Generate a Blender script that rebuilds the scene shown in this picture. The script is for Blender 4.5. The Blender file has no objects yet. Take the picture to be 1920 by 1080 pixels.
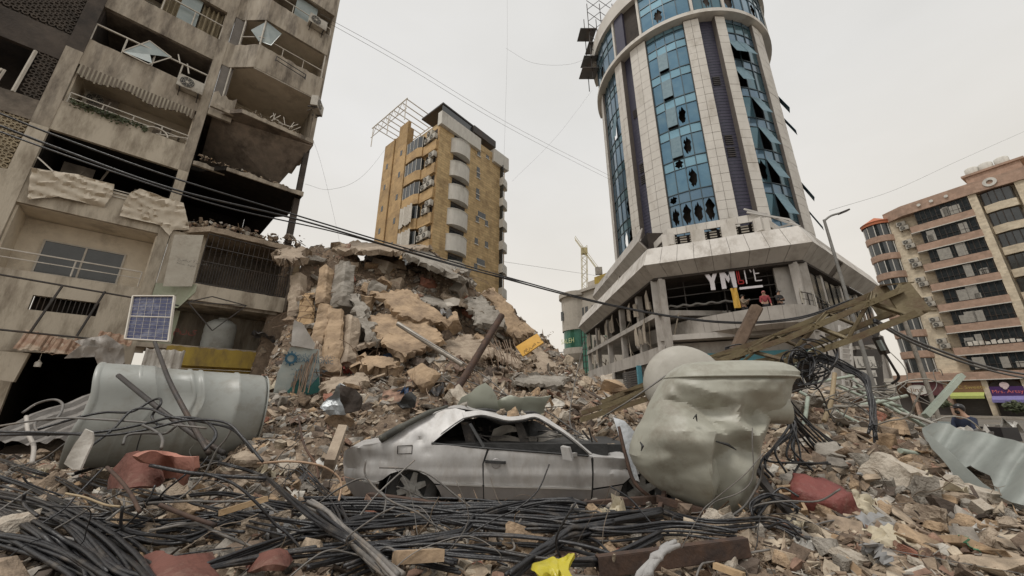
import bpy, bmesh, math, random
import numpy as np
from mathutils import Vector, Matrix, noise, geometry
R=math.radians
rnd=random.Random(7)
scene=bpy.context.scene
col=scene.collection
# ---------------------------------------------------------------- camera, sky, sun, exposure
F=690.0; TH=R(17.3); CZ=1.75
cd=bpy.data.cameras.new('camera'); cam=bpy.data.objects.new('camera',cd); col.objects.link(cam)
cam.location=(0,0,CZ); cam.rotation_euler=(R(90)+TH,0,0)
cd.sensor_width=36; cd.lens=F/1920*36; cd.clip_end=2000; cd.clip_start=.05
scene.camera=cam
W=bpy.data.worlds.new('World'); scene.world=W; W.use_nodes=True
nt=W.node_tree; nt.nodes.clear(); N=nt.nodes.new; LK=nt.links.new
out=N('ShaderNodeOutputWorld'); bg=N('ShaderNodeBackground'); sky=N('ShaderNodeTexSky')
sky.sky_type='NISHITA'; sky.sun_disc=False; sky.sun_elevation=R(50); sky.sun_rotation=R(219); sky.dust_density=3
hs=N('ShaderNodeHueSaturation'); hs.inputs['Saturation'].default_value=.12
LK(sky.outputs[0],hs.inputs['Color'])
tc=N('ShaderNodeTexCoord'); mp=N('ShaderNodeMapping'); mp.inputs['Scale'].default_value=(1,1,2.2)
nz=N('ShaderNodeTexNoise'); nz.inputs['Scale'].default_value=1.6; nz.inputs['Detail'].default_value=5
LK(tc.outputs['Generated'],mp.inputs['Vector']); LK(mp.outputs[0],nz.inputs['Vector'])
sx=N('ShaderNodeSeparateXYZ'); LK(tc.outputs['Generated'],sx.inputs[0])
rp=N('ShaderNodeValToRGB'); LK(nz.outputs['Fac'],rp.inputs['Fac'])
rp.color_ramp.elements[0].position=.3; rp.color_ramp.elements[0].color=(7.0,6.9,6.65,1)
rp.color_ramp.elements[1].position=.72; rp.color_ramp.elements[1].color=(8.1,8.0,7.85,1)
gr=N('ShaderNodeValToRGB'); LK(sx.outputs['Z'],gr.inputs['Fac'])
gr.color_ramp.elements[0].position=0; gr.color_ramp.elements[0].color=(1.0,.93,.82,1)
gr.color_ramp.elements[1].position=.62; gr.color_ramp.elements[1].color=(1,1,1,1)
mu=N('ShaderNodeMix'); mu.data_type='RGBA'; mu.blend_type='MULTIPLY'; mu.inputs[0].default_value=1
LK(rp.outputs[0],mu.inputs[6]); LK(gr.outputs[0],mu.inputs[7])
mx=N('ShaderNodeMix'); mx.data_type='RGBA'; mx.inputs[0].default_value=.9
LK(hs.outputs[0],mx.inputs[6]); LK(mu.outputs[2],mx.inputs[7])
LK(mx.outputs[2],bg.inputs['Color']); bg.inputs['Strength'].default_value=.088; LK(bg.outputs[0],out.inputs[0])
sl=bpy.data.lights.new('sun','SUN'); sl.energy=1.5; sl.angle=R(14); sl.color=(1,.96,.9)
so=bpy.data.objects.new('sun',sl); col.objects.link(so); so.rotation_euler=Vector((.34,.30,-1.0)).to_track_quat('-Z','Y').to_euler()
scene.view_settings.view_transform='Standard'; scene.view_settings.look='None'
scene.view_settings.exposure=.32; scene.view_settings.gamma=1
# ---------------------------------------------------------------- camera maths (pixel of the 1920 photo -> world)
def ray(px,py):
    cx=(px-960)/F; cy=(540-py)/F
    return Vector((cx,math.cos(TH)-cy*math.sin(TH),math.sin(TH)+cy*math.cos(TH)))
def atY(px,py,Y):
    r=ray(px,py); return r*(Y/r.y)+Vector((0,0,CZ))
def atZ(px,py,Z):
    r=ray(px,py); return r*((Z-CZ)/r.z)+Vector((0,0,CZ))
class Fr:   # facade frame: s along the wall, d outwards, z up
    def __init__(s,O,deg,side=1):
        a=R(deg); s.O=Vector((O[0],O[1],0)); s.u=Vector((math.cos(a),math.sin(a),0)); s.n=Vector((s.u.y,-s.u.x,0))*side
    def P(s,a,d,z): return s.O+s.u*a+s.n*d+Vector((0,0,z))
    def sz(s,px,py,d=0):
        r=ray(px,py); t=(d+(s.O-Vector((0,0,CZ))).dot(s.n))/r.dot(s.n); P=r*t+Vector((0,0,CZ))
        return (P-s.O).dot(s.u),P.z
# ---------------------------------------------------------------- materials
MATS={}
def M(name,c1,c2=None,rough=.8,metal=0.,scale=3.,bump=.25,bscale=18.,dirt=None,damt=.5,dscale=.8,stretch=(1,1,1),spec=.5,tintvar=0.,sharp=.12):
    if name in MATS: return MATS[name]
    m=bpy.data.materials.new(name); m.use_nodes=True; nt=m.node_tree; N=nt.nodes.new; LK=nt.links.new
    b=nt.nodes['Principled BSDF']; b.inputs['Roughness'].default_value=rough; b.inputs['Metallic'].default_value=metal
    b.inputs['Specular IOR Level'].default_value=spec
    tc=N('ShaderNodeTexCoord'); mp=N('ShaderNodeMapping'); mp.inputs['Scale'].default_value=stretch; LK(tc.outputs['Object'],mp.inputs[0])
    n1=N('ShaderNodeTexNoise'); n1.inputs['Scale'].default_value=scale; n1.inputs['Detail'].default_value=7; n1.inputs['Roughness'].default_value=.65; LK(mp.outputs[0],n1.inputs['Vector'])
    r1=N('ShaderNodeValToRGB'); r1.color_ramp.elements[0].position=.34; r1.color_ramp.elements[1].position=.66
    r1.color_ramp.elements[0].color=(*c1,1); r1.color_ramp.elements[1].color=(*(c2 or tuple(v*.75 for v in c1)),1); LK(n1.outputs['Fac'],r1.inputs['Fac'])
    cur=r1.outputs[0]
    if dirt:
        n2=N('ShaderNodeTexNoise'); n2.inputs['Scale'].default_value=dscale; n2.inputs['Detail'].default_value=9; n2.inputs['Roughness'].default_value=.7; LK(mp.outputs[0],n2.inputs['Vector'])
        r2=N('ShaderNodeMapRange'); r2.inputs[1].default_value=.62-damt*.3; r2.inputs[2].default_value=.62-damt*.3+sharp*2; r2.inputs[4].default_value=.92; LK(n2.outputs['Fac'],r2.inputs[0])
        x=N('ShaderNodeMix'); x.data_type='RGBA'; LK(r2.outputs[0],x.inputs[0]); LK(cur,x.inputs[6]); x.inputs[7].default_value=(*dirt,1); cur=x.outputs[2]
    if tintvar:
        oi=N('ShaderNodeObjectInfo'); mr=N('ShaderNodeMapRange'); mr.inputs[3].default_value=1-tintvar; mr.inputs[4].default_value=1+tintvar; LK(oi.outputs['Random'],mr.inputs[0])
        x=N('ShaderNodeVectorMath'); x.operation='SCALE'; LK(cur,x.inputs[0]); LK(mr.outputs[0],x.inputs['Scale']); cur=x.outputs[0]
    LK(cur,b.inputs['Base Color'])
    if bump:
        n3=N('ShaderNodeTexNoise'); n3.inputs['Scale'].default_value=bscale; n3.inputs['Detail'].default_value=6; LK(mp.outputs[0],n3.inputs['Vector'])
        bp=N('ShaderNodeBump'); bp.inputs['Strength'].default_value=bump; bp.inputs['Distance'].default_value=.04; LK(n3.outputs['Fac'],bp.inputs['Height']); LK(bp.outputs[0],b.inputs['Normal'])
        rr=N('ShaderNodeMapRange'); rr.inputs[3].default_value=max(.05,rough-.12); rr.inputs[4].default_value=min(1,rough+.12); LK(n1.outputs['Fac'],rr.inputs[0]); LK(rr.outputs[0],b.inputs['Roughness'])
    MATS[name]=m; return m
def blockmat(name,c1,c2,mortar,bw,bh,rough=.8,ms=.02,dirt=None,rot=None,metal=0.,bump=.3):
    """masonry: courses laid out by a box-less trick: brick texture on (along-wall, height)"""
    if name in MATS: return MATS[name]
    m=M(name,c1,c2,rough,metal,bump=bump,dirt=dirt); nt=m.node_tree; N=nt.nodes.new; LK=nt.links.new
    tc=N('ShaderNodeTexCoord'); mp=N('ShaderNodeMapping'); mp.vector_type='POINT'; LK(tc.outputs['Object'],mp.inputs[0])
    # rotate so that x runs along the wall, then put height into y
    mp.inputs['Rotation'].default_value=(0,0,-R(rot or 0))
    sx=N('ShaderNodeSeparateXYZ'); LK(mp.outputs[0],sx.inputs[0]); cx=N('ShaderNodeCombineXYZ'); LK(sx.outputs['X'],cx.inputs['X']); LK(sx.outputs['Z'],cx.inputs['Y'])
    br=N('ShaderNodeTexBrick'); br.inputs['Scale'].default_value=1; br.inputs['Brick Width'].default_value=bw; br.inputs['Row Height'].default_value=bh; br.inputs['Mortar Size'].default_value=ms
    br.inputs['Color1'].default_value=(1,1,1,1); br.inputs['Color2'].default_value=(.72,.72,.72,1); br.inputs['Mortar'].default_value=(*mortar,1); br.inputs['Bias'].default_value=-.2
    LK(cx.outputs[0],br.inputs['Vector'])
    b=nt.nodes['Principled BSDF']; src=b.inputs['Base Color'].links[0].from_socket
    x=N('ShaderNodeMix'); x.data_type='RGBA'; x.blend_type='MULTIPLY'; x.inputs[0].default_value=1; LK(src,x.inputs[6]); LK(br.outputs['Color'],x.inputs[7]); LK(x.outputs[2],b.inputs['Base Color'])
    return m
plaster=M('plaster',(.54,.48,.39),(.43,.375,.295),dirt=(.17,.135,.10),damt=.5,dscale=1.2,scale=1.2,stretch=(1.6,1.6,.4))
plaster_dirty=M('plaster_dirty',(.46,.405,.33),(.33,.28,.22),dirt=(.085,.066,.05),damt=.62,dscale=1.3,scale=1.2,stretch=(1.6,1.6,.35))
plaster_soot=M('plaster_soot',(.085,.066,.052),(.045,.035,.029),dirt=(.02,.017,.015),damt=.55,scale=1.5)
plaster_green=M('plaster_green',(.30,.34,.24),(.36,.36,.29),dirt=(.13,.12,.08),damt=.45,stretch=(1,1,.4))
plaster_int=M('plaster_inner',(.46,.40,.32),(.38,.325,.255),dirt=(.17,.13,.10),damt=.35)
cream_room_lifted=M('cream_room_lifted',(.72,.64,.52),(.62,.545,.44),dirt=(.26,.21,.16),damt=.35)  # cream paint, colour raised to make up for weak bounce light indoors
plaster_smoked=M('plaster_smoked',(.24,.20,.16),(.14,.115,.092),dirt=(.045,.036,.03),damt=.6)
burnt=M('burnt_and_shade_black',(.010,.009,.008),(.022,.018,.015),rough=.95,spec=.1,dirt=(.05,.035,.026),damt=.15)  # burnt rooms; same black stands for shade behind louvres and in the shop
concrete=M('broken_concrete',(.40,.325,.245),(.27,.21,.155),dirt=(.12,.085,.06),damt=.5,scale=2.5,bump=.7,bscale=12)
concrete_tan=M('tan_concrete',(.42,.30,.19),(.31,.22,.14),dirt=(.15,.105,.07),damt=.62,scale=1.6,bump=.7,bscale=9)
concrete_grey=M('grey_concrete',(.33,.30,.26),(.22,.20,.17),dirt=(.10,.08,.06),damt=.5,scale=2.5,bump=.6,bscale=14)
whitepaint=M('white_frame',(.62,.58,.52),(.5,.46,.4),dirt=(.2,.15,.1),damt=.3,bump=.1)
darkmetal=M('dark_metal',(.045,.042,.04),(.07,.06,.055),rough=.55,metal=.4,dirt=(.10,.055,.03),damt=.35)
rust=M('rusty_steel',(.11,.065,.045),(.055,.04,.035),rough=.8,metal=.3,dirt=(.17,.085,.045),damt=.4,scale=8)
glass_dark=M('dark_glass',(.018,.022,.024),(.035,.04,.042),rough=.12,metal=.0,bump=0,spec=.8)
glass_clear=M('dusty_glass',(.30,.34,.33),(.22,.26,.26),rough=.35,bump=0,metal=.1)
rubber=M('tyre_rubber',(.014,.014,.014),(.028,.026,.024),rough=.85,dirt=(.07,.057,.045),damt=.15,dscale=8)
ac_white=M('casing_white',(.5,.47,.41),(.38,.35,.30),rough=.5,dirt=(.16,.12,.09),damt=.35,dscale=4,bump=.1)
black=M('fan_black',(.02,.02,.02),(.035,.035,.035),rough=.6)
cable_black=M('cable_black',(.014,.014,.016),(.028,.028,.031),rough=.40,dirt=(.12,.10,.08),damt=.26,dscale=5,scale=20,bump=.2,bscale=60,tintvar=.3)
cable_grey=M('cable_grey',(.11,.105,.10),(.17,.155,.14),rough=.6,scale=12,tintvar=.4,dirt=(.2,.16,.12),damt=.3,dscale=6)
# ---------------------------------------------------------------- mesh builder
class MB:
    def __init__(s): s.v=[]; s.f=[]; s.mi=[]; s.cur=0
    def add(s,vs,fs):
        o=len(s.v); s.v+= [tuple(p) for p in vs]; s.f+=[tuple(i+o for i in f) for f in fs]; s.mi+=[s.cur]*len(fs); return s
    def hexa(s,c): # 8 corners: 0-3 bottom ring, 4-7 top ring
        return s.add(c,[(0,3,2,1),(4,5,6,7),(0,1,5,4),(1,2,6,5),(2,3,7,6),(3,0,4,7)])
    def fbox(s,fr,s0,s1,d0,d1,z0,z1):
        P=fr.P; return s.hexa([P(s0,d1,z0),P(s1,d1,z0),P(s1,d0,z0),P(s0,d0,z0),P(s0,d1,z1),P(s1,d1,z1),P(s1,d0,z1),P(s0,d0,z1)])
    def box(s,x0,x1,y0,y1,z0,z1):
        return s.hexa([Vector(p) for p in [(x0,y0,z0),(x1,y0,z0),(x1,y1,z0),(x0,y1,z0),(x0,y0,z1),(x1,y0,z1),(x1,y1,z1),(x0,y1,z1)]])
    def prism(s,poly,off): # polygon (3d pts) extruded by vector
        off=Vector(off); n=len(poly); vs=[Vector(p) for p in poly]+[Vector(p)+off for p in poly]
        return s.add(vs,[tuple(range(n-1,-1,-1)),tuple(range(n,2*n))]+[(i,(i+1)%n,n+(i+1)%n,n+i) for i in range(n)])
    def fprism(s,fr,sd,z0,z1): # plan polygon in (s,d) extruded in z
        return s.prism([fr.P(a,d,z0) for a,d in sd],(0,0,z1-z0))
    def quad(s,a,b,c,d): return s.add([a,b,c,d],[(0,1,2,3)])
    def bar(s,p,q,w,h=None,up=(0,0,1)): # rectangular bar
        p=Vector(p);q=Vector(q);h=h or w;t=(q-p).normalized();up=Vector(up)
        if abs(t.dot(up))>.98: up=Vector((1,0,0)) if abs(t.x)<.9 else Vector((0,1,0))
        a=t.cross(up).normalized()*w/2; b=a.cross(t).normalized()*h/2
        return s.hexa([p-a-b,p+a-b,q+a-b,q-a-b,p-a+b,p+a+b,q+a+b,q-a+b])
    def tube(s,pts,r,n=6,cap=True):
        pts=[Vector(p) for p in pts]; rs=r if isinstance(r,(list,tuple)) else [r]*len(pts)
        t=(pts[1]-pts[0]).normalized(); a=t.orthogonal().normalized(); o=len(s.v); k=len(pts)
        for i,p in enumerate(pts):
            t=(pts[min(i+1,k-1)]-pts[max(i-1,0)])
            if t.length<1e-9: t=Vector((0,0,1))
            t.normalize(); a=(a-t*a.dot(t)); a=a.normalized() if a.length>1e-6 else t.orthogonal().normalized(); b=t.cross(a)
            for j in range(n):
                th=2*math.pi*j/n; s.v.append(tuple(p+(a*math.cos(th)+b*math.sin(th))*rs[i]))
        for i in range(k-1):
            for j in range(n): s.f.append((o+i*n+j,o+i*n+(j+1)%n,o+(i+1)*n+(j+1)%n,o+(i+1)*n+j)); s.mi.append(s.cur)
        if cap:
            s.f.append(tuple(o+j for j in range(n-1,-1,-1))); s.f.append(tuple(o+(k-1)*n+j for j in range(n))); s.mi+=[s.cur]*2
        return s
    def lathe(s,c,axis,prof,n=24): # prof: (t along axis, radius)
        ax=Vector(axis).normalized(); a=ax.orthogonal().normalized(); b=ax.cross(a); c=Vector(c); o=len(s.v)
        for t,r in prof:
            for j in range(n):
                th=2*math.pi*j/n; s.v.append(tuple(c+ax*t+(a*math.cos(th)+b*math.sin(th))*max(r,1e-4)))
        for i in range(len(prof)-1):
            for j in range(n): s.f.append((o+i*n+j,o+i*n+(j+1)%n,o+(i+1)*n+(j+1)%n,o+(i+1)*n+j)); s.mi.append(s.cur)
        return s
    def ring(s,c,u,v,n_,r0,r1,th,k=10): # flat annulus with thickness
        o=[]; c=Vector(c)
        vs=[]
        for dz in (0,th):
            for r in (r0,r1):
                for j in range(k):
                    a=2*math.pi*j/k; vs.append(c+u*math.cos(a)*r+v*math.sin(a)*r+n_*dz)
        fs=[]
        for j in range(k):
            j2=(j+1)%k
            fs+=[(2*k+j,3*k+j,3*k+j2,2*k+j2),(j,j2,k+j2,k+j),(j,2*k+j,2*k+j2,j2),(k+j,k+j2,3*k+j2,3*k+j)]
        return s.add(vs,fs)
    def text(s,body,O,u,v,size,ext=.01,align='LEFT',font_w=1.0):
        c=bpy.data.curves.new('t','FONT'); c.body=body; c.size=size; c.extrude=0; c.align_x=align; c.resolution_u=2
        o=bpy.data.objects.new('t',c); col.objects.link(o); dg=bpy.context.evaluated_depsgraph_get(); dg.update()
        me=bpy.data.meshes.new_from_object(o.evaluated_get(dg)); O=Vector(O); n=u.cross(v).normalized()
        vs=[O+u*(p.co.x*font_w)+v*p.co.y+n*ext for p in me.vertices]; s.add(vs,[tuple(p.vertices) for p in me.polygons])
        bpy.data.objects.remove(o); bpy.data.meshes.remove(me); return s
    def build(s,name,mat,parent=None,smooth=False):
        me=bpy.data.meshes.new(name); off=Vector((0,0,0))
        if parent is not None: off=world_loc(parent)
        elif s.v:
            a=np.array(s.v); lo=a.min(0); hi=a.max(0); off=Vector(((lo[0]+hi[0])/2,(lo[1]+hi[1])/2,lo[2]))
        me.from_pydata([Vector(p)-off for p in s.v],[],s.f)
        for m in (mat if isinstance(mat,(list,tuple)) else [mat]): me.materials.append(m)
        if any(s.mi): me.polygons.foreach_set('material_index',s.mi)
        if smooth:
            me.polygons.foreach_set('use_smooth',[True]*len(me.polygons))
            if smooth!='full': me.set_sharp_from_angle(angle=R(smooth if smooth>1 else 40))
        me.update(); o=bpy.data.objects.new(name,me); col.objects.link(o)
        if parent is not None: o.parent=parent
        else: o.location=off
        return o
def world_loc(o):
    l=Vector(o.location)
    while o.parent is not None: o=o.parent; l=l+Vector(o.location)
    return l
def tag(o,label,cat,group=None,kind=None):
    if label: o['label']=label
    if cat: o['category']=cat
    if group: o['group']=group
    o['kind']=kind or 'thing'
    return o
def thing(name,label,cat,loc,group=None):
    o=bpy.data.objects.new(name,None); o.empty_display_size=.2; o.location=Vector(loc); col.objects.link(o); return tag(o,label,cat,group)
def struct(o): o['kind']='structure'; return o
def dup(root,loc,rotz,label,scale=1):
    r=root.copy(); col.objects.link(r); r.location=Vector(loc); r.rotation_euler=(0,0,rotz); r['label']=label; r.scale=(scale,)*3
    for ch in list(root.children):
        c=ch.copy(); col.objects.link(c); c.parent=r
        for g in ch.children:
            d=g.copy(); col.objects.link(d); d.parent=c
    return r
def catmull(pts,k=8):
    pts=[Vector(p) for p in pts]; P=[pts[0]*2-pts[1]]+pts+[pts[-1]*2-pts[-2]]; o=[]
    for i in range(1,len(P)-2):
        a,b,c,d=P[i-1:i+3]
        for j in range(k):
            t=j/k; o.append(.5*((2*b)+(c-a)*t+(2*a-5*b+4*c-d)*t*t+(3*b-a-3*c+d)*t**3))
    o.append(pts[-1]); return o
def inpoly(x,y,poly):
    c=False;n=len(poly);j=n-1
    for i in range(n):
        xi,yi=poly[i];xj,yj=poly[j]
        if (yi>y)!=(yj>y) and x<(xj-xi)*(y-yi)/(yj-yi)+xi: c=not c
        j=i
    return c
def cdt(poly,sp,jit=.25,seed=1):
    """triangulate a 2-D polygon with interior points -> verts2d, faces"""
    rr=random.Random(seed); b=[]
    n=len(poly)
    for i in range(n):
        a=Vector(poly[i]);c=Vector(poly[(i+1)%n]);k=max(1,int((c-a).length/sp))
        for j in range(k): b.append(a.lerp(c,j/k))
    nb=len(b); xs=[p.x for p in b]; ys=[p.y for p in b]
    y=min(ys)+sp*.5; row=0; ins=[]
    while y<max(ys):
        x=min(xs)+(.5 if row%2 else 0)*sp
        while x<max(xs):
            q=(x+rr.uniform(-jit,jit)*sp,y+rr.uniform(-jit,jit)*sp)
            if inpoly(q[0],q[1],poly) and min((q[0]-p.x)**2+(q[1]-p.y)**2 for p in b)>(sp*.4)**2: ins.append(Vector(q))
            x+=sp
        y+=sp; row+=1
    vs,es,fs,_,_,_=geometry.delaunay_2d_cdt(b+ins,[(i,(i+1)%nb) for i in range(nb)],[],1,1e-5)
    return vs,fs
def shell(mb,vs3,fs,th,nrm=None):
    """surface with thickness: vs3 world points, duplicates offset along vertex normals"""
    n=len(vs3); vs3=[Vector(v) for v in vs3]; nm=[Vector((0,0,0)) for _ in vs3]; ec={}
    for f in fs:
        a=(vs3[f[1]]-vs3[f[0]]).cross(vs3[f[2]]-vs3[f[0]])
        for i in f: nm[i]+=a
        for i in range(len(f)):
            e=(f[i],f[(i+1)%len(f)]); k=(min(e),max(e)); ec[k]=None if k in ec else e
    nm=[(a.normalized() if a.length>1e-12 else Vector((0,0,1))) for a in nm]
    vs=vs3+[v-nn*th for v,nn in zip(vs3,nm)]
    F2=[tuple(f) for f in fs]+[tuple(i+n for i in reversed(f)) for f in fs]
    for e in ec.values():
        if e: F2.append((e[1],e[0],e[0]+n,e[1]+n))
    mb.add(vs,F2)
def sheet_px(mb,poly,Yf,sp=14,th=.012,amp=.0,fr=3.,seed=1,wave=None):
    """a crumpled sheet whose outline was measured on the photo; Yf(px,py) = distance of each point of it"""
    vs,fs=cdt(poly,sp,seed=seed); P=[]
    for v in vs:
        Y=Yf(v.x,v.y); p=atY(v.x,v.y,Y)
        if amp:
            q=noise.noise_vector(p*fr+Vector((seed*3.1,0,0))); p=p+Vector((q.x*.4,q.y,q.z*.4))*amp
        if wave: p=p+wave(v.x,v.y)
        P.append(p)
    shell(mb,P,fs,th)
    return mb
# ================================================================ GROUND
def LBp(s,d): a=R(44.); return (-13.4+math.cos(a)*s+math.sin(a)*d,13+math.sin(a)*s-math.cos(a)*d)
SH=[] # control points of the debris surface (x,y,z,weight)
def cp(px,py,Y,w=1.): p=atY(px,py,Y); SH.append((p.x,p.y,p.z,w))
for q in [(540,478,15.6),(590,462,16),(640,468,16.4),(720,466,18.6),(800,474,19),(690,500,17.3),(750,505,17.6),(800,520,17.6),(700,535,15.6),(780,545,16.2),(860,512,18),(905,560,18.6),(950,590,19.2),(985,630,19.6),(1020,668,20),(1060,695,20.5),(1120,712,20),(1180,735,18),
  (560,600,13.6),(600,560,14.2),(640,560,14.2),(560,700,11.8),(640,690,12.4),(640,620,13.2),(740,560,15.2),(820,600,15.6),(900,640,16.2),(960,670,16.6),(720,640,13.6),(800,680,13.4),(900,700,14),(1000,710,15),
  (700,715,11.5),(560,745,10),(650,745,9.5),(800,735,10.5),(950,745,11),(1100,745,12),(480,770,8.6),(600,775,7.8),(760,765,8),(900,762,8),(1100,765,8.4),(1200,760,9),
  (500,815,6.8),(600,810,6.4),(1150,790,7),(1300,760,8)]: cp(*q)
for x in (-2.6,-1.6,-.6,.4,1.4,2.3):
    for y,z in ((3.4,.72),(4.0,.72),(4.45,.66),(5.1,.45),(5.8,.6),(6.5,.95)): SH.append((x,y,z,1.))
for q in [(-6,4.5,.55),(-5,6,.5),(-7,8,.35),(-4,4.4,.7),(-3.2,3.4,.78),(-2,3,.75),(-1,2.6,.72),(0,2.4,.7),(1,2.4,.7),(2,3.,.72),(0,1.2,.6),(-3,1.5,.7),(3,1.5,.6),(-8,10,.2),(-9.5,13,.1),(-5,9.5,.7),(2.9,4.2,.75),(3.2,5.4,1.1)]: SH.append((*q,1.))
for q in [(1440,752,7.6),(1520,745,8),(1600,748,8.4),(1680,770,8.4),(1740,808,8),(1800,826,7.2),(1850,840,6.6),(1780,818,7.8),(1900,850,6.6),(1480,800,6),(1600,815,5.8),(1700,830,5.6),(1790,850,5.4),(1890,885,5.2),(1600,870,4.6),(1720,890,4.4),(1840,930,4.2),(1915,960,4.),(1500,930,3.9),(1650,980,3.4),(1800,1020,3.1),(1900,1050,3.),(1400,980,3.4)]: cp(*q)
for q in [(9,9.5,.03),(10,9,0),(11,8,0),(10,7,.05),(8,12,0),(6,13,.3),(3.5,13,1.0),(5,10.5,.9),(12,5,0),(7.5,3,.05),(2.5,24,.6),(-2,24,3.5),(-7,20,7.),(-6,25,3.),(-9,19,7.),(5,19,1.2),(8,17,0),(-12,22,1),(0,29,.2),(-8,29,.3),(12,14,0),(6.5,30,.2),(3,33,0),(14,10,0),(-14,10,0),(-12,6,0),(-9,2,.2),(-3,-4,.2),(4,-4,.2),(9,0,0)]: SH.append((*q,1.))
for s_ in np.arange(-5,4.4,.9):
    for d_ in (0.,1.2,2.4): p=LBp(s_,d_); SH.append((p[0],p[1],.22+.1*d_,1.4))
for q in [(535,650,13.2),(600,700,12.2),(530,752,11)]: pass
SHa=np.array(SH)
def Hgrid(X,Y):
    X=np.asarray(X,float);Y=np.asarray(Y,float); num=np.zeros_like(X);den=np.zeros_like(X)
    for x,y,z,w in SHa:
        d2=(X-x)**2+(Y-y)**2+.02; k=w/d2**2.1; num+=k*z; den+=k
    z=num/den
    far=np.clip((np.hypot(X-1,Y-12)-19)/6,0,1); z=z*(1-far)
    return np.maximum(z,-.02)
GX0,GX1,GY0,GY1,GS=-17.,17.,-5.,33.,.16
gx=np.arange(GX0,GX1+GS,GS); gy=np.arange(GY0,GY1+GS,GS)
GXm,GYm=np.meshgrid(gx,gy); GZ=Hgrid(GXm,GYm)
for j in range(GZ.shape[0]):
    for i in range(GZ.shape[1]):
        z=GZ[j,i]
        if z>.05:
            p=Vector((gx[i],gy[j],z*.6)); a=min(1,z*.7)
            GZ[j,i]+=a*(.20*noise.noise(p*.9)+.11*noise.noise(p*2.3)+.05*noise.noise(p*5.5))*(1.7 if gy[j]>9 else .6)
def Hn(x,y):
    i=np.clip((np.asarray(x)-GX0)/GS,0,len(gx)-2); j=np.clip((np.asarray(y)-GY0)/GS,0,len(gy)-2); i0=i.astype(int); j0=j.astype(int); a=i-i0; b=j-j0
    return GZ[j0,i0]*(1-a)*(1-b)+GZ[j0,i0+1]*a*(1-b)+GZ[j0+1,i0]*(1-a)*b+GZ[j0+1,i0+1]*a*b
def Hz(x,y): return float(Hn(np.array([x]),np.array([y]))[0])
def np_mesh(name,V,Fq,mat,tint=None,smooth=False):
    me=bpy.data.meshes.new(name); nf,k=Fq.shape
    me.vertices.add(len(V)); me.vertices.foreach_set('co',V.astype('f').ravel()); me.loops.add(nf*k); me.loops.foreach_set('vertex_index',Fq.astype('i').ravel())
    me.polygons.add(nf); me.polygons.foreach_set('loop_start',np.arange(nf,dtype='i')*k); me.polygons.foreach_set('use_smooth',np.full(nf,smooth)); me.update(calc_edges=True)
    if tint is not None:
        a=me.attributes.new('tint','FLOAT','POINT'); a.data.foreach_set('value',tint.astype('f'))
    me.materials.append(mat); me.validate(); o=bpy.data.objects.new(name,me); col.objects.link(o); return o
dust_shade=M('dust_and_gap_shade',(.23,.17,.12),(.13,.095,.068),rough=.95,scale=5,bump=1.,bscale=30,dirt=(.36,.29,.22),damt=.22,dscale=9)  # dust, with its base darkened to paint shaded gaps between the pieces
ny,nx=GZ.shape; V=np.stack([GXm.ravel(),GYm.ravel(),GZ.ravel()],1); idx=np.arange(ny*nx).reshape(ny,nx)
Fq=np.stack([idx[:-1,:-1],idx[:-1,1:],idx[1:,1:],idx[1:,:-1]],-1).reshape(-1,4)
keep=(GZ.ravel()[Fq].max(1)>.012); o=np_mesh('rubble_mound',V,Fq[keep],dust_shade,smooth=True); struct(o)
asph=M('asphalt',(.10,.092,.082),(.15,.135,.115),rough=.9,scale=.6,bump=.4,bscale=40,dirt=(.22,.18,.13),damt=.4,dscale=.25)
b=MB(); b.quad(*[Vector(p) for p in [(-400,-60,-.004),(500,-60,-.004),(500,700,-.004),(-400,700,-.004)]]); struct(b.build('ground',asph))
# ================================================================ LEFT BUILDING
LB=Fr((-13.4,13),44.0)
lt=thing('damaged_apartment_block','grey burnt-out apartment block at left with torn balconies and blackened openings','building',LB.P(0,0,0))
def part(mb,name,mat,par,smooth=False): return mb.build(name,mat,par,smooth)
def railing(fr,pts,z0,h,par,mat=None,r=.022,step=.75,mid=False,name='railing'):
    m=MB(); P3=[fr.P(a,d,z0) for a,d in pts]
    for a,c in zip(P3,P3[1:]):
        up=Vector((0,0,h)); m.bar(a+up,c+up,r*2.2,r*1.6)
        if mid: m.bar(a+up*.55,c+up*.55,r*1.3)
        n=max(1,int((c-a).length/step))
        for i in range(n+1): q=a.lerp(c,i/n); m.bar(q,q+up,r*1.3)
    return m.build(name,mat or whitepaint,par)
def jag_top(fr,s0,s1,d0,d1,z0,zf,mb,step=.12,amp=.06,seed=0,bot=False):
    """a wall piece whose top (or bottom) edge is broken"""
    r=random.Random(seed); n=max(2,int((s1-s0)/step)); P=[]
    tops=[zf+r.uniform(-amp,amp) for _ in range(n+1)]
    for i in range(n):
        a=s0+(s1-s0)*i/n; c=s0+(s1-s0)*(i+1)/n
        if bot: mb.hexa([fr.P(a,d1,tops[i]),fr.P(c,d1,tops[i+1]),fr.P(c,d0,tops[i+1]),fr.P(a,d0,tops[i]),fr.P(a,d1,z0),fr.P(c,d1,z0),fr.P(c,d0,z0),fr.P(a,d0,z0)])
        else: mb.hexa([fr.P(a,d1,z0),fr.P(c,d1,z0),fr.P(c,d0,z0),fr.P(a,d0,z0),fr.P(a,d1,tops[i]),fr.P(c,d1,tops[i+1]),fr.P(c,d0,tops[i+1]),fr.P(a,d0,tops[i])])
pb=[7.95,10.8,13.7,16.6,19.5,22.4,25.3]
pm=[plaster,plaster,plaster_dirty,plaster_dirty,plaster_dirty,plaster_dirty,plaster_dirty]
S0,S1=-3.6,-.22
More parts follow.
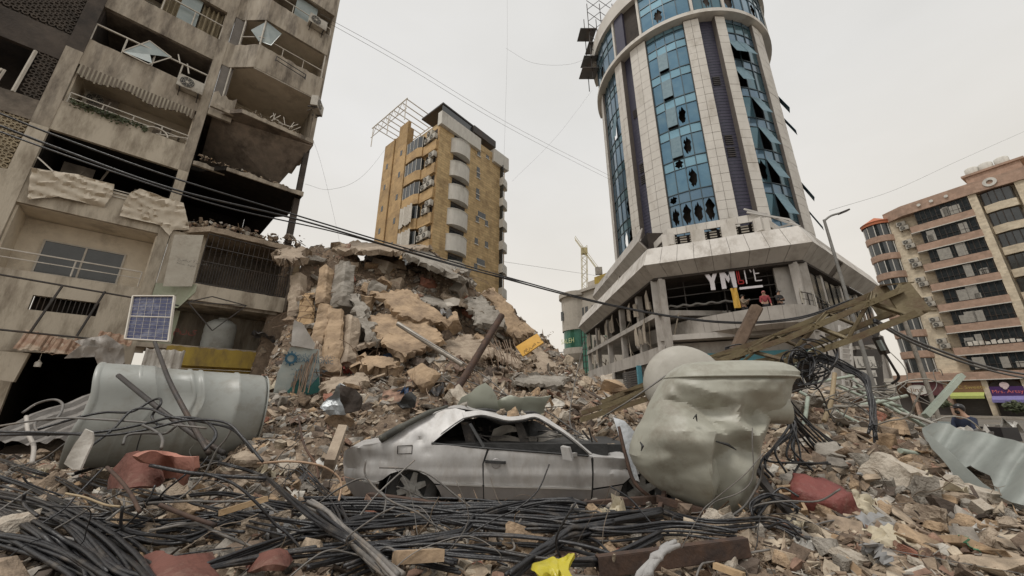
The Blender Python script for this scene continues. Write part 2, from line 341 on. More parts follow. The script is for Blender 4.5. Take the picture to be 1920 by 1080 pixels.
for k,z in enumerate(pb):
    m=MB(); jag_top(LB,S0,S1,-.14,.0,z,z+1.2,m,seed=k,amp=.012); part(m,'parapet',pm[k],lt)
    m=MB(); m.fbox(LB,S0,S1,-4.6,-.145,z-.02,z+.2); part(m,'floor_slab',cream_room_lifted if k in (0,2) else (burnt if k==1 else plaster_smoked),lt)
# columns
for (a,b_,z1,mt) in [(-.22,.1,27,plaster_dirty),(-4.02,-3.6,27,plaster_dirty)]:
    for z0,zz,mm in [(0,7.95,plaster),(7.95,10.8,plaster),(10.8,14.2,mt),(14.2,27,mt if a>-1 else plaster_soot)]:
        m=MB(); m.fbox(LB,a,b_,-.5,.03,z0,zz); part(m,'column',mm,lt)
# rooms of bay A
def room(s0,s1,z0,z1,dep,wm,name='room_wall',ceil=None,par=None,lean=0):
    m=MB(); m.fbox(LB,s0,s1,-dep-.1,-dep,z0,z1); m.fbox(LB,s0-.08,s0,-dep,-.15,z0,z1); m.fbox(LB,s1,s1+.08,-dep,-.15,z0,z1)
    return part(m,name,wm,par or lt)
room(S0+.05,S1-.05,5.75,7.9,1.35,cream_room_lifted); room(S0+.05,S1-.05,8.15,10.75,4.2,burnt); room(S0+.05,S1-.05,11,13.65,1.5,cream_room_lifted)
smoke_shade=M('smoke_and_shade',(.05,.036,.028),(.03,.024,.02),rough=.9,dirt=(.015,.012,.01),damt=.5)  # smoked rooms; same dark tone stands for shade in unburnt recesses and interiors
room(S0+.05,S1-.05,13.9,16.55,2.6,smoke_shade); room(S0+.05,S1-.05,16.8,19.45,1.6,plaster_int); room(S0+.05,S1-.05,19.7,22.4,1.6,plaster_int)
# dark doors / windows on the inner walls
def window(fr,s0,s1,z0,z1,d,par,frame=whitepaint,pane=glass_dark,nm=2,fw=.05):
    m=MB(); m.fbox(fr,s0,s1,d,d+.05,z0,z0+fw); m.fbox(fr,s0,s1,d,d+.05,z1-fw,z1)
    for i in range(nm+1): a=s0+(s1-s0-fw)*i/nm; m.fbox(fr,a,a+fw,d+.002,d+.048,z0+fw,z1-fw)
    w=m.build('window',frame,par); q=MB(); q.fbox(fr,s0+.01,s1-.01,d+.005,d+.02,z0+.01,z1-.01); q.build('pane',pane,w); return w
window(LB,-3.0,-.95,6.0,7.25,-1.34,lt); window(LB,-2.3,-.6,11.2,12.75,-1.49,lt,frame=darkmetal)
window(LB,-3.2,-.5,17.0,19.2,-1.59,lt)
# railings
railing(LB,[(S0+.05,.02),(S1-.1,.02)],5.78,.56,lt,mid=True,step=1.6)
railing(LB,[(S0+.1,-.05),(S1,-.05)],12.0,.45,lt,mid=True,step=.8)
railing(LB,[(S0,-.05),(S1,-.05)],14.9,.8,lt,r=.03,step=.75)
railing(LB,[(S0+.4,-.05),(S1,-.05)],17.8,.85,lt,r=.025,step=.75)
# wall below bay A, with a barred slot window
m=MB(); m.fbox(LB,-6.6,-2.54,-.2,0,3.45,5.6); m.fbox(LB,-1.08,.32,-.2,0,3.45,5.6); m.fbox(LB,-2.54,-1.08,-.2,0,3.45,4.55); m.fbox(LB,-2.54,-1.08,-.2,0,5.02,5.6); m.fbox(LB,-6.6,S1,-1.35,.0,5.6,5.75); part(m,'wall',plaster,lt)
m=MB(); m.fbox(LB,-2.54,-1.08,-.5,-.3,4.4,5.2); w=part(m,'window',burnt,lt)
m=MB()
for i in range(14): a=-2.5+i*.108; m.fbox(LB,a,a+.018,-.06,-.04,4.55,5.02)
m.build('window_bars',darkmetal,w)
# shop front: dark opening with side walls
m=MB(); m.fbox(LB,-6.6,-2.3,-.2,0,0,3.25); m.fbox(LB,-6.6,.1,-.21,.01,3.25,3.45); part(m,'wall',plaster,lt)
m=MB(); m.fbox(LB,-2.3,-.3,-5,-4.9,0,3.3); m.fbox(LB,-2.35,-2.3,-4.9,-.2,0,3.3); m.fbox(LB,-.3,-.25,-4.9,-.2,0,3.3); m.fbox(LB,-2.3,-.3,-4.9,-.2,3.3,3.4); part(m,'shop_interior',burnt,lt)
# far-left bay: lattice screens of pierced blocks and dark openings
latm=M('pierced_block',(.40,.33,.22),(.27,.22,.15),dirt=(.05,.04,.03),damt=.5,dscale=.5); lats=M('pierced_block_sooty',(.09,.07,.055),(.05,.04,.032),dirt=(.02,.018,.015),damt=.5)
def lattice(s0,s1,z0,z1,mt,p=.2):
    m=MB(); u=LB.u; v=Vector((0,0,1)); n=LB.n; r=0; z=z0+p/2
    while z<z1:
        a=s1-p/2-(p/2 if r%2 else 0)
        while a>s0:
            m.ring(LB.P(a,-.1,z),u,v,n,.048,.085,.08,8)
            for dx,dz in ((1,1),(1,-1)): c=LB.P(a,-.08,z); m.bar(c+u*dx*.06+v*dz*.055,c+u*dx*.115+v*dz*.1,.028,.05)
            a-=p
        z+=p*.5*2**.5*.72; r+=1
    return m.build('lattice_screen',mt,lt)
lattice(-6.2,-4.02,14.75,17.2,lats); lattice(-4.45,-4.02,11.7,13.55,lats); lattice(-5.3,-4.02,8.95,10.9,latm); lattice(-4.6,-4.02,6.2,8.0,latm)
for z0,z1,mt in [(13.55,14.7,plaster_soot),(10.9,11.7,plaster_smoked),(8.0,8.95,plaster),(16.9,18,plaster_soot),(5.75,6.3,plaster)]:
    m=MB(); jag_top(LB,-6.8,-4.02,-.16,.0,z0,z1,m,seed=int(z0),amp=.015); part(m,'wall',mt,lt)
m=MB(); m.fbox(LB,-6.8,-4.02,-2.,-1.9,5.8,27); m.fbox(LB,-6.8,-6.7,-1.9,-.2,5.8,27); part(m,'room_wall',smoke_shade,lt)
m=MB(); m.bar(LB.P(-4.6,.0,11.7),LB.P(-4.55,.02,13.5),.07); m.bar(LB.P(-5.25,-.1,11.7),LB.P(-5.0,-.05,12.4),.05); m.bar(LB.P(-5.0,-.1,11.7),LB.P(-4.95,-.05,12.4),.05); part(m,'window_frame',whitepaint,lt)
r=random.Random(61)
for (z0_,dd,nn_) in ((8.9,-1.2,9),(14.0,-1.2,8),(11.9,-.8,4)):
    m=MB()
    for i in range(nn_):
        a=r.uniform(S0+.3,S1-.3); h=r.uniform(.4,1.5); m.bar(LB.P(a,dd+r.uniform(-.8,.8),z0_),LB.P(a+r.uniform(-.4,.4),dd+r.uniform(-.8,.8),z0_+h),.03,.07)
    m.bar(LB.P(-2.9,dd-.3,z0_),LB.P(-2.9,dd-.3,z0_+1.5),.8,.04,up=LB.n); m.bar(LB.P(-1.2,dd-.4,z0_),LB.P(-1.1,dd-.4,z0_+1.2),.5,.05,up=LB.n); part(m,'wrecked_furniture',plaster_smoked,lt)
# ---- bay B: chamfered balconies
def outl(d0=0.,s0=.1,s1=4.0): return [(s0,d0),(.35,d0),(1.2,.85+d0),(s1,.85+d0)]
def bandB(z0,z1,mt,name='parapet',th=.13,s1=4.0,seed=0,amp=.02):
    m=MB(); o_=outl(); o_[-1]=(s1,.85); r=random.Random(seed+50)
    for (a,d),(c,e) in zip(o_,o_[1:]):
        n=max(1,int(abs(c-a)/.15)); tt=[z1+r.uniform(-amp,amp) for _ in range(n+1)]
        for i in range(n):
            p=[a+(c-a)*i/n,d+(e-d)*i/n]; q=[a+(c-a)*(i+1)/n,d+(e-d)*(i+1)/n]
            m.hexa([LB.P(p[0],p[1],z0),LB.P(q[0],q[1],z0),LB.P(q[0],q[1]-th,z0),LB.P(p[0],p[1]-th,z0),LB.P(p[0],p[1],tt[i]),LB.P(q[0],q[1],tt[i+1]),LB.P(q[0],q[1]-th,tt[i+1]),LB.P(p[0],p[1]-th,tt[i])])
    return part(m,name,mt,lt)
def slabB(z,th,mt,dep=4.,dep_r=None,s1=4.02,ov=.0,tilt=0.,name='floor_slab',seed=1):
    r=random.Random(seed); dr=dep if dep_r is None else dep_r
    top=[(.1,0-.14),(.35,-.14),(1.2,.71+ov)]; n=14
    edge=[(1.2+(s1-1.2)*i/n,.71+ov+r.uniform(-.05,.05)*(ov!=0)) for i in range(1,n+1)]
    pl=top+edge+[(s1,-dr),(2.4,-dep),(.1,-dep)]
    m=MB(); lo=[LB.P(a,d,z-tilt*max(0,a-.3)-.0) for a,d in pl]; m.prism(lo,(0,0,th)); return part(m,name,mt,lt)
soff=M('sooty_soffit',(.18,.145,.115),(.27,.215,.17),rough=.9,dirt=(.035,.027,.022),damt=.5,dscale=1.1)
slabB(22.6,.2,plaster_dirty); slabB(19.7,.2,cream_room_lifted); slabB(16.75,.2,cream_room_lifted); slabB(14.0,.2,soff,dep=4,dep_r=1.4,s1=4.15,ov=.17,tilt=.03); slabB(11.05,.2,burnt,dep=4,dep_r=1.8,s1=4.1,ov=.15,tilt=.02); slabB(8.2,.22,concrete,dep=4,s1=4.3,ov=.2)
for zz,sd in ((14.0,3),(11.05,4)): # pale broken edge of the two stripped slabs
    m=MB(); jag_top(LB,1.2,4.12,.86,.93,zz-.06,zz+.13,m,seed=sd,amp=.05); part(m,'slab_edge',plaster_dirty,lt); m=MB(); jag_top(LB,.15,1.2,.3,.42,zz-.02,zz+.16,m,seed=sd+9,amp=.05); part(m,'slab_edge',plaster_dirty,lt)
bandB(16.6,17.95,plaster_dirty,seed=1,amp=.05); bandB(19.55,20.9,plaster_dirty,seed=2); bandB(22.45,23.8,plaster_dirty,seed=3)
m=MB(); jag_top(LB,.12,.95,.0,.13,13.75,14.95,m,seed=8,amp=.12); part(m,'parapet',plaster_dirty,lt)
# brown inner face under the fifth-floor slab (a collapsed ceiling leaning inwards)
m=MB(); m.hexa([LB.P(.3,-.2,13.95),LB.P(4.1,.85,13.8),LB.P(3.3,-1.3,12.1),LB.P(.3,-3,12.3),LB.P(.3,-.2,14.0),LB.P(4.1,.85,13.86),LB.P(3.3,-1.5,12.2),LB.P(.3,-3.1,12.4)]); part(m,'fallen_ceiling',soff,lt)
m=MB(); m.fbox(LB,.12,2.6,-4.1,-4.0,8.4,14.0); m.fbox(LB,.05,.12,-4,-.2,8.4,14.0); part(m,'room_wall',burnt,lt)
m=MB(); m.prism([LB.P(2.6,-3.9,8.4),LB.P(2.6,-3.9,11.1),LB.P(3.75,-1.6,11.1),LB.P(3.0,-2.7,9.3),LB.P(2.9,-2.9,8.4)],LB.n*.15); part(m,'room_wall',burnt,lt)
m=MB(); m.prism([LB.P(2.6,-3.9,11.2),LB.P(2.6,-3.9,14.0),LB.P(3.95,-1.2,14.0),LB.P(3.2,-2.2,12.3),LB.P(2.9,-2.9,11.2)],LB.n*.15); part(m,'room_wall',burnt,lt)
intb=blockmat('cream_brick',(.72,.64,.52),(.62,.55,.44),(.6,.55,.5),.34,.11,rot=44)
m=MB(); m.fbox(LB,.15,4.0,-2.6,-2.5,14.2,16.75); part(m,'room_wall',intb,lt); m=MB(); m.fbox(LB,.12,.18,-2.5,-.1,14.2,16.75); part(m,'room_wall',cream_room_lifted,lt)
m=MB(); m.fbox(LB,1.3,3.0,-2.49,-2.44,14.2,16.2); part(m,'door',plaster_int,lt)
room(.2,3.95,16.95,19.7,1.8,plaster_int); room(.2,3.95,19.9,22.6,1.2,plaster_dirty); room(.2,3.95,22.8,27,1.2,plaster_dirty)
m=MB(); m.fbox(LB,3.98,4.16,-3.2,.55,14.25,27); part(m,'end_wall',plaster_dirty,lt)
m=MB(); m.fbox(LB,3.86,4.1,.25,.55,8.42,10.98); m.fbox(LB,3.9,4.12,.2,.5,11.2,13.9); part(m,'column',plaster_soot,lt)
m=MB(); m.fbox(LB,.12,.55,-.3,-.02,14.2,27); part(m,'wall',M('grey_render',(.20,.18,.165),(.16,.145,.13),dirt=(.3,.26,.2),damt=.2),lt)
railing(LB,[(.5,.1),(1.2,.78),(3.95,.78)],17.95,.55,lt,r=.02,step=.7); railing(LB,[(.5,.1),(1.2,.78),(3.95,.78)],20.9,.55,lt,r=.02,step=.7)
m=MB()
for a,c in [((.5,.1),(1.2,.78)),((1.2,.78),(3.95,.78))]: m.bar(LB.P(*a,19.6),LB.P(*c,19.6),.05); 
for a,d in [(.5,.1),(1.2,.78),(3.93,.78)]: m.bar(LB.P(a,d,18),LB.P(a,d,19.6),.05)
part(m,'window_frame',whitepaint,lt); m=MB(); m.bar(LB.P(1.2,.8,16.58),LB.P(3.95,.8,16.58),.05); part(m,'window_frame',whitepaint,lt); m=MB(); m.bar(LB.P(.45,.05,14.3),LB.P(.45,.05,16.6),.04); part(m,'window_frame',whitepaint,lt)
m=MB(); m.prism([LB.P(1.15,.7,18.25),LB.P(1.6,.95,18.15),LB.P(1.9,.8,19.3),LB.P(1.2,.75,19.55)],LB.n*.01); m.prism([LB.P(.75,.5,18.8),LB.P(1.15,.72,18.2),LB.P(1.2,.75,19.5)],LB.n*.01); part(m,'broken_pane',glass_clear,lt)
m=MB(); m.prism([LB.P(2.2,.6,20.9),LB.P(3.2,.6,20.9),LB.P(3.2,.6,22.4),LB.P(2.2,.6,22.4)],LB.n*.01); part(m,'broken_pane',glass_clear,lt)
# level B2: grille balcony, parapet, chamfer
bandB(5.42,6.05,plaster,seed=5,s1=4.2,amp=.01); slabB(5.3,.16,plaster_dirty,dep=2)
m=MB(); m.fbox(LB,.35,4.2,-1.6,-1.5,5.5,8.2); m.fbox(LB,4.2,4.3,-1.5,.8,5.5,8.2); part(m,'room_wall',plaster_smoked,lt)
m=MB(); m.fbox(LB,.12,1.2,-.05,.03,5.75,8.2); part(m,'wall',plaster,lt)
m=MB()
for a,c in [((1.2,.82),(4.15,.82))]:
    n=34
    for i in range(n+1): s_=a[0]+(c[0]-a[0])*i/n; m.bar(LB.P(s_,.82,6.0),LB.P(s_,.82,7.0),.022)
    for z in (6.1,6.98,7.6,8.12): m.bar(LB.P(a[0],.82,z),LB.P(c[0],.82,z),.028)
    for i in range(0,n+1,2): s_=a[0]+(c[0]-a[0])*i/n; m.bar(LB.P(s_,.82,7.0),LB.P(s_,.82,8.15),.016)
part(m,'balcony_grille',darkmetal,lt)
m=MB(); m.prism([LB.P(.12,.04,5.1),LB.P(.9,.5,5.1),LB.P(1.25,.9,5.7),LB.P(1.25,.9,6.0),LB.P(.12,.04,6.0)],LB.n*.05); part(m,'wall',plaster_green,lt)
# level B1 recess
m=MB(); m.fbox(LB,.1,4.4,-1.3,-1.2,3.8,5.3); part(m,'room_wall',plaster_dirty,lt); m=MB(); m.fbox(LB,.1,1.0,-.05,.0,3.8,5.1); part(m,'wall',plaster_green,lt)
m=MB(); m.fbox(LB,.1,4.5,-1.2,.45,3.62,3.78); part(m,'floor_slab',plaster_dirty,lt)
yel=M('yellow_sheet',(.42,.30,.045),(.32,.22,.04),rough=.6,dirt=(.13,.09,.05),damt=.5,dscale=2,stretch=(1,1,.4))
m=MB(); jag_top(LB,.9,4.5,.45,.52,3.05,3.72,m,seed=14,amp=.03); part(m,'fascia_board',yel,lt)
m=MB()
for i in range(26): m.fbox(LB,1.2,4.3,.1+.012*(i%2),.13+.012*(i%2),.1+i*.115,.21+i*.115)
part(m,'roller_shutter',yel,lt)
m=MB(); m.fbox(LB,4.2,4.7,-1.2,.5,0,5.4); m.fbox(LB,4.25,4.6,-.2,.6,5.4,8.2); part(m,'wall',M('tan_wall',(.42,.33,.21),(.33,.25,.16),dirt=(.16,.11,.07),damt=.4,stretch=(1,1,.4)),lt)
# frame of pipes in front of the ground floor
m=MB()
a=LB.P(-4.2,1.4,5.3);c=LB.P(.9,1.0,5.1); m.tube([a,c],.03); m.tube([LB.P(-4.2,1.4,3.75),LB.P(-.5,1.2,3.65)],.03)
for s_ in (-3.3,-1.85,-.95): m.tube([LB.P(s_,1.25,5.2),LB.P(s_-.25,1.35,3.7)],.03)
tag(m.build('pipe_scaffold',darkmetal),'thin dark pipe frame standing before the wall with the barred slot window','frame')
# striped valance
val=M('striped_canvas',(.42,.38,.30),(.34,.30,.24),dirt=(.15,.11,.08),damt=.4); val2=M('stripe_dark',(.12,.095,.07),(.16,.13,.1))
m=MB(); n=60
for i in range(n):
    a=S0+.05+(S1-.1-S0)*i/n; c=S0+.05+(S1-.1-S0)*(i+1)/n; m.cur=i%2; dz=.42+.10*math.sin(i*.21)+.03*(i%3)
    m.hexa([LB.P(a,.02+.03*(i%2),13.7-dz),LB.P(c,.02+.03*(i%2),13.7-dz),LB.P(c,.0,13.7-dz),LB.P(a,.0,13.7-dz),LB.P(a,.02,13.7),LB.P(c,.02,13.7),LB.P(c,0,13.7),LB.P(a,0,13.7)])
tag(m.build('awning_valance',[val,val2]),'grey and white striped awning valance hanging under a sooty balcony of the burnt-out block','awning')
# ---------------------------------------------------------------- air conditioners (one prototype, front towards -Y)
ac0=thing('air_conditioner','','air conditioner',(0,0,0),'outdoor air conditioner units')
m=MB(); m.box(-.42,.42,-.15,.17,0,.58); m.box(-.40,.40,-.158,-.15,.02,.56); m.build('casing',ac_white,ac0)
m=MB(); m.lathe((-.12,-.16,.29),(0,-1,0),[(0,.235),(.012,.235),(.012,.0)],20); m.build('fan_opening',black,ac0)
m=MB()
for r in (.07,.13,.19,.235): m.tube([Vector((-.12+r*math.cos(t*math.pi/8),-.18,.29+r*math.sin(t*math.pi/8))) for t in range(17)],.005,4,False)
for t in range(8): m.bar((-.12,-.18,.29),(-.12+.235*math.cos(t*math.pi/4),-.18,.29+.235*math.sin(t*math.pi/4)),.008)
m.lathe((-.12,-.17,.29),(0,-1,0),[(0,.05),(.015,.045),(.016,0)],10); m.build('fan_grille',ac_white,ac0)
m=MB()
for x in (-.3,.3): m.box(x-.02,x+.02,-.15,.3,-.05,0); m.bar((x,-.1,-.03),(x,.28,-.3),.03)
m.build('bracket',darkmetal,ac0)
ac_n=[0]
def AC(P,rz,label,sc=1.):
    if ac_n[0]==0: ac0.location=P; ac0.rotation_euler=(0,0,rz); ac0['label']=label; ac0.scale=(sc,)*3; r=ac0
    else: r=dup(ac0,P,rz,label,sc)
    ac_n[0]+=1; return r
AC(LB.P(-.62,.2,14.35),R(44),'white air conditioner hanging on a parapet of the burnt-out block right of the striped valance')
AC(LB.P(3.25,1.05,20.7),R(44),'white air conditioner high on the topmost visible parapet of the burnt-out block')
AC(LB.P(4.0,.85,15.9),R(100),'white air conditioner hanging off the outer corner of the burnt-out block against the sky')
AC(LB.P(-3.0,-1.25,12.85),R(44),'dark sooty air conditioner inside the balcony under the striped valance')
# curtains
curt=M('curtain_cloth',(.38,.32,.22),(.22,.18,.12),rough=.9,scale=2,stretch=(6,6,.4),dirt=(.1,.08,.05),damt=.4)
m=MB(); n=80
vs=[];fs=[]
for i in range(n+1):
    a=-2.3+2.0*i/n; d=-.35+.09*math.sin(i*.9)+.04*math.sin(i*.37)
    for z in (17.8,18.8,19.5): vs.append(LB.P(a,d,z))
for i in range(n):
    for j in range(2): fs.append((i*3+j,(i+1)*3+j,(i+1)*3+j+1,i*3+j+1))
shell(m,vs,fs,.01); tag(m.build('curtain',curt,None,55),'pale brown curtain hanging in the top left balcony of the burnt-out block','curtain')
m=MB(); m.prism([LB.P(-1.75,-.2,17.9),LB.P(-1.1,-.2,17.9),LB.P(-1.1,-.2,19.6),LB.P(-1.75,-.2,19.6)],LB.n*.02); tag(m.build('glass_sheet',glass_clear),'grey glass panel standing before the brown curtain of the top balcony','glass panel')
# broken window frame hanging in the balcony
fr_=[LB.P(-2.75,.05,14.95),LB.P(-1.95,.25,14.75),LB.P(-1.45,.05,15.7),LB.P(-2.2,-.1,16.1)]
m=MB()
for i in range(4): m.bar(fr_[i],fr_[(i+1)%4],.035)
t=thing('window_sash','dislodged white window sash with shattered glass leaning over the balcony rail','window',fr_[0]); m.build('frame',whitepaint,t)
m=MB(); m.add([fr_[0],fr_[1].lerp(fr_[2],.15),fr_[0].lerp(fr_[2],.55),fr_[2],fr_[3]],[(0,1,2),(0,2,4),(2,3,4)]); m.build('broken_pane',glass_clear,t)
for i,(a,b_) in enumerate([((-1.3,16.1),(-1.15,15.6)),((-.95,15.85),(-.8,15.3))]):
    m=MB(); m.bar(LB.P(a[0],-.1,a[1]),LB.P(b_[0],.05,b_[1]),.035); tag(m.build('hanging_strip',whitepaint),['short white frame strip hanging right of the dislodged sash','second white strip dangling nearer the right column'][i],'strip')
# cables / plants / bicycle on balcony 4
leaf=M('leaf_green',(.05,.065,.03),(.09,.10,.05),rough=.7,bump=0)
m=MB(); r=random.Random(4)
for i in range(420):
    c=LB.P(r.uniform(-3.4,-2.2) if i%3 else r.uniform(-2.4,-1.4),r.uniform(-.05,.16),12.02-abs(r.gauss(0,.12))+.12); a=Vector((r.uniform(-1,1),r.uniform(-1,1),r.uniform(-1,1))).normalized()*.06; b_=a.orthogonal().normalized()*.03
    m.add([c-a,c+b_,c+a,c-b_],[(0,1,2,3)])
tag(m.build('balcony_plant',leaf),'green trailing plant spilling over the balcony parapet below the striped valance','plant')
m=MB(); c=LB.P(-1.15,.0,12.0)
m.tube([c+LB.u*.35*math.cos(t*math.pi/8)+Vector((0,0,.28*math.sin(t*math.pi/8))) for t in range(9)],.03,6); m.tube([c+LB.u*.0,c+LB.u*.9+Vector((0,0,.3)),c+LB.u*1.0],.025); tag(m.build('bent_tube',whitepaint),'bent white metal tube leaning on the balcony parapet with the plant','tube')
# antenna-like bracket on parapet B6
m=MB(); p=[LB.P(1.9,1.15,17.55),LB.P(3.2,1.15,17.4)]
m.bar(p[0],p[1],.03); m.bar(p[0]-Vector((0,0,.22)),p[1]-Vector((0,0,.22)),.03)
for q in p: m.bar(q,q-LB.n*.3,.03); m.bar(q,q-Vector((0,0,.3)),.03)
tag(m.build('clothes_bracket',darkmetal),'thin dark drying bracket fixed on the damaged cream parapet of the burnt-out block','bracket')
# tangled strips on the open room floor
m=MB(); r=random.Random(2)
for i in range(16): a=r.uniform(1.6,3.2); m.bar(LB.P(a,.8+r.uniform(-.2,.25),14.25),LB.P(a+r.uniform(-.5,.6),.95,14.3+r.uniform(-.1,.35)),.025)
tag(m.build('bent_window_strips',whitepaint),'tangle of bent white window strips on the edge of the opened room','debris')
# tarps
tarp=M('tarpaulin',(.60,.53,.43),(.52,.455,.365),rough=.75,dirt=(.33,.27,.2),damt=.3,dscale=1.6,bump=.2,bscale=12)
for poly,lb in [([(60,312),(120,318),(215,343),(212,362),(196,384),(170,380),(158,378),(110,366),(52,372),(55,340)],'beige tarpaulin sagging over the parapet below the black burnt opening, left of two'),
                ([(246,358),(262,352),(345,378),(356,428),(325,430),(318,440),(300,420),(225,402),(232,378)],'torn beige tarpaulin drooping at the right end of the burnt balcony')]:
    m=MB(); vs,fs=cdt(poly,5,seed=3); P=[]
    for v in vs:
        s_,z=LB.sz(v.x,v.y,.2); q=.35-abs(noise.noise(Vector((s_*.9+z*1.2,z*5.0-s_*1.2,1)))); q2=.3-abs(noise.noise(Vector((s_*2.2+z*3,z*8-s_*2,4)))); q3=abs(math.sin(z*10+s_*1.3+2.2*noise.noise(Vector((s_*.8,z,2))))); P.append(LB.P(s_,.05+.16*q+.09*q2+.10*q3,z-.05*q3))
    shell(m,P,fs,.01); tag(m.build('tarpaulin',tarp,None,55),lb,'tarpaulin','tarpaulins on the burnt balcony')
m=MB()
for dz in (0,.13,.26): m.bar(LB.P(-1.9,.03,8.95+dz),LB.P(-1.0,.03,8.95+dz),.03)
m.bar(LB.P(-3.55,.1,9.6),LB.P(-3.1,.2,9.2),.04); part(m,'railing',whitepaint,lt)
# white banner sheet
def cloth_on(fr,poly,d,sp,amp,seed,mt,name,label,cat,th=.008):
    m=MB(); vs,fs=cdt(poly,sp,seed=seed); P=[]
    for v in vs:
        s_,z=fr.sz(v.x,v.y,d); q=.5*noise.noise(Vector((s_*2.5,z*1.5,seed)))+.7*(.3-abs(noise.noise(Vector((s_*4.5,z*2.0,seed+5))))); P.append(fr.P(s_,d+amp*q,z))
    shell(m,P,fs,th); return tag(m.build(name,mt,None,55),label,cat)
ban=M('banner_white',(.50,.47,.40),(.42,.38,.32),rough=.7,dirt=(.22,.17,.12),damt=.3,dscale=2)
ink=M('ink_grey',(.10,.10,.09),(.14,.13,.12),bump=0)
o=cloth_on(LB,[(327,440),(382,441),(360,537),(305,537)],.93,12,.03,5,ban,'banner','white weathered banner tied beside the dark balcony grille of the burnt-out block','banner')
u=LB.u; q=LB.P(*(lambda s:(s[0],1.02,s[1]))(LB.sz(333,487,1.0)))
m=MB(); m.text('\u062d\u0636\u0627\u0646\u0629 7 \u0633\u0646\u0648\u0627\u062a',q,u,Vector((0,0,1)),.12,.0); m.text('French    English',q-Vector((0,0,.16)),u,Vector((0,0,1)),.08,.0); m.build('lettering',ink,o)
# yellow shop fascia sign
sgn=M('sign_black',(.015,.015,.015),(.03,.03,.03),rough=.5,bump=0); wht=M('paint_white',(.7,.68,.62),(.62,.6,.55),bump=0,rough=.6)
s0,z1=LB.sz(487,664,.6); s1_,z0=LB.sz(512,681,.6)
m=MB(); m.fbox(LB,s0,s1_,.53,.56,z0,z1); t=tag(m.build('shop_sign',sgn),'small black sign reading CHIAH on the yellow fascia','sign')
m=MB(); m.text('CHIAH',LB.P((s0+s1_)/2,.565,z0+.05),u,Vector((0,0,1)),.17,.0,'CENTER'); m.text('\u0634\u064a\u0627\u062d',LB.P((s0+s1_)/2,.565,z0+.25),u,Vector((0,0,1)),.1,.0,'CENTER'); m.build('lettering',wht,t)
# banners of the garage
bb=M('banner_bluegrey',(.30,.34,.33),(.38,.40,.37),rough=.6,dirt=(.22,.19,.15),damt=.35,dscale=1.5); blu=M('ink_blue',(.03,.10,.16),(.04,.12,.18),bump=0); teal=M('ink_teal',(.03,.13,.12),(.05,.17,.15),bump=0)
BD=(atY(572,700,10.6)-LB.O).dot(LB.n)
t=cloth_on(LB,[(545,650),(598,655),(600,735),(556,748),(520,742),(510,748),(520,700)],BD,12,.05,9,bb,'garage_banner','pale blue grey banner with gear emblem and garage lettering at the foot of the heap','banner')
def at_l(px,py,d): s_,z=LB.sz(px,py,d); return LB.P(s_,d,z)
m=MB(); U=Vector((0,0,1)); B0=at_l(549,678,BD+.08)
m.text('GEARTRONIC',B0,u,U,.17,0); m.text('\u0635\u064a\u0627\u0646\u0629 \u0627\u0644\u0633\u064a\u0627\u0631\u0627\u062a',B0+U*.16,u,U,.13,0)
for k in range(12):
    a=k*math.pi/6; c=B0+U*.08-u*.06; m.bar(c+u*math.cos(a)*.12+U*math.sin(a)*.12,c+u*math.cos(a)*.2+U*math.sin(a)*.2,.05,.01)
m.ring(B0+U*.08-u*.06,u,U,LB.n,.09,.15,.01,16)
m.text('Ed Yousef Wsh',B0-U*.52+u*.08,u,U,.10,0); m.text('71 - 265',B0-U*.66+u*.14,u,U,.12,0); m.text('\u062a\u0635\u0644\u064a\u062d \u0627\u0644\u0627\u0648\u062a\u0648\u0645\u0627\u062a\u064a\u0643',B0-U*.22,u,U,.11,0); m.text('\u0643\u0647\u0631\u0628\u0627\u0621 - \u0645\u064a\u0643\u0627\u0646\u064a\u0643',B0-U*.36,u,U,.09,0); m.build('lettering',blu,t)
m=MB(); vs=[at_l(*p,BD+.07) for p in [(530,742),(560,712),(578,728),(598,705),(600,735),(556,747)]]; m.prism(vs,LB.n*.004); m.build('printed_picture',teal,t)
sheet_w=M('sheet_grey_white',(.48,.45,.42),(.36,.34,.31),rough=.6,dirt=(.2,.16,.12),damt=.25)
cloth_on(LB,[(551,600),(566,606),(592,645),(588,655),(545,648)],BD+.1,10,.15,2,sheet_w,'plastic_sheet','pointed grey plastic sheet drooping above the garage banner','sheet')
# corrugated awning
def corr(P0,U,V,w,h,mt,name,label,per=.09,amp=.015,bend=0,seed=0,cat='sheet',ny=8):
    m=MB(); U=Vector(U).normalized();V=Vector(V).normalized();Nn=U.cross(V).normalized(); nx=int(w/per*4); vs=[];fs=[]; r=random.Random(seed)
    for j in range(ny+1):
        for i in range(nx+1):
            x=w*i/nx;y=h*j/ny; q=noise.noise(Vector((x*1.6,y*1.6,seed)))
            vs.append(Vector(P0)+U*(x+(.03*noise.noise(Vector((x*5,seed,0))) if j in(0,ny) else 0))+V*(y+(r.uniform(-.03,.03) if j in (0,ny) else 0))+Nn*((amp if i%4 in (0,1) else -amp)+bend*q))
    for j in range(ny):
        for i in range(nx): fs.append((j*(nx+1)+i,j*(nx+1)+i+1,(j+1)*(nx+1)+i+1,(j+1)*(nx+1)+i))
    shell(m,vs,fs,.004); return tag(m.build(name,mt),label,cat)
rsh=M('rusty_sheet',(.17,.08,.045),(.36,.26,.18),rough=.7,scale=1.5,stretch=(1.5,1.5,1),dirt=(.48,.42,.34),damt=.4,dscale=1.3)
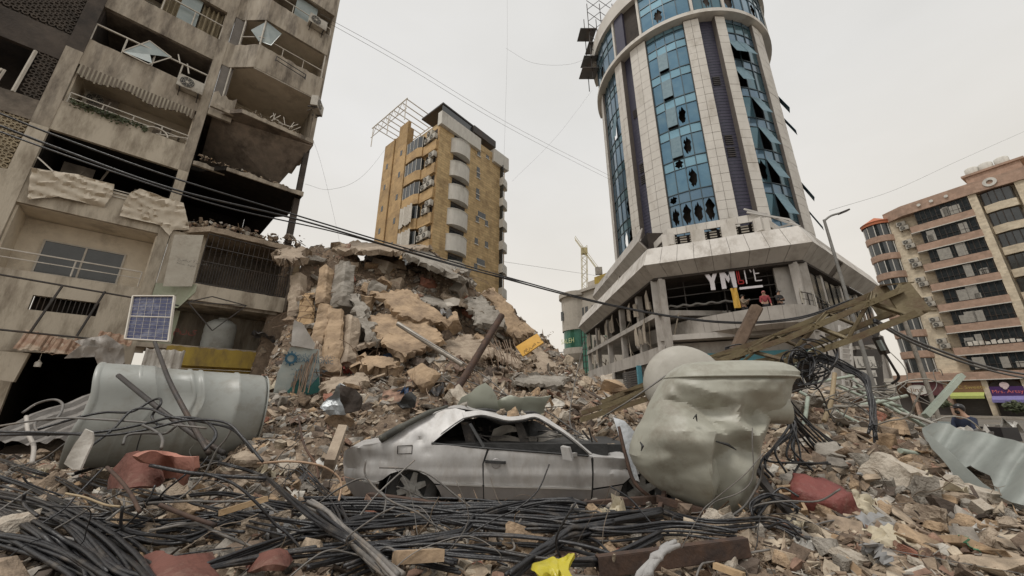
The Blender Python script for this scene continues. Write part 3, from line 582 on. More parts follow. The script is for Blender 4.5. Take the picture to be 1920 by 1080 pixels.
for i,(x,y,w,h,lb) in enumerate([(22,655,.85,.9,'leftmost rusty corrugated awning sheet above the dark shop'),(75,658,.75,.75,'rusty corrugated awning sheet, second from left'),(130,652,.8,.55,'bent rusty awning sheet above the hanging bottle'),(178,640,.8,.6,'brown rusty sheet next to the solar panel')]):
    s_,z=LB.sz(x,y,1.4); corr(LB.P(s_,1.35,z),LB.u+Vector((0,0,-.06)),-LB.n*.75+Vector((0,0,.62)),w,h,rsh,'corrugated_sheet',lb,per=.2,amp=.02,bend=.1,seed=i)
wsh=M('white_sheet',(.60,.58,.54),(.45,.42,.38),rough=.5,dirt=(.22,.17,.13),damt=.3,dscale=3,metal=.1)
s_,z=LB.sz(262,694,2.2); corr(LB.P(s_,2.2,z),LB.u,(0,0,1),.95,.68,wsh,'corrugated_sheet','crumpled white corrugated sheet standing under the solar panel',per=.2,amp=.025,bend=.16,seed=8)
s_,z=LB.sz(-40,700,1.2); m=MB(); m.prism([LB.P(*LB.sz(x,y,1.2)[:1],1.2,LB.sz(x,y,1.2)[1]) for x,y in [(-60,655),(55,662),(25,716),(-60,705)]],-LB.n*.3); tag(m.build('boxed_panel',plaster),'plain cream panel hanging at the left edge beside the dark shop','panel')
# slanted corrugated roof low at left
corr(atY(-60,830,7.6),(1,.25,.0),(.25,.9,.55),1.7,2.2,M('dark_corrugated',(.13,.12,.11),(.20,.185,.17),rough=.6,metal=.3,dirt=(.06,.05,.045),damt=.4,stretch=(3,1,1)),'corrugated_roof','dark grey corrugated roof sheet sloping at the far left edge','roof sheet',per=.32,amp=.035,bend=.12) if False else corr(atY(-60,830,7.6),(1,.25,.0),(.25,.9,.55),1.7,2.2,M('dark_corrugated',(.13,.12,.11),(.20,.185,.17),rough=.6,metal=.3,dirt=(.06,.05,.045),damt=.4,stretch=(3,1,1)),'corrugated_sheet','dark grey corrugated roof sheet sloping down at the far left edge',per=.32,amp=.035,bend=.12)
# torn plastic hanging over the shop edge
pl=M('grey_plastic',(.40,.37,.34),(.30,.275,.25),rough=.5,dirt=(.16,.13,.11),damt=.3,dscale=5)
for poly,d,lb,sd in [([(140,640),(200,628),(232,650),(235,700),(180,712),(186,690),(176,664)],1.5,'crumpled grey plastic film hanging over the right end of the dark shop',3),([(150,648),(215,652),(190,668),(120,672)],1.62,'thin pale plastic strips draped along the rusty awning',6)]:
    cloth_on(LB,poly,d,4,.40,sd,pl,'plastic_film',lb,'plastic film')
# hanging bottle
m=MB(); p=at_l(72,680,1.); m.lathe(p-U*.12,(0,0,1),[(0,.07),(.12,.075),(.15,.05),(.17,.02),(.2,.02)],12); m.tube([p+U*.08,p+U*.3],.006); tag(m.build('hanging_bottle',wht,None,50),'small white bottle hanging in the dark shop opening','bottle')
# solar panel on its bent pole
sp=M('solar_cells',(.022,.028,.085),(.04,.045,.10),rough=.25,dirt=(.26,.27,.32),damt=.5,dscale=7,sharp=.2,bump=.05)
c=[atY(236,636,6.6),atY(317,641,6.6),atY(328,556,6.9),atY(251,556,6.9)]
t=thing('solar_panel','dusty blue solar panel with white frame standing above the grey tank','solar panel',c[0])
nrm=(c[1]-c[0]).cross(c[3]-c[0]).normalized(); m=MB(); m.prism(c,-nrm*.03); m.build('cells',sp,t)
m=MB()
for i in range(4): m.bar(c[i]+nrm*.01,c[(i+1)%4]+nrm*.01,.022,.045,up=nrm)
m.bar(c[0].lerp(c[3],.52)+nrm*.004,c[1].lerp(c[2],.52)+nrm*.004,.014,.01,up=nrm); m.build('frame',whitepaint,t)
m=MB()
for i in range(1,6): m.bar(c[0].lerp(c[1],i/6)+nrm*.003,c[3].lerp(c[2],i/6)+nrm*.003,.003,.003,up=nrm)
for i in range(1,12): m.bar(c[0].lerp(c[3],i/12)+nrm*.003,c[1].lerp(c[2],i/12)+nrm*.003,.0022,.003,up=nrm)
m.build('cell_lines',whitepaint,t)
m=MB(); m.tube(catmull([atY(290,641,6.6),atY(300,668,6.),atY(318,715,5.3),atY(352,780,4.8),atY(392,850,4.3)],6),.028,8); tag(m.build('bent_pole',darkmetal,None,'full'),'bent dark pole running down from the solar panel across the grey tank','pole')
m=MB(); m.tube([atY(222,704,5.2),atY(300,768,4.9),atY(370,820,4.6),atY(420,850,4.4)],.03,8); tag(m.build('bent_pole',darkmetal,None,'full'),'straight dark pole with a blunt end slanting across the grey tank','pole')
# small water tank in the recess
tankm=M('tank_grey',(.33,.34,.32),(.26,.265,.25),rough=.5,dirt=(.18,.16,.13),damt=.35,dscale=1.6,bump=.12,bscale=3)
tnk=thing('water_tank','upright grey ribbed water tank standing in the recess above the yellow fascia','water tank',LB.P(2.35,.0,3.78))
m=MB(); m.lathe(LB.P(2.35,-.1,3.78),(0,0,1),[(0,.5),(.05,.52)]+[(z,.52+(.02 if i%2 else 0)) for i,z in enumerate([.15,.2,.4,.45,.65,.7,.9])]+[(1.0,.5),(1.15,.3),(1.2,.12)],28); m.build('shell',tankm,tnk,50)
m=MB(); m.lathe(LB.P(2.35,-.1,4.97),(0,0,1),[(0,.16),(.06,.16),(.07,0)],14); m.build('lid',tankm,tnk)
# frame of a fallen sign (diamond)
m=MB(); q=[at_l(*p,1.3) for p in [(398,556),(430,548),(462,573),(430,600),(398,620),(352,566)]]
for a,c_ in [(0,2),(2,4),(4,5),(5,0),(5,2)]: m.bar(q[a],q[c_],.035)
tag(m.build('fallen_bracket',darkmetal),'thin diamond shaped metal frame hanging below the balcony grille','frame')
# graffiti on the recess wall
m=MB(); m.text('\u0645\u0646\u0649',at_l(325,622,.02),u,U,.35,0); m.build('wall_writing',M('ink_red',(.18,.05,.04),(.2,.06,.05),bump=0),lt)
m=MB(); m.prism([at_l(487,250,.87)]*1+[at_l(*p,.87) for p in [(498,250),(502,255)]],LB.n*.01)
# ================================================================ ORANGE APARTMENT TOWER
O0=atY(818,337,37); OR=Fr((O0.x,O0.y),50); OL=Fr((O0.x,O0.y),140,-1)
ob=blockmat('ochre_stone',(.62,.46,.25),(.55,.39,.20),(.60,.58,.55),1.1,.34,rot=50,dirt=(.30,.20,.10)); ob2=blockmat('ochre_render',(.52,.35,.17),(.44,.29,.135),(.8,.78,.75),9,1.62,rot=140,ms=.03,dirt=(.24,.15,.08))
wb=M('ribbed_white',(.62,.60,.55),(.52,.50,.46),dirt=(.35,.32,.28),damt=.3,stretch=(1,1,.3))
ot=thing('ochre_apartment_block','tall ochre apartment block with white curved balconies rising behind the debris heap','building',(O0.x,O0.y,0))
m=MB(); m.hexa([OR.P(0,0,0),OR.P(12,0,0),OR.P(12,-11.6,0),OR.P(0,-11.6,0),OR.P(0,0,34.6),OR.P(12,0,34.6),OR.P(12,-11.6,34.6),OR.P(0,-11.6,34.6)]); m.build('wall',ob,ot)
m=MB(); m.fbox(OL,0,5.6,0,.02,0,34); m.fbox(OL,5.6,11.7,0,.5,0,36.6); m.fbox(OL,5.6,7.6,.5,.9,0,37.4); m.build('wall',ob2,ot)
P_=3.27
tops=[33.3-P_*k for k in range(9)]
for k,z in enumerate(tops):
    m=MB(); pl=[(1.85+3.1*i/10, .15+.75*math.sin(math.pi*i/10)**.6) for i in range(11)]; m.fprism(OR,[(1.85,0)]+pl+[(4.95,0)],z-2.05,z-.05); m.build('balcony',wb,ot)
    m=MB(); m.fprism(OR,[(1.8,0)]+[(a,d+.06) for a,d in pl]+[(5.0,0)],z-.05,z+.03); m.build('balcony_rim',wb,ot)
    m=MB(); m.fbox(OR,2.3,4.5,0,.03,z+.03,z+1.1); w=m.build('window',glass_dark,ot); m=MB(); m.fbox(OR,2.3,4.5,.03,.09,z+.75,z+1.12); m.build('shutter',darkmetal,w)
m=MB(); m.fbox(OR,-.15,6.6,-.3,.45,34.1,36.0); m.build('roof_parapet',wb,ot); m=MB(); m.fbox(OR,9.3,12.4,-.3,.45,34.0,36.1); m.build('roof_parapet',wb,ot); m=MB(); m.fbox(OR,6.6,9.3,-.2,.05,34.6,35.6); m.build('roof_parapet',ob,ot)
m=MB(); m.fbox(OR,.3,9.6,-4.5,-.1,37.7,37.9); m.fbox(OR,5.5,9.8,-4.5,.2,36.6,37.7); m.build('roof_shelter',darkmetal,ot); m=MB(); m.fbox(OR,.4,5.4,-.3,-.2,36.0,37.7); m.build('roof_glazing',glass_dark,ot)
for k in range(9): # right end rounded balconies
    z=33.6-P_*k; m=MB(); pl=[(10.9+1.7*math.sin(math.pi*i/10), .9-1.9*i/10*1.0) for i in range(11)]
    m.fprism(OR,[(10.9,0),(10.9,.7)]+[(11.0+1.7*math.sin(math.pi*i/10),.7-1.8*i/10) for i in range(1,11)],z-2.6,z-1.4); m.build('balcony',wb,ot)
    m=MB(); m.fprism(OR,[(11.0,0),(11.0,.6)]+[(11.0+.9*math.sin(math.pi*i/6),.6-1.6*i/6) for i in range(1,7)],z-1.4,z+.66); m.build('window',glass_dark,ot)
for i,(x,y) in enumerate([(588,317),(588,345),(632,358),(585,428),(585,455),(582,537),(582,563),(603,658),(580,677),(627,698),(575,788),(627,806),(598,895),(572,918)]):
    s_,z=OR.sz(680+x/2.7,160+y/2.7); w_=.7 if i in (7,12) else .28; m=MB(); m.fbox(OR,s_-w_,s_+w_,0,.02,z-.4,z+.4); w=m.build('window',glass_dark,ot); m=MB(); m.fbox(OR,s_-w_-.08,s_+w_+.08,0,.10,z-.52,z-.4); m.build('sill',wb,w)
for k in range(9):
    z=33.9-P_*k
    m=MB(); m.fbox(OL,.35,2.35,.0,.03,z-1.75,z-.1); m.build('recess',smoke_shade,ot)  # flat dark panel painted in place of the shade of an open bay
    m=MB(); m.fprism(OL,[(2.6,0),(2.6,.5),(3.2,.8),(5.5,.8),(5.5,0)],z-3.27,z-1.95); m.fprism(OL,[(.1,0),(.1,.35),(2.6,.35),(2.6,0)],z-3.27,z-1.95); m.build('parapet',ob2,ot)
    m=MB(); m.fprism(OL,[(2.6,0),(2.6,.45),(3.2,.75),(5.45,.75),(5.45,0)],z-1.95,z-.3); w=m.build('window',glass_dark,ot)
    m=MB()
    for a,d in [(2.6,.47),(3.2,.77),(4.0,.77),(4.8,.77),(5.45,.77)]: m.bar(OL.P(a,d,z-1.95),OL.P(a,d,z-.3),.06)
    m.build('frame',wb,w)
    for s_,zz in ([(.6,z-1.1),(1.2,z-1.9)] if k%2 else [(.7,z-1.75),(1.3,z-1.0),(1.7,z-1.85)]):
        AC(OL.P(s_,.35,zz),R(320),'air conditioner on the ochre block, %s row from top, %s'%(['first','second','third','fourth','fifth','sixth','seventh','eighth','ninth'][k],{.6:'lower right',1.2:'lower left',.7:'lower right',1.3:'upper middle',1.7:'lower left'}[s_]),1.25)
    if k in (3,4): 
        m=MB(); vs=[];fs=[]
        for i in range(13):
            a=2.9+2.4*i/12
            for zz in (z-2.6+.25*math.sin(i),z-1.2,z-.1): vs.append(OL.P(a,1.0+.15*math.sin(i*1.9),zz))
        for i in range(12):
            for j in range(2): fs.append((i*3+j,i*3+3+j,i*3+4+j,i*3+j+1))
        shell(m,vs,fs,.02); tag(m.build('hanging_cloth',whitepaint),['large pale cloth hanging out of the ochre block, upper one','pale cloth hanging out of the ochre block, lower one'][k-3],'cloth')
    for s_ in (6.6,10.6): m=MB(); dd=.9 if s_<7.6 else .5; m.fbox(OL,s_-.22,s_+.22,dd,dd+.02,z-1.5,z-.7); m.build('window',glass_dark,ot)
m=MB()
for s_ in (7.9,9.1): m.tube([OL.P(s_,.62,0),OL.P(s_,.62,36.5+(s_<8))],.09,6)
m.build('drain_pipe',ob2,ot)
m=MB() # roof pergola frame
z=38.4
for i in range(9): a=4.5+i*1.0; m.bar(OL.P(a,2.2,z+.9),OL.P(a,-3,z+.9),.09)
for d in (2.2,-3): m.bar(OL.P(4.3,d,z+.9),OL.P(12.9,d,z+.9),.1); m.bar(OL.P(4.3,d,z-.7),OL.P(12.9,d,z-.7),.07)
for a in (4.5,8.5,12.5):
    for d in (2.2,-3): m.bar(OL.P(a,d,z-2.4),OL.P(a,d,z+.9),.09)
for i in range(4): a=4.5+i*2; m.bar(OL.P(a,2.2,z-.7),OL.P(a+1,2.2,z+.9),.05); m.bar(OL.P(a+2,2.2,z-.7),OL.P(a+1,2.2,z+.9),.05)
m.build('roof_frame',whitepaint,ot)
# ================================================================ GLASS TOWER
TC=Vector((19.2,33.9,0)); TR=8.35
tw=thing('glass_tower','tall round tower of blue glass and pale stone strips with broken panes','building',(TC.x,TC.y,0))
gl_b=M('blue_glass',(.08,.165,.24),(.13,.235,.31),rough=.10,metal=.55,scale=.5,bump=0,dirt=(.16,.25,.30),damt=.4,dscale=.6); gl_l=M('light_blue_glass',(.17,.31,.385),(.21,.36,.44),rough=.12,metal=.5,scale=.6,bump=0)
gl_t=M('teal_glass',(.06,.125,.155),(.11,.20,.24),rough=.12,metal=.55,scale=.4,bump=0,dirt=(.09,.12,.13),damt=.4); gl_d=M('navy_tiles',(.035,.033,.06),(.055,.05,.08),rough=.5,bump=.2,bscale=30,metal=.1); gl_g=M('slate_glass',(.10,.17,.24),(.15,.23,.30),rough=.14,metal=.5,scale=.4,bump=0,dirt=(.12,.14,.15),damt=.4)
stone=M('pale_stone',(.61,.58,.535),(.52,.49,.45),rough=.7,scale=.8,dirt=(.28,.24,.19),damt=.3,dscale=.5,stretch=(1,1,.5),bump=.12); joint=M('stone_joint',(.16,.14,.12),(.12,.10,.09),bump=0)
gl_sash=M('sash_glass',(.10,.17,.21),(.15,.23,.27),rough=.6,metal=.0,bump=0,spec=.3)
frame_b=M('mullion',(.05,.075,.09),(.04,.06,.07),rough=.4,bump=0,metal=.3)
def TP(a,r,z): return TC+Vector((math.cos(R(a))*r,math.sin(R(a))*r,z))
Z0,Z1,FH=12.2,36.3,3.2
m=MB(); m.lathe(TC,(0,0,1),[(0,TR-1.2),(46,TR-1.2),(46.1,0)],48); m.build('core',smoke_shade,tw)
trr=random.Random(31)
def curved(mb,a0,a1,r0,r1,z0,z1,n=None):
    n=n or max(1,int(abs(a1-a0)/4)); 
    for i in range(n):
        p=a0+(a1-a0)*i/n;q=a0+(a1-a0)*(i+1)/n
        mb.hexa([TP(p,r1,z0),TP(q,r1,z0),TP(q,r0,z0),TP(p,r0,z0),TP(p,r1,z1),TP(q,r1,z1),TP(q,r0,z1),TP(p,r0,z1)])
def stone_strip(a0,a1,rr=.28,cols=2,tw_=tw,z0=Z0,z1=Z1):
    m=MB(); curved(m,a0,a1,TR-.6,TR+rr-.03,z0,z1,cols); m.build('stone_backing',joint,tw_)
    m=MB(); z=z0; k=0
    while z<z1-.1:
        for c in range(cols):
            p=a0+(a1-a0)*c/cols; q=a0+(a1-a0)*(c+1)/cols; g=.10; o_=trr.uniform(-.006,.012)
            curved(m,p+g,q-g,TR+rr-.03,TR+rr+o_,z+.015,min(z+.79,z1),1)
        z+=.8
    m.build('stone_cladding',stone,tw_)
broken={}
def glass_strip(a0,a1,cols,mats,zs=Z0,ze=Z1,br=(),name='window_band',sash=(),rr=0.,low=None):
    z=zs;k=0;mats_=mats
    while z<ze-.5:
        h=min(FH,ze-z); m=MB(); mm=MB(); curved(mm,a0,a1,TR-.1+rr,TR+.04+rr,z-.04,z+.04,cols); sp=z+h*.7; curved(mm,a0,a1,TR-.1+rr,TR+.03+rr,sp-.03,sp+.03,cols)
        for c in range(cols+1): p=a0+(a1-a0)*c/cols; mm.bar(TP(p,TR+rr,z),TP(p,TR+rr,z+h),.07,.07,up=(math.cos(R(p)),math.sin(R(p)),0))
        for c in range(cols):
            p=a0+(a1-a0)*c/cols;q=a0+(a1-a0)*(c+1)/cols
            for (u0,u1,mi) in ((z,sp,0),(sp,z+h,1)):
                m.cur=mi; t_=trr.uniform(-.02,.02)
                if (k,c,mi) in br: # shattered pane: jagged remainder round a hole
                    kk=17; po=[(0,0),(1,0),(1,1),(0,1)]; rr2=random.Random(k*31+c*7+mi); sc_=rr2.uniform(.88,1.08); hole=[(.5+.44*math.cos(2*math.pi*i/kk)*(.97 if i%2 else rr2.uniform(.45,.85))*sc_,.5+.46*math.sin(2*math.pi*i/kk)*(.97 if (i+1)%2 else rr2.uniform(.45,.85))*sc_) for i in range(kk)]
                    def X(x,y): return TP(p+(q-p)*x,TR-.02+rr,u0+(u1-u0)*y)
                    outer=[]
                    for i in range(kk):
                        th=2*math.pi*i/kk; cx,cy=math.cos(th),math.sin(th); s_=.5/max(abs(cx),abs(cy)); outer.append((.5+cx*s_,.5+cy*s_))
                    vs=[X(*o_) for o_ in outer]+[X(*h_) for h_ in hole]; m.add(vs,[(i,(i+1)%kk,kk+(i+1)%kk,kk+i) for i in range(kk)])
                elif (k,c) in sash and mi==0: pass
                else: m.add([TP(p,TR-.02+t_+rr,u0),TP(q,TR-.02-t_+rr,u0),TP(q,TR-.02-t_+rr,u1),TP(p,TR-.02+t_+rr,u1)],[(0,1,2,3)])
        w=m.build(name,low if (low and k<2) else mats,tw); mm.build('mullions',frame_b,w)
        for (kk_,c) in sash:
            sw_=.28 if cols==4 and rr==0 and a0<-100 else .75
            if kk_==k:
                p=a0+(a1-a0)*c/cols+.2;q=a0+(a1-a0)*(c+1)/cols-.2; ms=MB(); a=[TP(p,TR+.03+rr,sp),TP(q,TR+.03+rr,sp)]; b_=[TP(q,TR+sw_+rr,z+.12),TP(p,TR+sw_+rr,z+.12)]; ms.prism([a[0],a[1],b_[0],b_[1]],(0,0,.04)); ms.build('open_sash',gl_sash,w)
        z+=FH;k+=1
def dark_strip(a0,a1):
    m=MB(); curved(m,a0,a1,TR-.5,TR-.28,Z0,Z1+3,2); m.cur=1; z=Z0+.3
    while z<Z1+3: curved(m,a0,a1,TR-.28,TR-.262,z,z+.012,2); z+=.32
    m.build('navy_cladding',[gl_d,frame_b],tw)
    for z in (Z0+9,Z0+10.2,Z0+16.5):
        m=MB()
        for i in range(5): curved(m,a0+(a1-a0)*.28,a0+(a1-a0)*.72,TR-.28,TR-.20,z+i*.2,z+i*.2+.09,1)
        m.build('louvre',darkmetal,tw)
glass_strip(-184,-160,4,[gl_g,gl_t],br={(0,2,0),(0,3,0),(1,2,0),(1,3,0),(2,3,0),(0,1,0)},sash={(5,2)})
stone_strip(-160,-153.2); dark_strip(-153.2,-145.2); stone_strip(-145.2,-134)
glass_strip(-134,-110.4,4,[gl_b,gl_l],br={(0,0,0),(0,1,0),(0,2,0),(0,3,0),(1,0,0),(1,1,0),(1,2,0),(1,3,0),(2,2,0),(3,2,0),(4,2,0),(1,0,1),(0,3,1),(2,1,1)},sash={(3,1),(5,1),(6,1),(4,1)},low=[gl_g,gl_g])
stone_strip(-110.4,-101.6); dark_strip(-101.6,-91.9); stone_strip(-91.9,-85.8,cols=1)
glass_strip(-85.8,-64.6,3,[gl_t,gl_g],br={(0,0,0),(2,0,0)},sash={(0,1),(1,1),(2,1),(3,1),(4,1),(6,1),(5,0),(6,0)})
stone_strip(-64.6,-52); glass_strip(-52,-28,4,[gl_t,gl_g],sash={(0,2),(1,1),(2,2),(4,1),(5,2)}); stone_strip(-28,-16)
stone_strip(-196,-184); stone_strip(-203,-196)
# the projecting ring of the top storeys
RR=.6
m=MB(); curved(m,-210,-10,TR-.6,TR+RR+.12,Z1+.05,Z1+.45,50); m.build('ring_band',stone,tw)
m=MB(); curved(m,-210,-10,TR-.8,TR+RR+.35,Z1+5.3,Z1+7.2,50); m.build('ring_band',stone,tw)
m=MB(); curved(m,-210,-10,TR-.4,TR+RR-.2,Z1+.45,Z1+5.3,50); m.build('ring_wall',smoke_shade,tw)
for a0,a1,c,mt in [(-184,-156,4,[gl_g,gl_t]),(-134,-106,4,[gl_b,gl_l]),(-104,-88,3,[gl_t,gl_b]),(-86,-40,7,[gl_b,gl_t]),(-38,-12,4,[gl_t,gl_g])]:
    glass_strip(a0,a1,c,mt,Z1+.45,Z1+5.3,br={(0,1,0)} if c<7 else {(0,3,0),(0,0,0)},rr=RR-.02)
for a in (-155,-135,-105,-87,-39): 
    m=MB(); curved(m,a-.7,a+.7,TR+RR-.3,TR+RR+.12,Z1+.45,Z1+5.3,1); m.build('ring_pier',stone,tw)
m=MB(); curved(m,-153,-146,TR-.3,TR+RR+.1,Z1+.45,Z1+5.3,2); m.build('navy_cladding',gl_d,tw)
# rooftop antennas / panels on a lattice stand at the left of the tower top
rt=thing('rooftop_rack','dark solar racks on a steel stand at the top left of the round tower','rack',TP(-188,TR+.5,Z1+7.2))
m=MB(); cc=TP(-188,TR-.2,0)
for dx in (-1.6,0,1.6):
    for dy in (-1,1): m.bar(cc+Vector((dx,dy,Z1+2)),cc+Vector((dx,dy,Z1+14)),.08)
for z in range(3,14,2):
    for dx in (-1.6,0): m.bar(cc+Vector((dx,-1,Z1+z)),cc+Vector((dx+1.6,-1,Z1+z+1.6)),.05); m.bar(cc+Vector((dx+1.6,-1,Z1+z)),cc+Vector((dx,-1,Z1+z+1.6)),.05)
m.build('stand',darkmetal,rt)
for i,(dz,dx) in enumerate([(3.2,-2.0),(5,-1.7),(7.2,-1.0),(9.4,-1.9),(10.4,1.6)]):
    m=MB(); m.prism([cc+Vector((dx-.8,-1.3,Z1+dz)),cc+Vector((dx+1.2,-1.3,Z1+dz)),cc+Vector((dx+1.2,1.,Z1+dz+.7)),cc+Vector((dx-.8,1.,Z1+dz+.7))],(0,0,.1)); m.build('rack_panel',darkmetal,rt)
# ================================================================ PODIUM
pod=thing('podium_building','wide pale stone podium block with slanted canopy and smashed shop floors under the round tower','building',(14,22,0))
PL=Vector((9.67,23.9,0)); PR=Vector((17.32,20.4,0)); PE=Vector((30.2,29.6,0)); PS=Vector((8.96,45,0))
base=[PS,PL,PR,PE]
def off_line(pts,d): # offset polyline outward (towards the viewer side)
    out=[]
    for i,p in enumerate(pts):
        ns=[]
        for a,b_ in ((i-1,i),(i,i+1)):
            if 0<=a and b_<len(pts): t=(pts[b_]-pts[a]).normalized(); ns.append(Vector((t.y,-t.x,0)))
        n=sum(ns,Vector((0,0,0))); n=n/len(ns); k=n.length_squared; out.append(p+n*d/max(k,.3))
    return out
stone_g=M('grey_cladding',(.45,.42,.385),(.37,.345,.315),rough=.6,scale=.7,dirt=(.19,.165,.14),damt=.5,dscale=.8,bump=.15,stretch=(1,1,.5))
stone_c=M('canopy_stone',(.60,.57,.53),(.50,.47,.435),rough=.65,scale=1.,dirt=(.26,.225,.185),damt=.5,dscale=1.1,stretch=(1,1,.5),bump=.15)
def extr(prof,mat,name,pts=base,par=pod,pan=.9,backm=joint):
    """extrude a (d,z) profile along the plan polyline, in separate cladding panels with real joints"""
    lines=[off_line(pts,d) for d,z in prof]; m=MB(); mb_=MB()
    for si in range(len(pts)-1):
        Lx=(pts[si+1]-pts[si]).length; n=max(1,int(Lx/pan))
        for j in range(len(prof)-1):
            z0=prof[j][1];z1=prof[j+1][1]
            A0=lines[j][si];A1=lines[j][si+1];B0=lines[j+1][si];B1=lines[j+1][si+1]
            inn=(Vector((0,0,0)))
            t=(A1-A0).normalized(); nn=Vector((t.y,-t.x,0))
            for i in range(n):
                f0=(i+.012)/n; f1=(i+1-.012)/n
                q=[A0.lerp(A1,f0)+Vector((0,0,z0)),A0.lerp(A1,f1)+Vector((0,0,z0)),B0.lerp(B1,f1)+Vector((0,0,z1)),B0.lerp(B1,f0)+Vector((0,0,z1))]
                jj=trr.uniform(-.008,.008); nrm=(q[1]-q[0]).cross(q[3]-q[0]).normalized()
                if trr.random()<.012: continue
                m.prism([p+nrm*jj for p in q],-nrm*.06)
            q=[A0+Vector((0,0,z0)),A1+Vector((0,0,z0)),B1+Vector((0,0,z1)),B0+Vector((0,0,z1))]; nrm=(q[1]-q[0]).cross(q[3]-q[0]).normalized(); mb_.prism([p-nrm*.075 for p in q],-nrm*.05)
    mb_.build(name+'_backing',backm,par); return m.build(name,mat,par)
extr([(-.05,9.9),(.75,10.65)],stone_g,'canopy_soffit'); extr([(.75,10.65),(.2,12.0)],stone_c,'canopy_band'); 
m=MB(); top=off_line(base,.1); m.prism([top[0]+U*11.8,top[1]+U*11.8,top[2]+U*11.8,top[3]+U*11.8,Vector((34,50,11.8))],(0,0,.15)); m.build('podium_roof',stone_g,pod)
m=MB(); q=off_line(base,-.05); m.prism([q[0]+U*9.75,q[1]+U*9.75,q[2]+U*9.75,q[3]+U*9.75,Vector((34,50,9.75))],(0,0,.12)); m.build('podium_ceiling',smoke_shade,pod)
inner=off_line(base,-2.1)
extr([(-2.1,11.95),(-2.1,12.9)],stone,'attic_wall'); extr([(-2.1,13.75),(-2.1,14.3)],stone,'attic_wall')
for si,n in ((0,5),(1,3),(2,4)):
    a=inner[si];b_=inner[si+1]
    for i in range(n+1):
        p=a.lerp(b_,i/n); t=(b_-a).normalized(); m=MB(); m.bar(p+U*12.85,p+U*13.8,.9,.35,up=(t.y,-t.x,0)); m.build('attic_pier',stone,pod)
    m=MB(); t=(b_-a).normalized(); nn=Vector((t.y,-t.x,0))
    for i in range(n*3):
        f=(i+.2)/(n*3); g=(i+.9)/(n*3); dz=trr.uniform(-.12,.12)
        for k in range(4): m.bar(a.lerp(b_,f)-nn*.15+U*(12.95+.2*k+dz*k*.2),a.lerp(b_,g)-nn*.15+U*(12.95+.2*k+dz),.03,.10)
    m.build('louvre',M('louvre_beige',(.36,.33,.28),(.28,.25,.21)),pod)
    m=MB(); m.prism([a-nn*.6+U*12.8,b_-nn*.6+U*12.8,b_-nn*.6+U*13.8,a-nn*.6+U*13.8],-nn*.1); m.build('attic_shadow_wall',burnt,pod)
# second tier at the left, over the wing
ft=[Vector((10.6,44,0)),Vector((10.9,27.5,0))]
extr([(0,13.6),(.6,14.3),(.2,15.5)],stone_g,'upper_canopy',pts=ft,pan=1.0)
m=MB(); m.box(11.2,14,27.8,44,12,15.2); m.build('upper_wall',smoke_shade,pod)
# floors, columns and openings of the wings
def wing(a,b_,n,zf=(3.9,6.6,9.9),dep=5,par_h=.75,skip=(),seed=0):
    t=(b_-a).normalized(); nn=Vector((t.y,-t.x,0)); r=random.Random(seed)
    for i in range(n+1):
        p=a.lerp(b_,i/n)-nn*.5; m=MB(); m.bar(p,p+U*9.8,.42,.42,up=nn); m.build('column',stone_g,pod)
    for z in zf[:-1]:
        m=MB(); m.prism([a-nn*.15+U*z,b_-nn*.15+U*z,b_-nn*dep+U*z,a-nn*dep+U*z],U*.35); m.build('floor_slab',stone_g,pod)
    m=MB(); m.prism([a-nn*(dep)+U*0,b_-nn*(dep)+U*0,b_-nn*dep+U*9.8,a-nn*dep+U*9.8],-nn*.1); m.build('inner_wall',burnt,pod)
    return t,nn
t,nn=wing(PS,PL,5,zf=(4.4,7.3,9.9))
for i in range(5): # damaged parapets of the left wing
    a=PS.lerp(PL,i/5)-nn*.1;b_=PS.lerp(PL,(i+1)/5)-nn*.1
    m=MB(); m.prism([a+U*4.4,b_+U*4.4,b_+U*(5.3),a+U*(5.3)],-nn*.15); m.build('parapet',stone_g,pod)
    r=random.Random(i)
    m=MB()
    for k in range(8): f=r.random(); p=a.lerp(b_,f); z=r.choice([5.3,7.6]); h=r.uniform(.4,2.3); m.bar(p+U*z-nn*r.uniform(.1,1.5),p+U*(z+h)+t*r.uniform(-1.1,1.1)-nn*r.uniform(.1,1.5),.05,.07)
    for k in range(3): f=r.random(); p=a.lerp(b_,f); z=r.choice([6.,8.2]); m.prism([p+U*z,p+t*r.uniform(.4,1)+U*(z-.2),p+t*r.uniform(.3,.8)+U*(z+r.uniform(.8,1.6)),p+U*(z+1)],-nn*.04)
    tag(m.build('wrecked_fittings',plaster_dirty),['wrecked window frames in the farthest bay of the podium left wing','wrecked frames in the second farthest bay of the podium left wing','wrecked frames in the middle bay of the podium left wing','bent panels and frames in the fourth bay of the podium left wing','wrecked frames in the bay next to the front corner of the podium'][i],'debris')
m=MB(); 
for i in range(24): 
    z=.1+i*.17; m.prism([PS.lerp(PL,.62)+U*z,PS.lerp(PL,.8)+U*z,PS.lerp(PL,.8)+U*(z+.13),PS.lerp(PL,.62)+U*(z+.13)],nn*.04)
m.build('roller_shutter',darkmetal,pod)
m=MB(); m.prism([PS+U*0,PS.lerp(PL,.5)+U*0,PS.lerp(PL,.5)+U*4.4,PS+U*4.4],-nn*.1); m.build('wall',stone_g,pod)
bq=M('blue_paint',(.10,.30,.36),(.08,.24,.30),dirt=(.2,.18,.15),damt=.3)
m=MB(); p=PL+Vector((.1,1.4,0)); m.bar(p,p+U*4.4,.5,.5); p=PS.lerp(PL,.8); m.bar(p+nn*.02,p+nn*.02+U*4.4,.3,.3); m.build('teal_column',bq,pod)
t3,n3=wing(PR,PE,4,zf=(5.6,9.9))
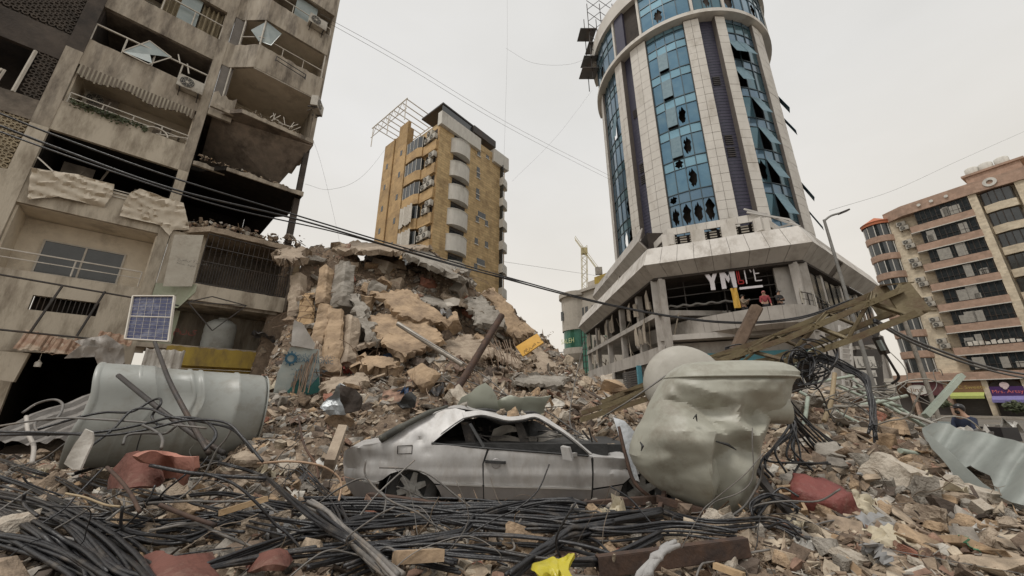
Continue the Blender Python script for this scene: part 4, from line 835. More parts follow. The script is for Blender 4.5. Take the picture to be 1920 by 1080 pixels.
for i in range(4):
    a=PR.lerp(PE,i/4)-n3*.1;b_=PR.lerp(PE,(i+1)/4)-n3*.1
    m=MB(); m.prism([a+U*5.9,b_+U*5.9,b_+U*6.9,a+U*6.9],-n3*.2); m.build('parapet',stone_g,pod)
    for k in range(3):
        p=a.lerp(b_,(k+.35)/3.2); q=a.lerp(b_,(k+.95)/3.2); m=MB(); m.prism([p+U*7.2-n3*.2,q+U*7.2-n3*.2,q+U*9.5-n3*.2,p+U*9.5-n3*.2],-n3*.05); m.build('window',glass_dark,pod)
    m=MB(); m.prism([a+U*0-n3*.3,b_-n3*.3,b_-n3*.3+U*5.6,a-n3*.3+U*5.6],-n3*.2); m.build('wall',stone_g,pod)
# front (between the two corners)
t,nn=wing(PL,PR,1,zf=(5.6,9.9),dep=6)
m=MB(); m.prism([PL-nn*1.2,PR-nn*1.2,PR-nn*1.2+U*5.5,PL-nn*1.2+U*5.5],-nn*.2); m.build('wall',stone_g,pod)
for f0,f1,mt in ((.0,.1,bq),(.12,.98,smoke_shade)):
    m=MB(); m.prism([PL.lerp(PR,f0)-nn*1.1,PL.lerp(PR,f1)-nn*1.1,PL.lerp(PR,f1)-nn*1.1+U*4.2,PL.lerp(PR,f0)-nn*1.1+U*4.2],-nn*.08); m.build('shop_front',mt,pod)
m=MB(); m.prism([PL.lerp(PR,.1)-nn*1.0+U*4.2,PR-nn*1.0+U*4.2,PR-nn*1.0+U*4.75,PL.lerp(PR,.1)-nn*1.0+U*4.75],-nn*.1); m.build('shop_fascia',bq,pod)
bal=[Vector((10.3,30.5,0)),Vector((10.9,27.0,0)),Vector((11.6,24.6,0)),Vector((12.3,23.2,0)),Vector((13.4,21.7,0)),Vector((14.6,20.4,0)),Vector((15.7,19.9,0)),Vector((16.9,20.2,0)),Vector((18.2,21.1,0)),Vector((20,22.6,0)),Vector((23.5,25.4,0)),Vector((29,29.6,0))]
bal=catmull(bal,2)
extr([(-.45,5.75),(0,6.0),(.12,6.98)],stone_g,'balcony_parapet',pts=bal,pan=.55)
m=MB(); q=off_line(bal,-.1); m.prism([p+U*6.2 for p in q]+[Vector((20,30,6.2))],(0,0,.14)); m.build('balcony_floor',stone_g,pod)
# inner steel frames of the gutted first floor
m=MB()
for z in (7.9,8.7,9.3): m.bar(PL-nn*1.2+U*z,PR-nn*1.0+U*(z+.15),.06)
for f in (.22,.5,.55,.8): m.bar(PL.lerp(PR,f)-nn*1.2+U*6.,PL.lerp(PR,f)-nn*1.2+U*9.8,.06)
m.build('steel_frame',darkmetal,pod)
m=MB(); a=PL.lerp(PR,.08)-nn*.9
m.tube([a.lerp(PR-nn*.9,f)+U*(8.0+.06*math.sin(f*60)) for f in [i/40 for i in range(26)]],.07,6); tag(m.build('torn_pipe',M('pipe_grey',(.25,.24,.22),(.18,.17,.16))),'torn grey corrugated duct hanging across the gutted floor behind the balcony','duct')
m=MB(); m.prism([PR.lerp(PL,.17)-nn*.6+U*6.9,PR.lerp(PL,.06)-nn*.6+U*6.9,PR.lerp(PL,.06)-nn*.6+U*9.9,PR.lerp(PL,.17)-nn*.6+U*9.9],-nn*.3); m.build('wall',stone_g,pod)
# shop letters
red=M('letter_red',(.45,.03,.03),(.4,.03,.03),bump=0); lit=M('letter_white',(.80,.77,.80),(.74,.70,.74),rough=.5,bump=0)
tu=(PR-PL).normalized(); tn=Vector((tu.y,-tu.x,0)); LF=Fr((PL.x,PL.y),math.degrees(math.atan2(tu.y,tu.x)))
ls=thing('shop_letters','row of big YM and outline letters on the dark gutted podium floor','sign',PL.lerp(PR,.55)+U*8.6)
m=MB(); s_,z=LF.sz(1325,549,-.3); 
def letter(polys,s0,z0,w,h,mt,dd=-.3):
    m=MB()
    for pl in polys: m.prism([LF.P(s0+x*w,dd,z0+y*h) for x,y in pl],LF.n*.12)
    return m.build('letter',mt,ls)
s1_,_z=LF.sz(1425,512,-.3); wL=(s1_-s_)
Yp=[[(0,1),(.32,1),(.5,.68),(.68,1),(1,1),(.66,.46),(.66,0),(.34,0),(.34,.46)]]
Mp=[[(0,0),(0,1),(.3,1),(.3,0)],[(.7,0),(.7,1),(1,1),(1,0)],[(.3,1),(.5,.65),(.5,.3),(.3,.62)],[(.7,1),(.5,.65),(.5,.3),(.7,.62)]]
letter(Yp,s_,z+.12,wL*.26,1.2,lit); letter(Mp,s_+wL*.29,z+.12,wL*.27,1.2,lit)
def outl_l(bars,s0,z0,w,h,mt):
    m=MB()
    for (a,b_,c,d) in bars: m.bar(LF.P(s0+a*w,-.3,z0+b_*h),LF.P(s0+c*w,-.3,z0+d*h),.055,.1,up=LF.n)
    m.build('letter_outline',mt,ls)
outl_l([(0,1,0,0),(0,0,.8,0),(.8,0,.8,.2),(.8,.2,.3,.2),(.3,.2,.3,1),(.3,1,0,1)],s_+wL*.60,z+.35,wL*.11,.95,red)
outl_l([(0,1,0,0)],s_+wL*.74,z+.3,wL*.1,1.0,lit); outl_l([(0,1,.4,.7)],s_+wL*.82,z+.4,wL*.08,.9,lit)
outl_l([(0,1,0,0),(0,0,.9,0),(0,1,.9,1),(0,.5,.7,.5)],s_+wL*.90,z+.42,wL*.12,.95,lit)
m=MB(); m.fbox(LF,s_+wL*.6,s_+wL*1.0,-.35,-.28,z-.02,z+.12); m.build('light_bar',lit,ls)
m=MB(); m.text('\u0645\u0627\u064a\u0644 \u0644\u0627\u064a\u0646',LF.P(s_+wL*.62,-.3,z+1.55),tu,U,.4,0); m.build('small_lettering',M('letter_dim',(.25,.18,.18),(.2,.15,.15),bump=0),ls)
# ================================================================ RIGHT APARTMENT BLOCK
G0=atY(1800,661,51); GB=Fr((G0.x,G0.y),-61)
rb=thing('pink_apartment_block','pink and cream stone apartment block on the right with long glazed balconies and shops','building',GB.P(3,0,0))
pink=blockmat('pink_stone',(.45,.305,.23),(.37,.245,.18),(.85,.82,.78),.6,.45,rot=-61,ms=.01,dirt=(.34,.24,.18)); cream=blockmat('cream_stone',(.70,.61,.47),(.61,.52,.39),(.85,.82,.76),.5,.28,rot=-61,ms=.012,dirt=(.46,.38,.28))
tile=M('roof_tile',(.45,.15,.07),(.38,.12,.06),stretch=(6,6,1)); 
m=MB(); m.fbox(GB,-4.6,16,-14,0,4.6,29.4); m.build('wall',cream,rb); m=MB(); m.fbox(GB,-9,16,-14,-.6,0,5.0); m.build('wall',pink,rb)
FZ=[5.0+3.05*k for k in range(9)]
fname=['first','second','third','fourth','fifth','sixth','seventh','eighth']
for k,z in enumerate(FZ[:8]):
    if k>0:
        m=MB(); m.fprism(GB,[(-.6,0),(-.3,1.15),(6.0,1.3),(6.0,0)],z-.15,z+.85); b_=m.build('balcony_parapet',pink,rb)
        m=MB(); m.fprism(GB,[(-.65,0),(-.36,1.21),(6.02,1.36),(6.02,0)],z-.25,z-.15); m.build('moulding',wb,b_)
        m=MB(); m.fprism(GB,[(6.75,0),(6.9,.8),(8.2,1.15),(9.6,.9),(9.75,0)],z-.15,z+.9); m.build('balcony_parapet',cream,rb)
        m=MB(); m.fprism(GB,[(6.85,0),(7.0,.7),(8.2,1.0),(9.5,.75),(9.6,0)],z+.9,z+2.7); w=m.build('window',glass_dark,rb)
        m=MB()
        for a,d in [(7.0,.72),(7.6,.88),(8.2,1.02),(8.8,.9),(9.5,.77)]: m.bar(GB.P(a,d,z+.9),GB.P(a,d,z+2.7),.07)
        m.build('frame',darkmetal,w)
        m=MB(); m.fprism(GB,[(11.6,0),(11.8,.9),(13.5,1.1),(15.5,.9),(15.8,0)],z-.15,z+.85); m.build('balcony_parapet',pink,rb)
        m=MB(); m.fprism(GB,[(11.7,0),(11.9,.8),(13.5,1.0),(15.4,.8),(15.7,0)],z+.85,z+2.75); m.build('window',glass_dark,rb)
    m=MB(); m.fprism(GB,[(.55,0),(.55,1.0),(5.9,1.15),(5.9,0)],z+.85,z+2.85); w=m.build('window',glass_dark,rb)
    m=MB(); n=9+k%3
    for i in range(n+1): a=.6+5.25*i/n; m.bar(GB.P(a,1.04+.12*i/n,z+.85),GB.P(a,1.04+.12*i/n,z+2.85),.06)
    m.bar(GB.P(.6,1.05,z+1.5),GB.P(5.9,1.17,z+1.5),.05); m.build('frame',darkmetal,w)
    rr_=random.Random(k*5+2); m=MB() # drawn curtains and blinds behind some panes
    for i in range(3): a=rr_.uniform(.7,4.6); m.fbox(GB,a,a+rr_.uniform(.5,1.1),1.10,1.15,z+.95,z+rr_.uniform(1.6,2.8))
    m.build('blind',M('blind_grey',(.34,.32,.28),(.22,.205,.185),rough=.5,dirt=(.35,.32,.27),damt=.2,dscale=1),w)
    # rounded corner turret
    c=GB.P(-4.2,-.6,0)
    if k>0 or True:
        m=MB(); m.lathe(c+U*(z-.15),(0,0,1),[(0,0),(0,1.75),(.1,1.85),(1.05,1.85),(1.05,0)],20); m.build('turret_band',pink,rb)
        m=MB(); m.lathe(c+U*(z+.9),(0,0,1),[(0,1.7),(1.95,1.7)],20); w=m.build('turret_window',glass_dark,rb)
        m=MB()
        for i in range(12): th=i*math.pi/6; p=c+Vector((math.cos(th),math.sin(th),0))*1.72; m.bar(p+U*(z+.9),p+U*(z+2.85),.08)
        m.build('frame',wb,w)
    if k>0:
        for j,(a,zz) in enumerate([(-1.25,z+1.7),(-1.15,z+.95)]): AC(GB.P(a+.1*j,.25,zz),R(-61),'air conditioner on the pink block, %s floor up, %s of its pair'%(fname[k-1],['upper','lower'][j]),1.2)
m=MB(); m.fbox(GB,5.95,6.7,0,1.2,4.6,29.4); m.fbox(GB,9.9,10.7,0,.9,4.6,30); m.build('pier',cream,rb)
m=MB(); m.fprism(GB,[(-3,0),(-.6,1.2),(5.9,1.4),(6.8,1.4),(10,1.1),(16,1.1),(16,-1),(-3,-1)],29.3,30.9); m.build('cornice',pink,rb)
m=MB()
for a in (1.4,2.7,4.2): m.ring(GB.P(a,1.38+.02*a,30.1),GB.u,U,GB.n,.0,.22,.05,8)
m.ring(GB.P(8.2,1.3,30.2),GB.u,U,GB.n,.3,.62,.1,16); m.build('cornice_ornament',wb,rb)
m=MB(); m.lathe(GB.P(-4.2,-.6,29.3),(0,0,1),[(0,1.9),(.5,1.9),(.5,2.0),(1.7,.1)],20); m.build('turret_roof',tile,rb)
m=MB(); m.fbox(GB,6.2,11,-4,-.5,30.8,32.6); m.fbox(GB,5.9,11.4,-4,-.3,32.6,32.9); m.build('roof_house',pink,rb)
for i,a in enumerate((6.9,8.2,9.6)):
    m=MB(); m.lathe(GB.P(a,-1.6,32.9),(0,0,1),[(0,.62),(.2,.66),(1.1,.66),(1.25,.5),(1.35,.2),(1.4,0)],18); tag(m.build('roof_water_tank',wb,None,50),['left pale roof water tank on top of the pink block','middle pale roof water tank on top of the pink block','right pale roof water tank on top of the pink block'][i],'water tank','roof water tanks')
# first floor terrace band, shops
m=MB(); m.fprism(GB,[(-9.6,-.6),(-9.6,1.6),(16,1.6),(16,-.6)],4.65,5.6); m.build('terrace_band',pink,rb); m=MB(); m.fprism(GB,[(-9.7,-.6),(-9.7,1.66),(16,1.66),(16,-.6)],4.55,4.65); m.build('moulding',wb,rb)
mar=M('maroon_board',(.13,.045,.05),(.10,.04,.045),rough=.5,dirt=(.2,.13,.11),damt=.2); purp=M('purple_board',(.075,.03,.13),(.06,.025,.10),rough=.4,bump=0); brn=M('brown_board',(.22,.12,.06),(.18,.10,.05),rough=.6); lime=M('lime_awning',(.38,.42,.12),(.32,.36,.10),rough=.7); lav=M('lavender_awning',(.20,.18,.38),(.16,.14,.32),rough=.7); gold=M('gold_letter',(.45,.33,.10),(.4,.3,.1),bump=0); coral=M('coral_letter',(.62,.16,.16),(.58,.15,.15),bump=0)
shut=M('shutter_grey',(.10,.09,.08),(.07,.06,.055),rough=.6,stretch=(1,1,12),dirt=(.16,.13,.1),damt=.3)
def spx(x,y,d=1.0): return GB.sz(x,y,d)
piers=[-9.2,-5.6,-2.1,1.35,4.5,8,11.5]
for a in piers:
    m=MB(); m.fbox(GB,a-.25,a+.25,.2,1.3,-.01,4.56); m.build('shop_pier',pink if a<1 else cream,rb)
for i in range(len(piers)-1):
    m=MB(); a,b_=piers[i]+.25,piers[i+1]-.25; m.fbox(GB,a,b_,.2,.25,0,2.9); m.build('roller_shutter',shut,rb)
def shop(a,b_,z0,z1,mt,name='shop_board',d=1.35): m=MB(); m.fbox(GB,a,b_,d-.1,d,z0,z1); return m.build(name,mt,rb)
o=shop(-5.35,-2.35,2.7,4.5,mar); m=MB(); c=GB.P(-4.9,1.37,3.5); m.ring(c,GB.u*1.15,U*.7,GB.n,.0,1.,.06,14); s=m.build('sign_plate',wb,o); m=MB(); m.text('Jina',c+GB.n*.07-GB.u*.75-U*.3,GB.u,U,.9,.01); m.build('lettering',brn,o)
o=shop(-1.85,1.1,2.95,4.4,brn); m=MB(); m.text('V C Sweets',GB.P(-1.6,1.37,3.5),GB.u,U,.62,.01); m.build('lettering',gold,o)
o=shop(1.6,4.3,2.55,3.7,purp); m=MB(); m.text('Mrs. Artsy',GB.P(1.72,1.37,2.9),GB.u,U,.58,.01); m.build('lettering',coral,o); m=MB(); cc=GB.P(2.9,1.4,3.85); 
m.lathe(cc-GB.n*.02,GB.n,[(0,.4),(.05,.38),(.06,0)],10); m.lathe(cc-U*.35,GB.n,[(0,.2),(.05,.18),(.06,0)],8); m.build('emblem',M('emblem_pink',(.62,.50,.50),(.55,.42,.42),bump=0),o)
o=shop(4.75,7.75,2.85,3.8,wb); m=MB(); m.text('N  E',GB.P(6.2,1.37,3.05),GB.u,U,.7,.01); m.build('lettering',darkmetal,o)
for a,b_,z,mt in [(-1.85,1.1,2.55,lime),(1.6,4.4,2.05,lav)]:
    m=MB(); m.prism([GB.P(a,1.35,z+.45),GB.P(b_,1.35,z+.45),GB.P(b_,2.1,z+.0),GB.P(a,2.1,z+.0)],(0,0,.05)); m.prism([GB.P(a,2.1,z),GB.P(b_,2.1,z),GB.P(b_,2.1,z-.3),GB.P(a,2.1,z-.3)],GB.n*.04); m.build('awning',mt,rb)
for a,b_ in ((1.6,4.3),(4.75,7.75)):
    m=MB(); c=GB.P((a+b_)/2,1.2,3.6); m.prism([c+GB.u*math.cos(t*math.pi/10)*(b_-a)/2*.98+U*math.sin(t*math.pi/10)*.95 for t in range(11)],GB.n*.04); m.build('arch_shade_panel',smoke_shade,rb)  # flat dark panel standing for the shade inside the shop arch
# laundry and plants on the lower balconies
m=MB(); r=random.Random(5)
for i in range(9): a=1.2+i*.5; z=FZ[1]+.95; m.prism([GB.P(a,1.3,z),GB.P(a+.4,1.3,z),GB.P(a+.4,1.3,z+r.uniform(.3,.6)),GB.P(a,1.3,z+r.uniform(.3,.6))],GB.n*.03)
m.build('hung_cloths',whitepaint,rb)
def leafy(name,c,rad,n,label,cat,size=.1,sz_=(1,1,1),mt=None,seed=0):
    m=MB(); r=random.Random(seed)
    m.tube([Vector(c)-U*rad*sz_[2]*1.3,Vector(c)],.03,5)
    for i in range(n):
        d=Vector((r.gauss(0,1),r.gauss(0,1),r.gauss(0,1))).normalized()*rad*r.uniform(.3,1)**.6; q=Vector(c)+Vector((d.x*sz_[0],d.y*sz_[1],d.z*sz_[2])); a=Vector((r.uniform(-1,1),r.uniform(-1,1),r.uniform(-.6,1))).normalized()*size; b_=a.orthogonal().normalized()*size*.5
        m.add([q-a,q+b_,q+a,q-b_],[(0,1,2,3)])
    return tag(m.build(name,mt or leaf),label,cat)
leafy('street_shrub',GB.P(3.4,3.6,1.3),.9,260,'dark green shrub before the purple shop','shrub',.22,(1,1,.8),seed=2)
leafy('street_tree',GB.P(6.3,3.2,2.6),1.0,240,'thin young tree before the shop at the right edge','tree',.2,(1,1,.9),seed=3)
leafy('street_shrub',GB.P(-2.6,3.2,1.6),.9,220,'small shrub before the maroon shop','shrub',.2,(1.2,1,.6),seed=5)
# low house between
hb=thing('low_house','low brown house with dark windows between the podium and the pink block','building',GB.P(-14,2,0))
m=MB(); m.fbox(GB,-20,-9.8,-6,0,0,6.9); m.build('wall',pink,hb); m=MB(); m.fbox(GB,-20.3,-9.6,-6.3,.3,6.9,7.1); m.fbox(GB,-18,-13,-5,-1,7.1,8.0); m.build('roof',pink,hb)
for i in range(4): m=MB(); m.fbox(GB,-19+i*2.3,-17.1+i*2.3,0,.04,4.9,6.6); m.build('window',glass_dark,hb)
m=MB(); m.fbox(GB,-20,-9.7,.0,1.5,4.4,4.7); m.build('terrace',pink,hb)
# pavement with kerb along the shops
kerb=M('kerb_stone',(.30,.27,.22),(.22,.19,.16),dirt=(.14,.11,.09),damt=.3)
m=MB(); m.fbox(GB,-20,40,1.6,5.2,-.02,.14); struct(m.build('pavement',kerb))
m=MB(); m.fbox(GB,-20,40,11.,12.4,-.02,.18); struct(m.build('median_kerb',kerb))
# ================================================================ FAR STREET: curved corner building, crane
f0=atY(1080,640,62); FB=Fr((f0.x,f0.y),-56); fs_=M('far_stone',(.47,.43,.375),(.40,.37,.32),dirt=(.26,.23,.19),damt=.3); gg=M('green_glass',(.03,.12,.085),(.05,.17,.12),rough=.15,metal=.3,bump=0)
fb=thing('curved_corner_building','distant grey stone building with rounded corner and green glass beyond the podium','building',FB.P(0,0,0))
zt=FB.sz(1082,552)[1]
m=MB(); m.fbox(FB,0,16,-12,0,0,zt); m.build('wall',fs_,fb); m=MB(); m.fbox(FB,-.3,16,-12,.4,zt,zt+.5); m.fbox(FB,1.5,16,-8,-2,zt+.5,zt+2.4); m.build('roof',fs_,fb)
m=MB(); m.fbox(FB,3.5,16,-1.9,-1.7,zt+1.2,zt+2.7); m.build('yellow_hoarding',yel,fb)
m=MB(); c=FB.P(-.6,-1.6,0); m.lathe(c,(0,0,1),[(zt-11.2,0),(zt-11.2,2.6),(zt-10.2,3.0),(zt-9.2,3.0)],24); m.lathe(c,(0,0,1),[(zt-6.2,3.0),(zt-.4,3.0),(zt-.4,3.4),(zt+.4,3.4),(zt+.4,0)],24); m.build('rounded_corner',fs_,fb)
m=MB(); m.lathe(c,(0,0,1),[(zt-9.2,2.8),(zt-6.2,2.8)],24); m.build('corner_glazing',gg,fb)
m=MB(); m.text('SALEH',FB.P(-2.3,1.3,zt-8.4),FB.u,U,1.15,.0); m.build('lettering',M('letter_lime',(.6,.65,.35),(.55,.6,.3),bump=0),fb)
for a in (-2.9,-1.2): m=MB(); m.tube([FB.P(a,.6,0),FB.P(a,.6,zt-10.8)],.35,10); m.build('column',fs_,fb)
m=MB(); m.fbox(FB,-2,1.2,-3,-.5,0,zt-16); m.build('wall',fs_,fb)
m=MB(); m.fbox(FB,1.6,3.6,.0,.25,2,zt-6.4); m.build('green_glazing',gg,fb); m=MB()
for z in range(2,int(zt-6),1): m.fbox(FB,1.6,3.6,.25,.30,z,z+.08)
for a in (1.6,2.25,2.9,3.55): m.fbox(FB,a,a+.08,.251,.31,2,zt-6.4)
m.build('glazing_bars',darkmetal,fb)
for j,(a,zz) in enumerate([(4.4,zt-3.5),(5.2,zt-3.5),(4.4,zt-9.2),(5.2,zt-9.2),(4.4,zt-13),(5.2,zt-13),(4.4,zt-17),(5.2,zt-17),(2,zt-3.4),(2.9,zt-3.4),(-1.6,zt-3.6),(10.5,zt-3.3),(11.5,zt-3.3),(10.5,zt-9)]):
    m=MB(); d0=1.4 if a<0 else 0; m.fbox(FB,a-.3,a+.3,d0,d0+.05,zz-.8,zz+.8); m.build('window',glass_dark,fb)
m=MB(); m.fbox(FB,6.6,9.6,0,.2,zt-8.2,zt-1.8); m.build('green_glazing',gg,fb)
m=MB(); m.prism([FB.P(4.5+.9*math.cos(t*math.pi/8),.03,zt-20.5+.9*math.sin(t*math.pi/8)) for t in range(9)]+[FB.P(3.6,.03,zt-22.5),FB.P(5.4,.03,zt-22.5)],FB.n*.05); m.build('arched_window',glass_dark,fb)
cy=M('crane_yellow',(.45,.38,.20),(.38,.32,.16),rough=.5,bump=0); cr=thing('tower_crane','small distant yellow tower crane against the sky','crane',atY(1096,560,95))
b0=atY(1097,575,95); t0=atY(1095,462,95)
m=MB(); 
for dx in (-.7,.7):
    for dy in (-.7,.7): m.bar(b0+Vector((dx,dy,0)),t0+Vector((dx,dy,0)),.13)
n=14
for i in range(n):
    p=b0.lerp(t0,i/n); q=b0.lerp(t0,(i+1)/n); s=1 if i%2 else -1; m.bar(p+Vector((-.7*s,-.7,0)),q+Vector((.7*s,-.7,0)),.09); m.bar(p+Vector((-.7*s,.7,0)),q+Vector((.7*s,.7,0)),.09)
m.build('mast',cy,cr)
m=MB(); a=atY(1078,447,95); b_=atY(1126,512,93); cc=(a+b_)/2
for o_ in (Vector((0,.5,.5)),Vector((0,-.5,.5)),Vector((0,0,-.5))): m.bar(a+o_,b_+o_,.11)
for i in range(14): p=a.lerp(b_,i/14);q=a.lerp(b_,(i+1)/14); m.bar(p+Vector((0,.5,.5)),q+Vector((0,0,-.5)),.08)
m.build('jib',cy,cr)
m=MB(); p=atY(1096,470,95); m.box(p.x-.8,p.x+.7,94.3,95.7,p.z-1.,p.z+.7); m.build('cab',cy,cr); m=MB(); p=atY(1123,508,93); m.box(p.x-.9,p.x+.8,92.5,93.5,p.z-1.,p.z+1.); m.build('counterweight',concrete_grey,cr)
# lamp posts
def lamppost(base,top,tip,label,r=.075):
    t=thing('street_lamp',label,'street lamp',base); m=MB(); m.tube([base,top],[r*1.15,r*.7],10); m.build('post',steel,t,50)
    m=MB(); m.tube(catmull([top-U*.05,top.lerp(tip,.3)+U*.05,top.lerp(tip,.75)],5),.045,8); m.build('arm',steel,t,50)
    m=MB(); d=(tip-top).normalized(); a=top.lerp(tip,.65); m.bar(a,tip,.2,.07); m.build('lamp_head',darkmetal,t); return t
steel=M('galvanised',(.24,.235,.22),(.18,.175,.165),rough=.55,metal=.4,dirt=(.12,.10,.085),damt=.3)
tp=atY(1545,412,14.5); bs=Vector((tp.x+.15,14.5,0)); lamppost(bs,tp,atY(1590,394,14.5),'tall grey street lamp standing before the podium with its arm pointing right')
tp=atY(1681,560,24); m=MB(); m.tube([Vector((tp.x+.25,24,0)),Vector((tp.x,24,tp.z))],.12,8); tag(m.build('utility_pole',concrete_grey,None,50),'plain grey utility pole before the pink block','pole')
m=MB(); m.tube([atY(1040,700,40),atY(1040,662,40)],.05,6); m.bar(atY(1040,662,40),atY(1058,660,40),.07); tag(m.build('street_lamp',darkmetal),'tiny distant street lamp at the foot of the curved corner building','street lamp')
lh=thing('fallen_lamp_head','dark street lamp head dangling from the end of the lattice girder','lamp',atY(1648,655,5.6)); m=MB(); m.bar(atY(1644,632,5.6),atY(1660,664,5.6),.11,.06); m.build('housing',darkmetal,lh); m=MB(); m.bar(atY(1647,638,5.55),atY(1657,657,5.55),.06,.03); m.build('lens',glass_clear,lh)
m=MB(); m.tube(catmull([atY(1636,625,5.7),atY(1660,664,5.6),atY(1676,690,5.6),atY(1685,708,5.7),atY(1672,720,5.8)],6),.018,6); tag(m.build('lamp_cable',darkmetal,None,'full'),'thick wire curling down from the dangling lamp head','wire')
# overhead wires
wire=M('wire_thin',(.13,.125,.12),(.10,.10,.095),bump=0); wi=[0]
def wireY(pts,r,label,mat=None,k=10,n=6,name='overhead_wire',group='overhead wires'):
    m=MB(); m.tube(catmull([atY(*p) for p in pts],k),r,n); o=m.build(name,mat or wire,None,'full'); return tag(o,label,'wire',group)
wireY([(600,26,12),(760,115,15),(960,235,20),(1148,332,27)],.008,'upper of two long straight wires crossing the sky to the tower')
wireY([(600,34,12),(760,124,15),(960,243,20),(1150,340,27)],.008,'lower of two long straight wires crossing the sky to the tower')
wireY([(951,-10,25),(951,90,25),(948,200,25),(944,330,25)],.006,'faint vertical wire hanging in the open sky')
wireY([(948,90,25),(1000,118,25),(1070,120,26),(1122,98,28)],.007,'thin wire sagging from the vertical wire to the tower ring')
wireY([(575,232,16),(600,300,18),(625,400,20),(640,470,22)],.005,'thin wire falling from the corner of the burnt-out block')
wireY([(572,345,16),(620,355,18),(680,330,20),(730,270,28)],.006,'thin wire sagging between the burnt-out block and the ochre block')
wireY([(1555,395,15),(1680,355,20),(1800,300,22),(1935,240,25)],.007,'thin wire rising from the street lamp to the right edge')
wireY([(940,490,30),(1040,505,34),(1140,520,36)],.012,'faint wire behind the thick cable near the crane')
wireY([(1110,170,30),(1040,260,30),(960,340,32)],.006,'faint wire slanting down left of the tower')
wireY([(-20,205,6.2),(120,260,6.8),(330,335,7.6),(560,405,9),(760,465,10.5),(945,518,12),(1150,572,12.5),(1340,602,12),(1490,596,12),(1600,560,12)],.022,'thick black cable swooping across the photo, upper strand',cable_black,name='power_cable')
wireY([(-20,228,6.1),(120,282,6.7),(330,356,7.5),(560,412,9),(760,470,10.4),(945,522,12),(1150,574,12.5),(1340,604,12),(1490,599,12),(1600,563,12)],.026,'thick black cable swooping across the photo, lower strand',cable_black,name='power_cable')
wireY([(-20,240,6.1),(200,318,6.9),(420,388,8),(640,438,9.6),(860,500,11.2),(1000,533,12)],.018,'third black cable below the pair at the burnt-out block',cable_black,name='power_cable')
wireY([(1640,600,5.2),(1700,632,6),(1780,664,7),(1860,690,8),(1940,705,9)],.026,'black cable running from the girder end to the right edge, upper one',cable_black,name='power_cable')
wireY([(1640,603,5.2),(1710,642,6),(1790,674,7),(1870,698,8),(1940,712,9)],.022,'black cable running from the girder end to the right edge, lower one',cable_black,name='power_cable')
# ================================================================ DEBRIS HEAP: named slabs and columns
def slab_px(c4,th,mat,name,label,cat='slab',group=None,seed=1,n=20,rag=.06,amp=.05,fold=0.):
    P=[atY(*q) for q in c4]; m=MB(); r=random.Random(seed); vs=[];fs=[]
    for j in range(n+1):
        for i in range(n+1):
            a=i/n;b_=j/n; p=P[0]*(1-a)*(1-b_)+P[1]*a*(1-b_)+P[2]*a*b_+P[3]*(1-a)*b_
            if i in(0,n) or j in(0,n): p=p+Vector((r.uniform(-1,1),r.uniform(-1,1),r.uniform(-1,1)))*rag
            q=noise.noise_vector(p*1.1+Vector((seed,0,0)))+noise.noise_vector(p*4.1)*.8+noise.noise_vector(p*9.)*.45; vs.append(p+q*amp+Vector((0,0,-fold*abs(a-.45))))
    for j in range(n):
        for i in range(n): fs.append((j*(n+1)+i,j*(n+1)+i+1,(j+1)*(n+1)+i+1,(j+1)*(n+1)+i))
    shell(m,vs,fs,th); return tag(m.build(name,mat),label,cat,group)
SG='broken slabs and columns of the collapsed building'
slab_px([(636,468,15.6),(752,470,15.4),(812,462,18.6),(662,452,18.8)],.24,concrete,'concrete_slab','flat roof slab on top of the heap jutting over a dark hollow','slab',SG,1,rag=.1)
slab_px([(752,472,15.4),(872,524,15.6),(892,532,18),(790,460,18.8)],.24,concrete_grey,'concrete_slab','roof slab tilting down to the right from the top of the heap','slab',SG,2,rag=.12)
slab_px([(745,598,12.9),(700,552,13.9),(768,548,14.3),(850,616,13.5)],.16,concrete_tan,'concrete_slab','upper tan concrete panel leaning on the heap face','slab',SG,4,rag=.07)
slab_px([(752,682,11.8),(668,600,13.0),(784,592,13.6),(834,646,12.8)],.2,concrete_tan,'concrete_slab','big tan concrete panel leaning in the middle of the heap face','slab',SG,5,rag=.07)
slab_px([(690,640,12.4),(655,560,13.3),(672,556,13.4),(712,650,12.2)],.2,concrete_grey,'concrete_slab','narrow grey slab leaning left of the big tan panel','slab',SG,6,rag=.06)
slab_px([(902,618,15.2),(868,566,16.2),(903,560,16.6),(948,612,15.6)],.2,concrete_grey,'concrete_slab','grey slab lying on the right shoulder of the heap','slab',SG,7,rag=.1)
slab_px([(965,645,16.6),(902,556,17.2),(922,548,17.8),(996,628,17.2)],.25,concrete_tan,'concrete_slab','long tan slab running down the right edge of the heap','slab',SG,8,rag=.1)
slab_px([(862,690,13.0),(820,650,14.0),(880,636,14.6),(930,668,13.6)],.22,concrete,'concrete_slab','brown slab at the foot of the heap left of the dark post','slab',SG,9,rag=.1)
slab_px([(1012,706,15.2),(985,655,16.6),(1010,660,17),(1045,700,15.8)],.25,concrete,'concrete_slab','brown slab stump at the right end of the heap below the yellow sign','slab',SG,10,rag=.1)
slab_px([(522,500,13.6),(523,478,14.4),(575,472,14.8),(568,500,13.9)],.3,concrete,'concrete_slab','ragged pale slab end hanging at the corner of the burnt-out block','slab',SG,11,rag=.08)
slab_px([(1060,790,8.5),(1085,765,9.4),(1150,770,9.4),(1140,795,8.6)],.1,concrete_tan,'concrete_slab','thin tan slab lying behind the car bonnet','slab',SG,12,rag=.05)
slab_px([(960,722,12.5),(985,708,13.6),(1070,712,13.4),(1050,728,12.3)],.12,concrete_grey,'concrete_slab','flat grey slab on the low rubble right of the dark post','slab',SG,13,rag=.06)
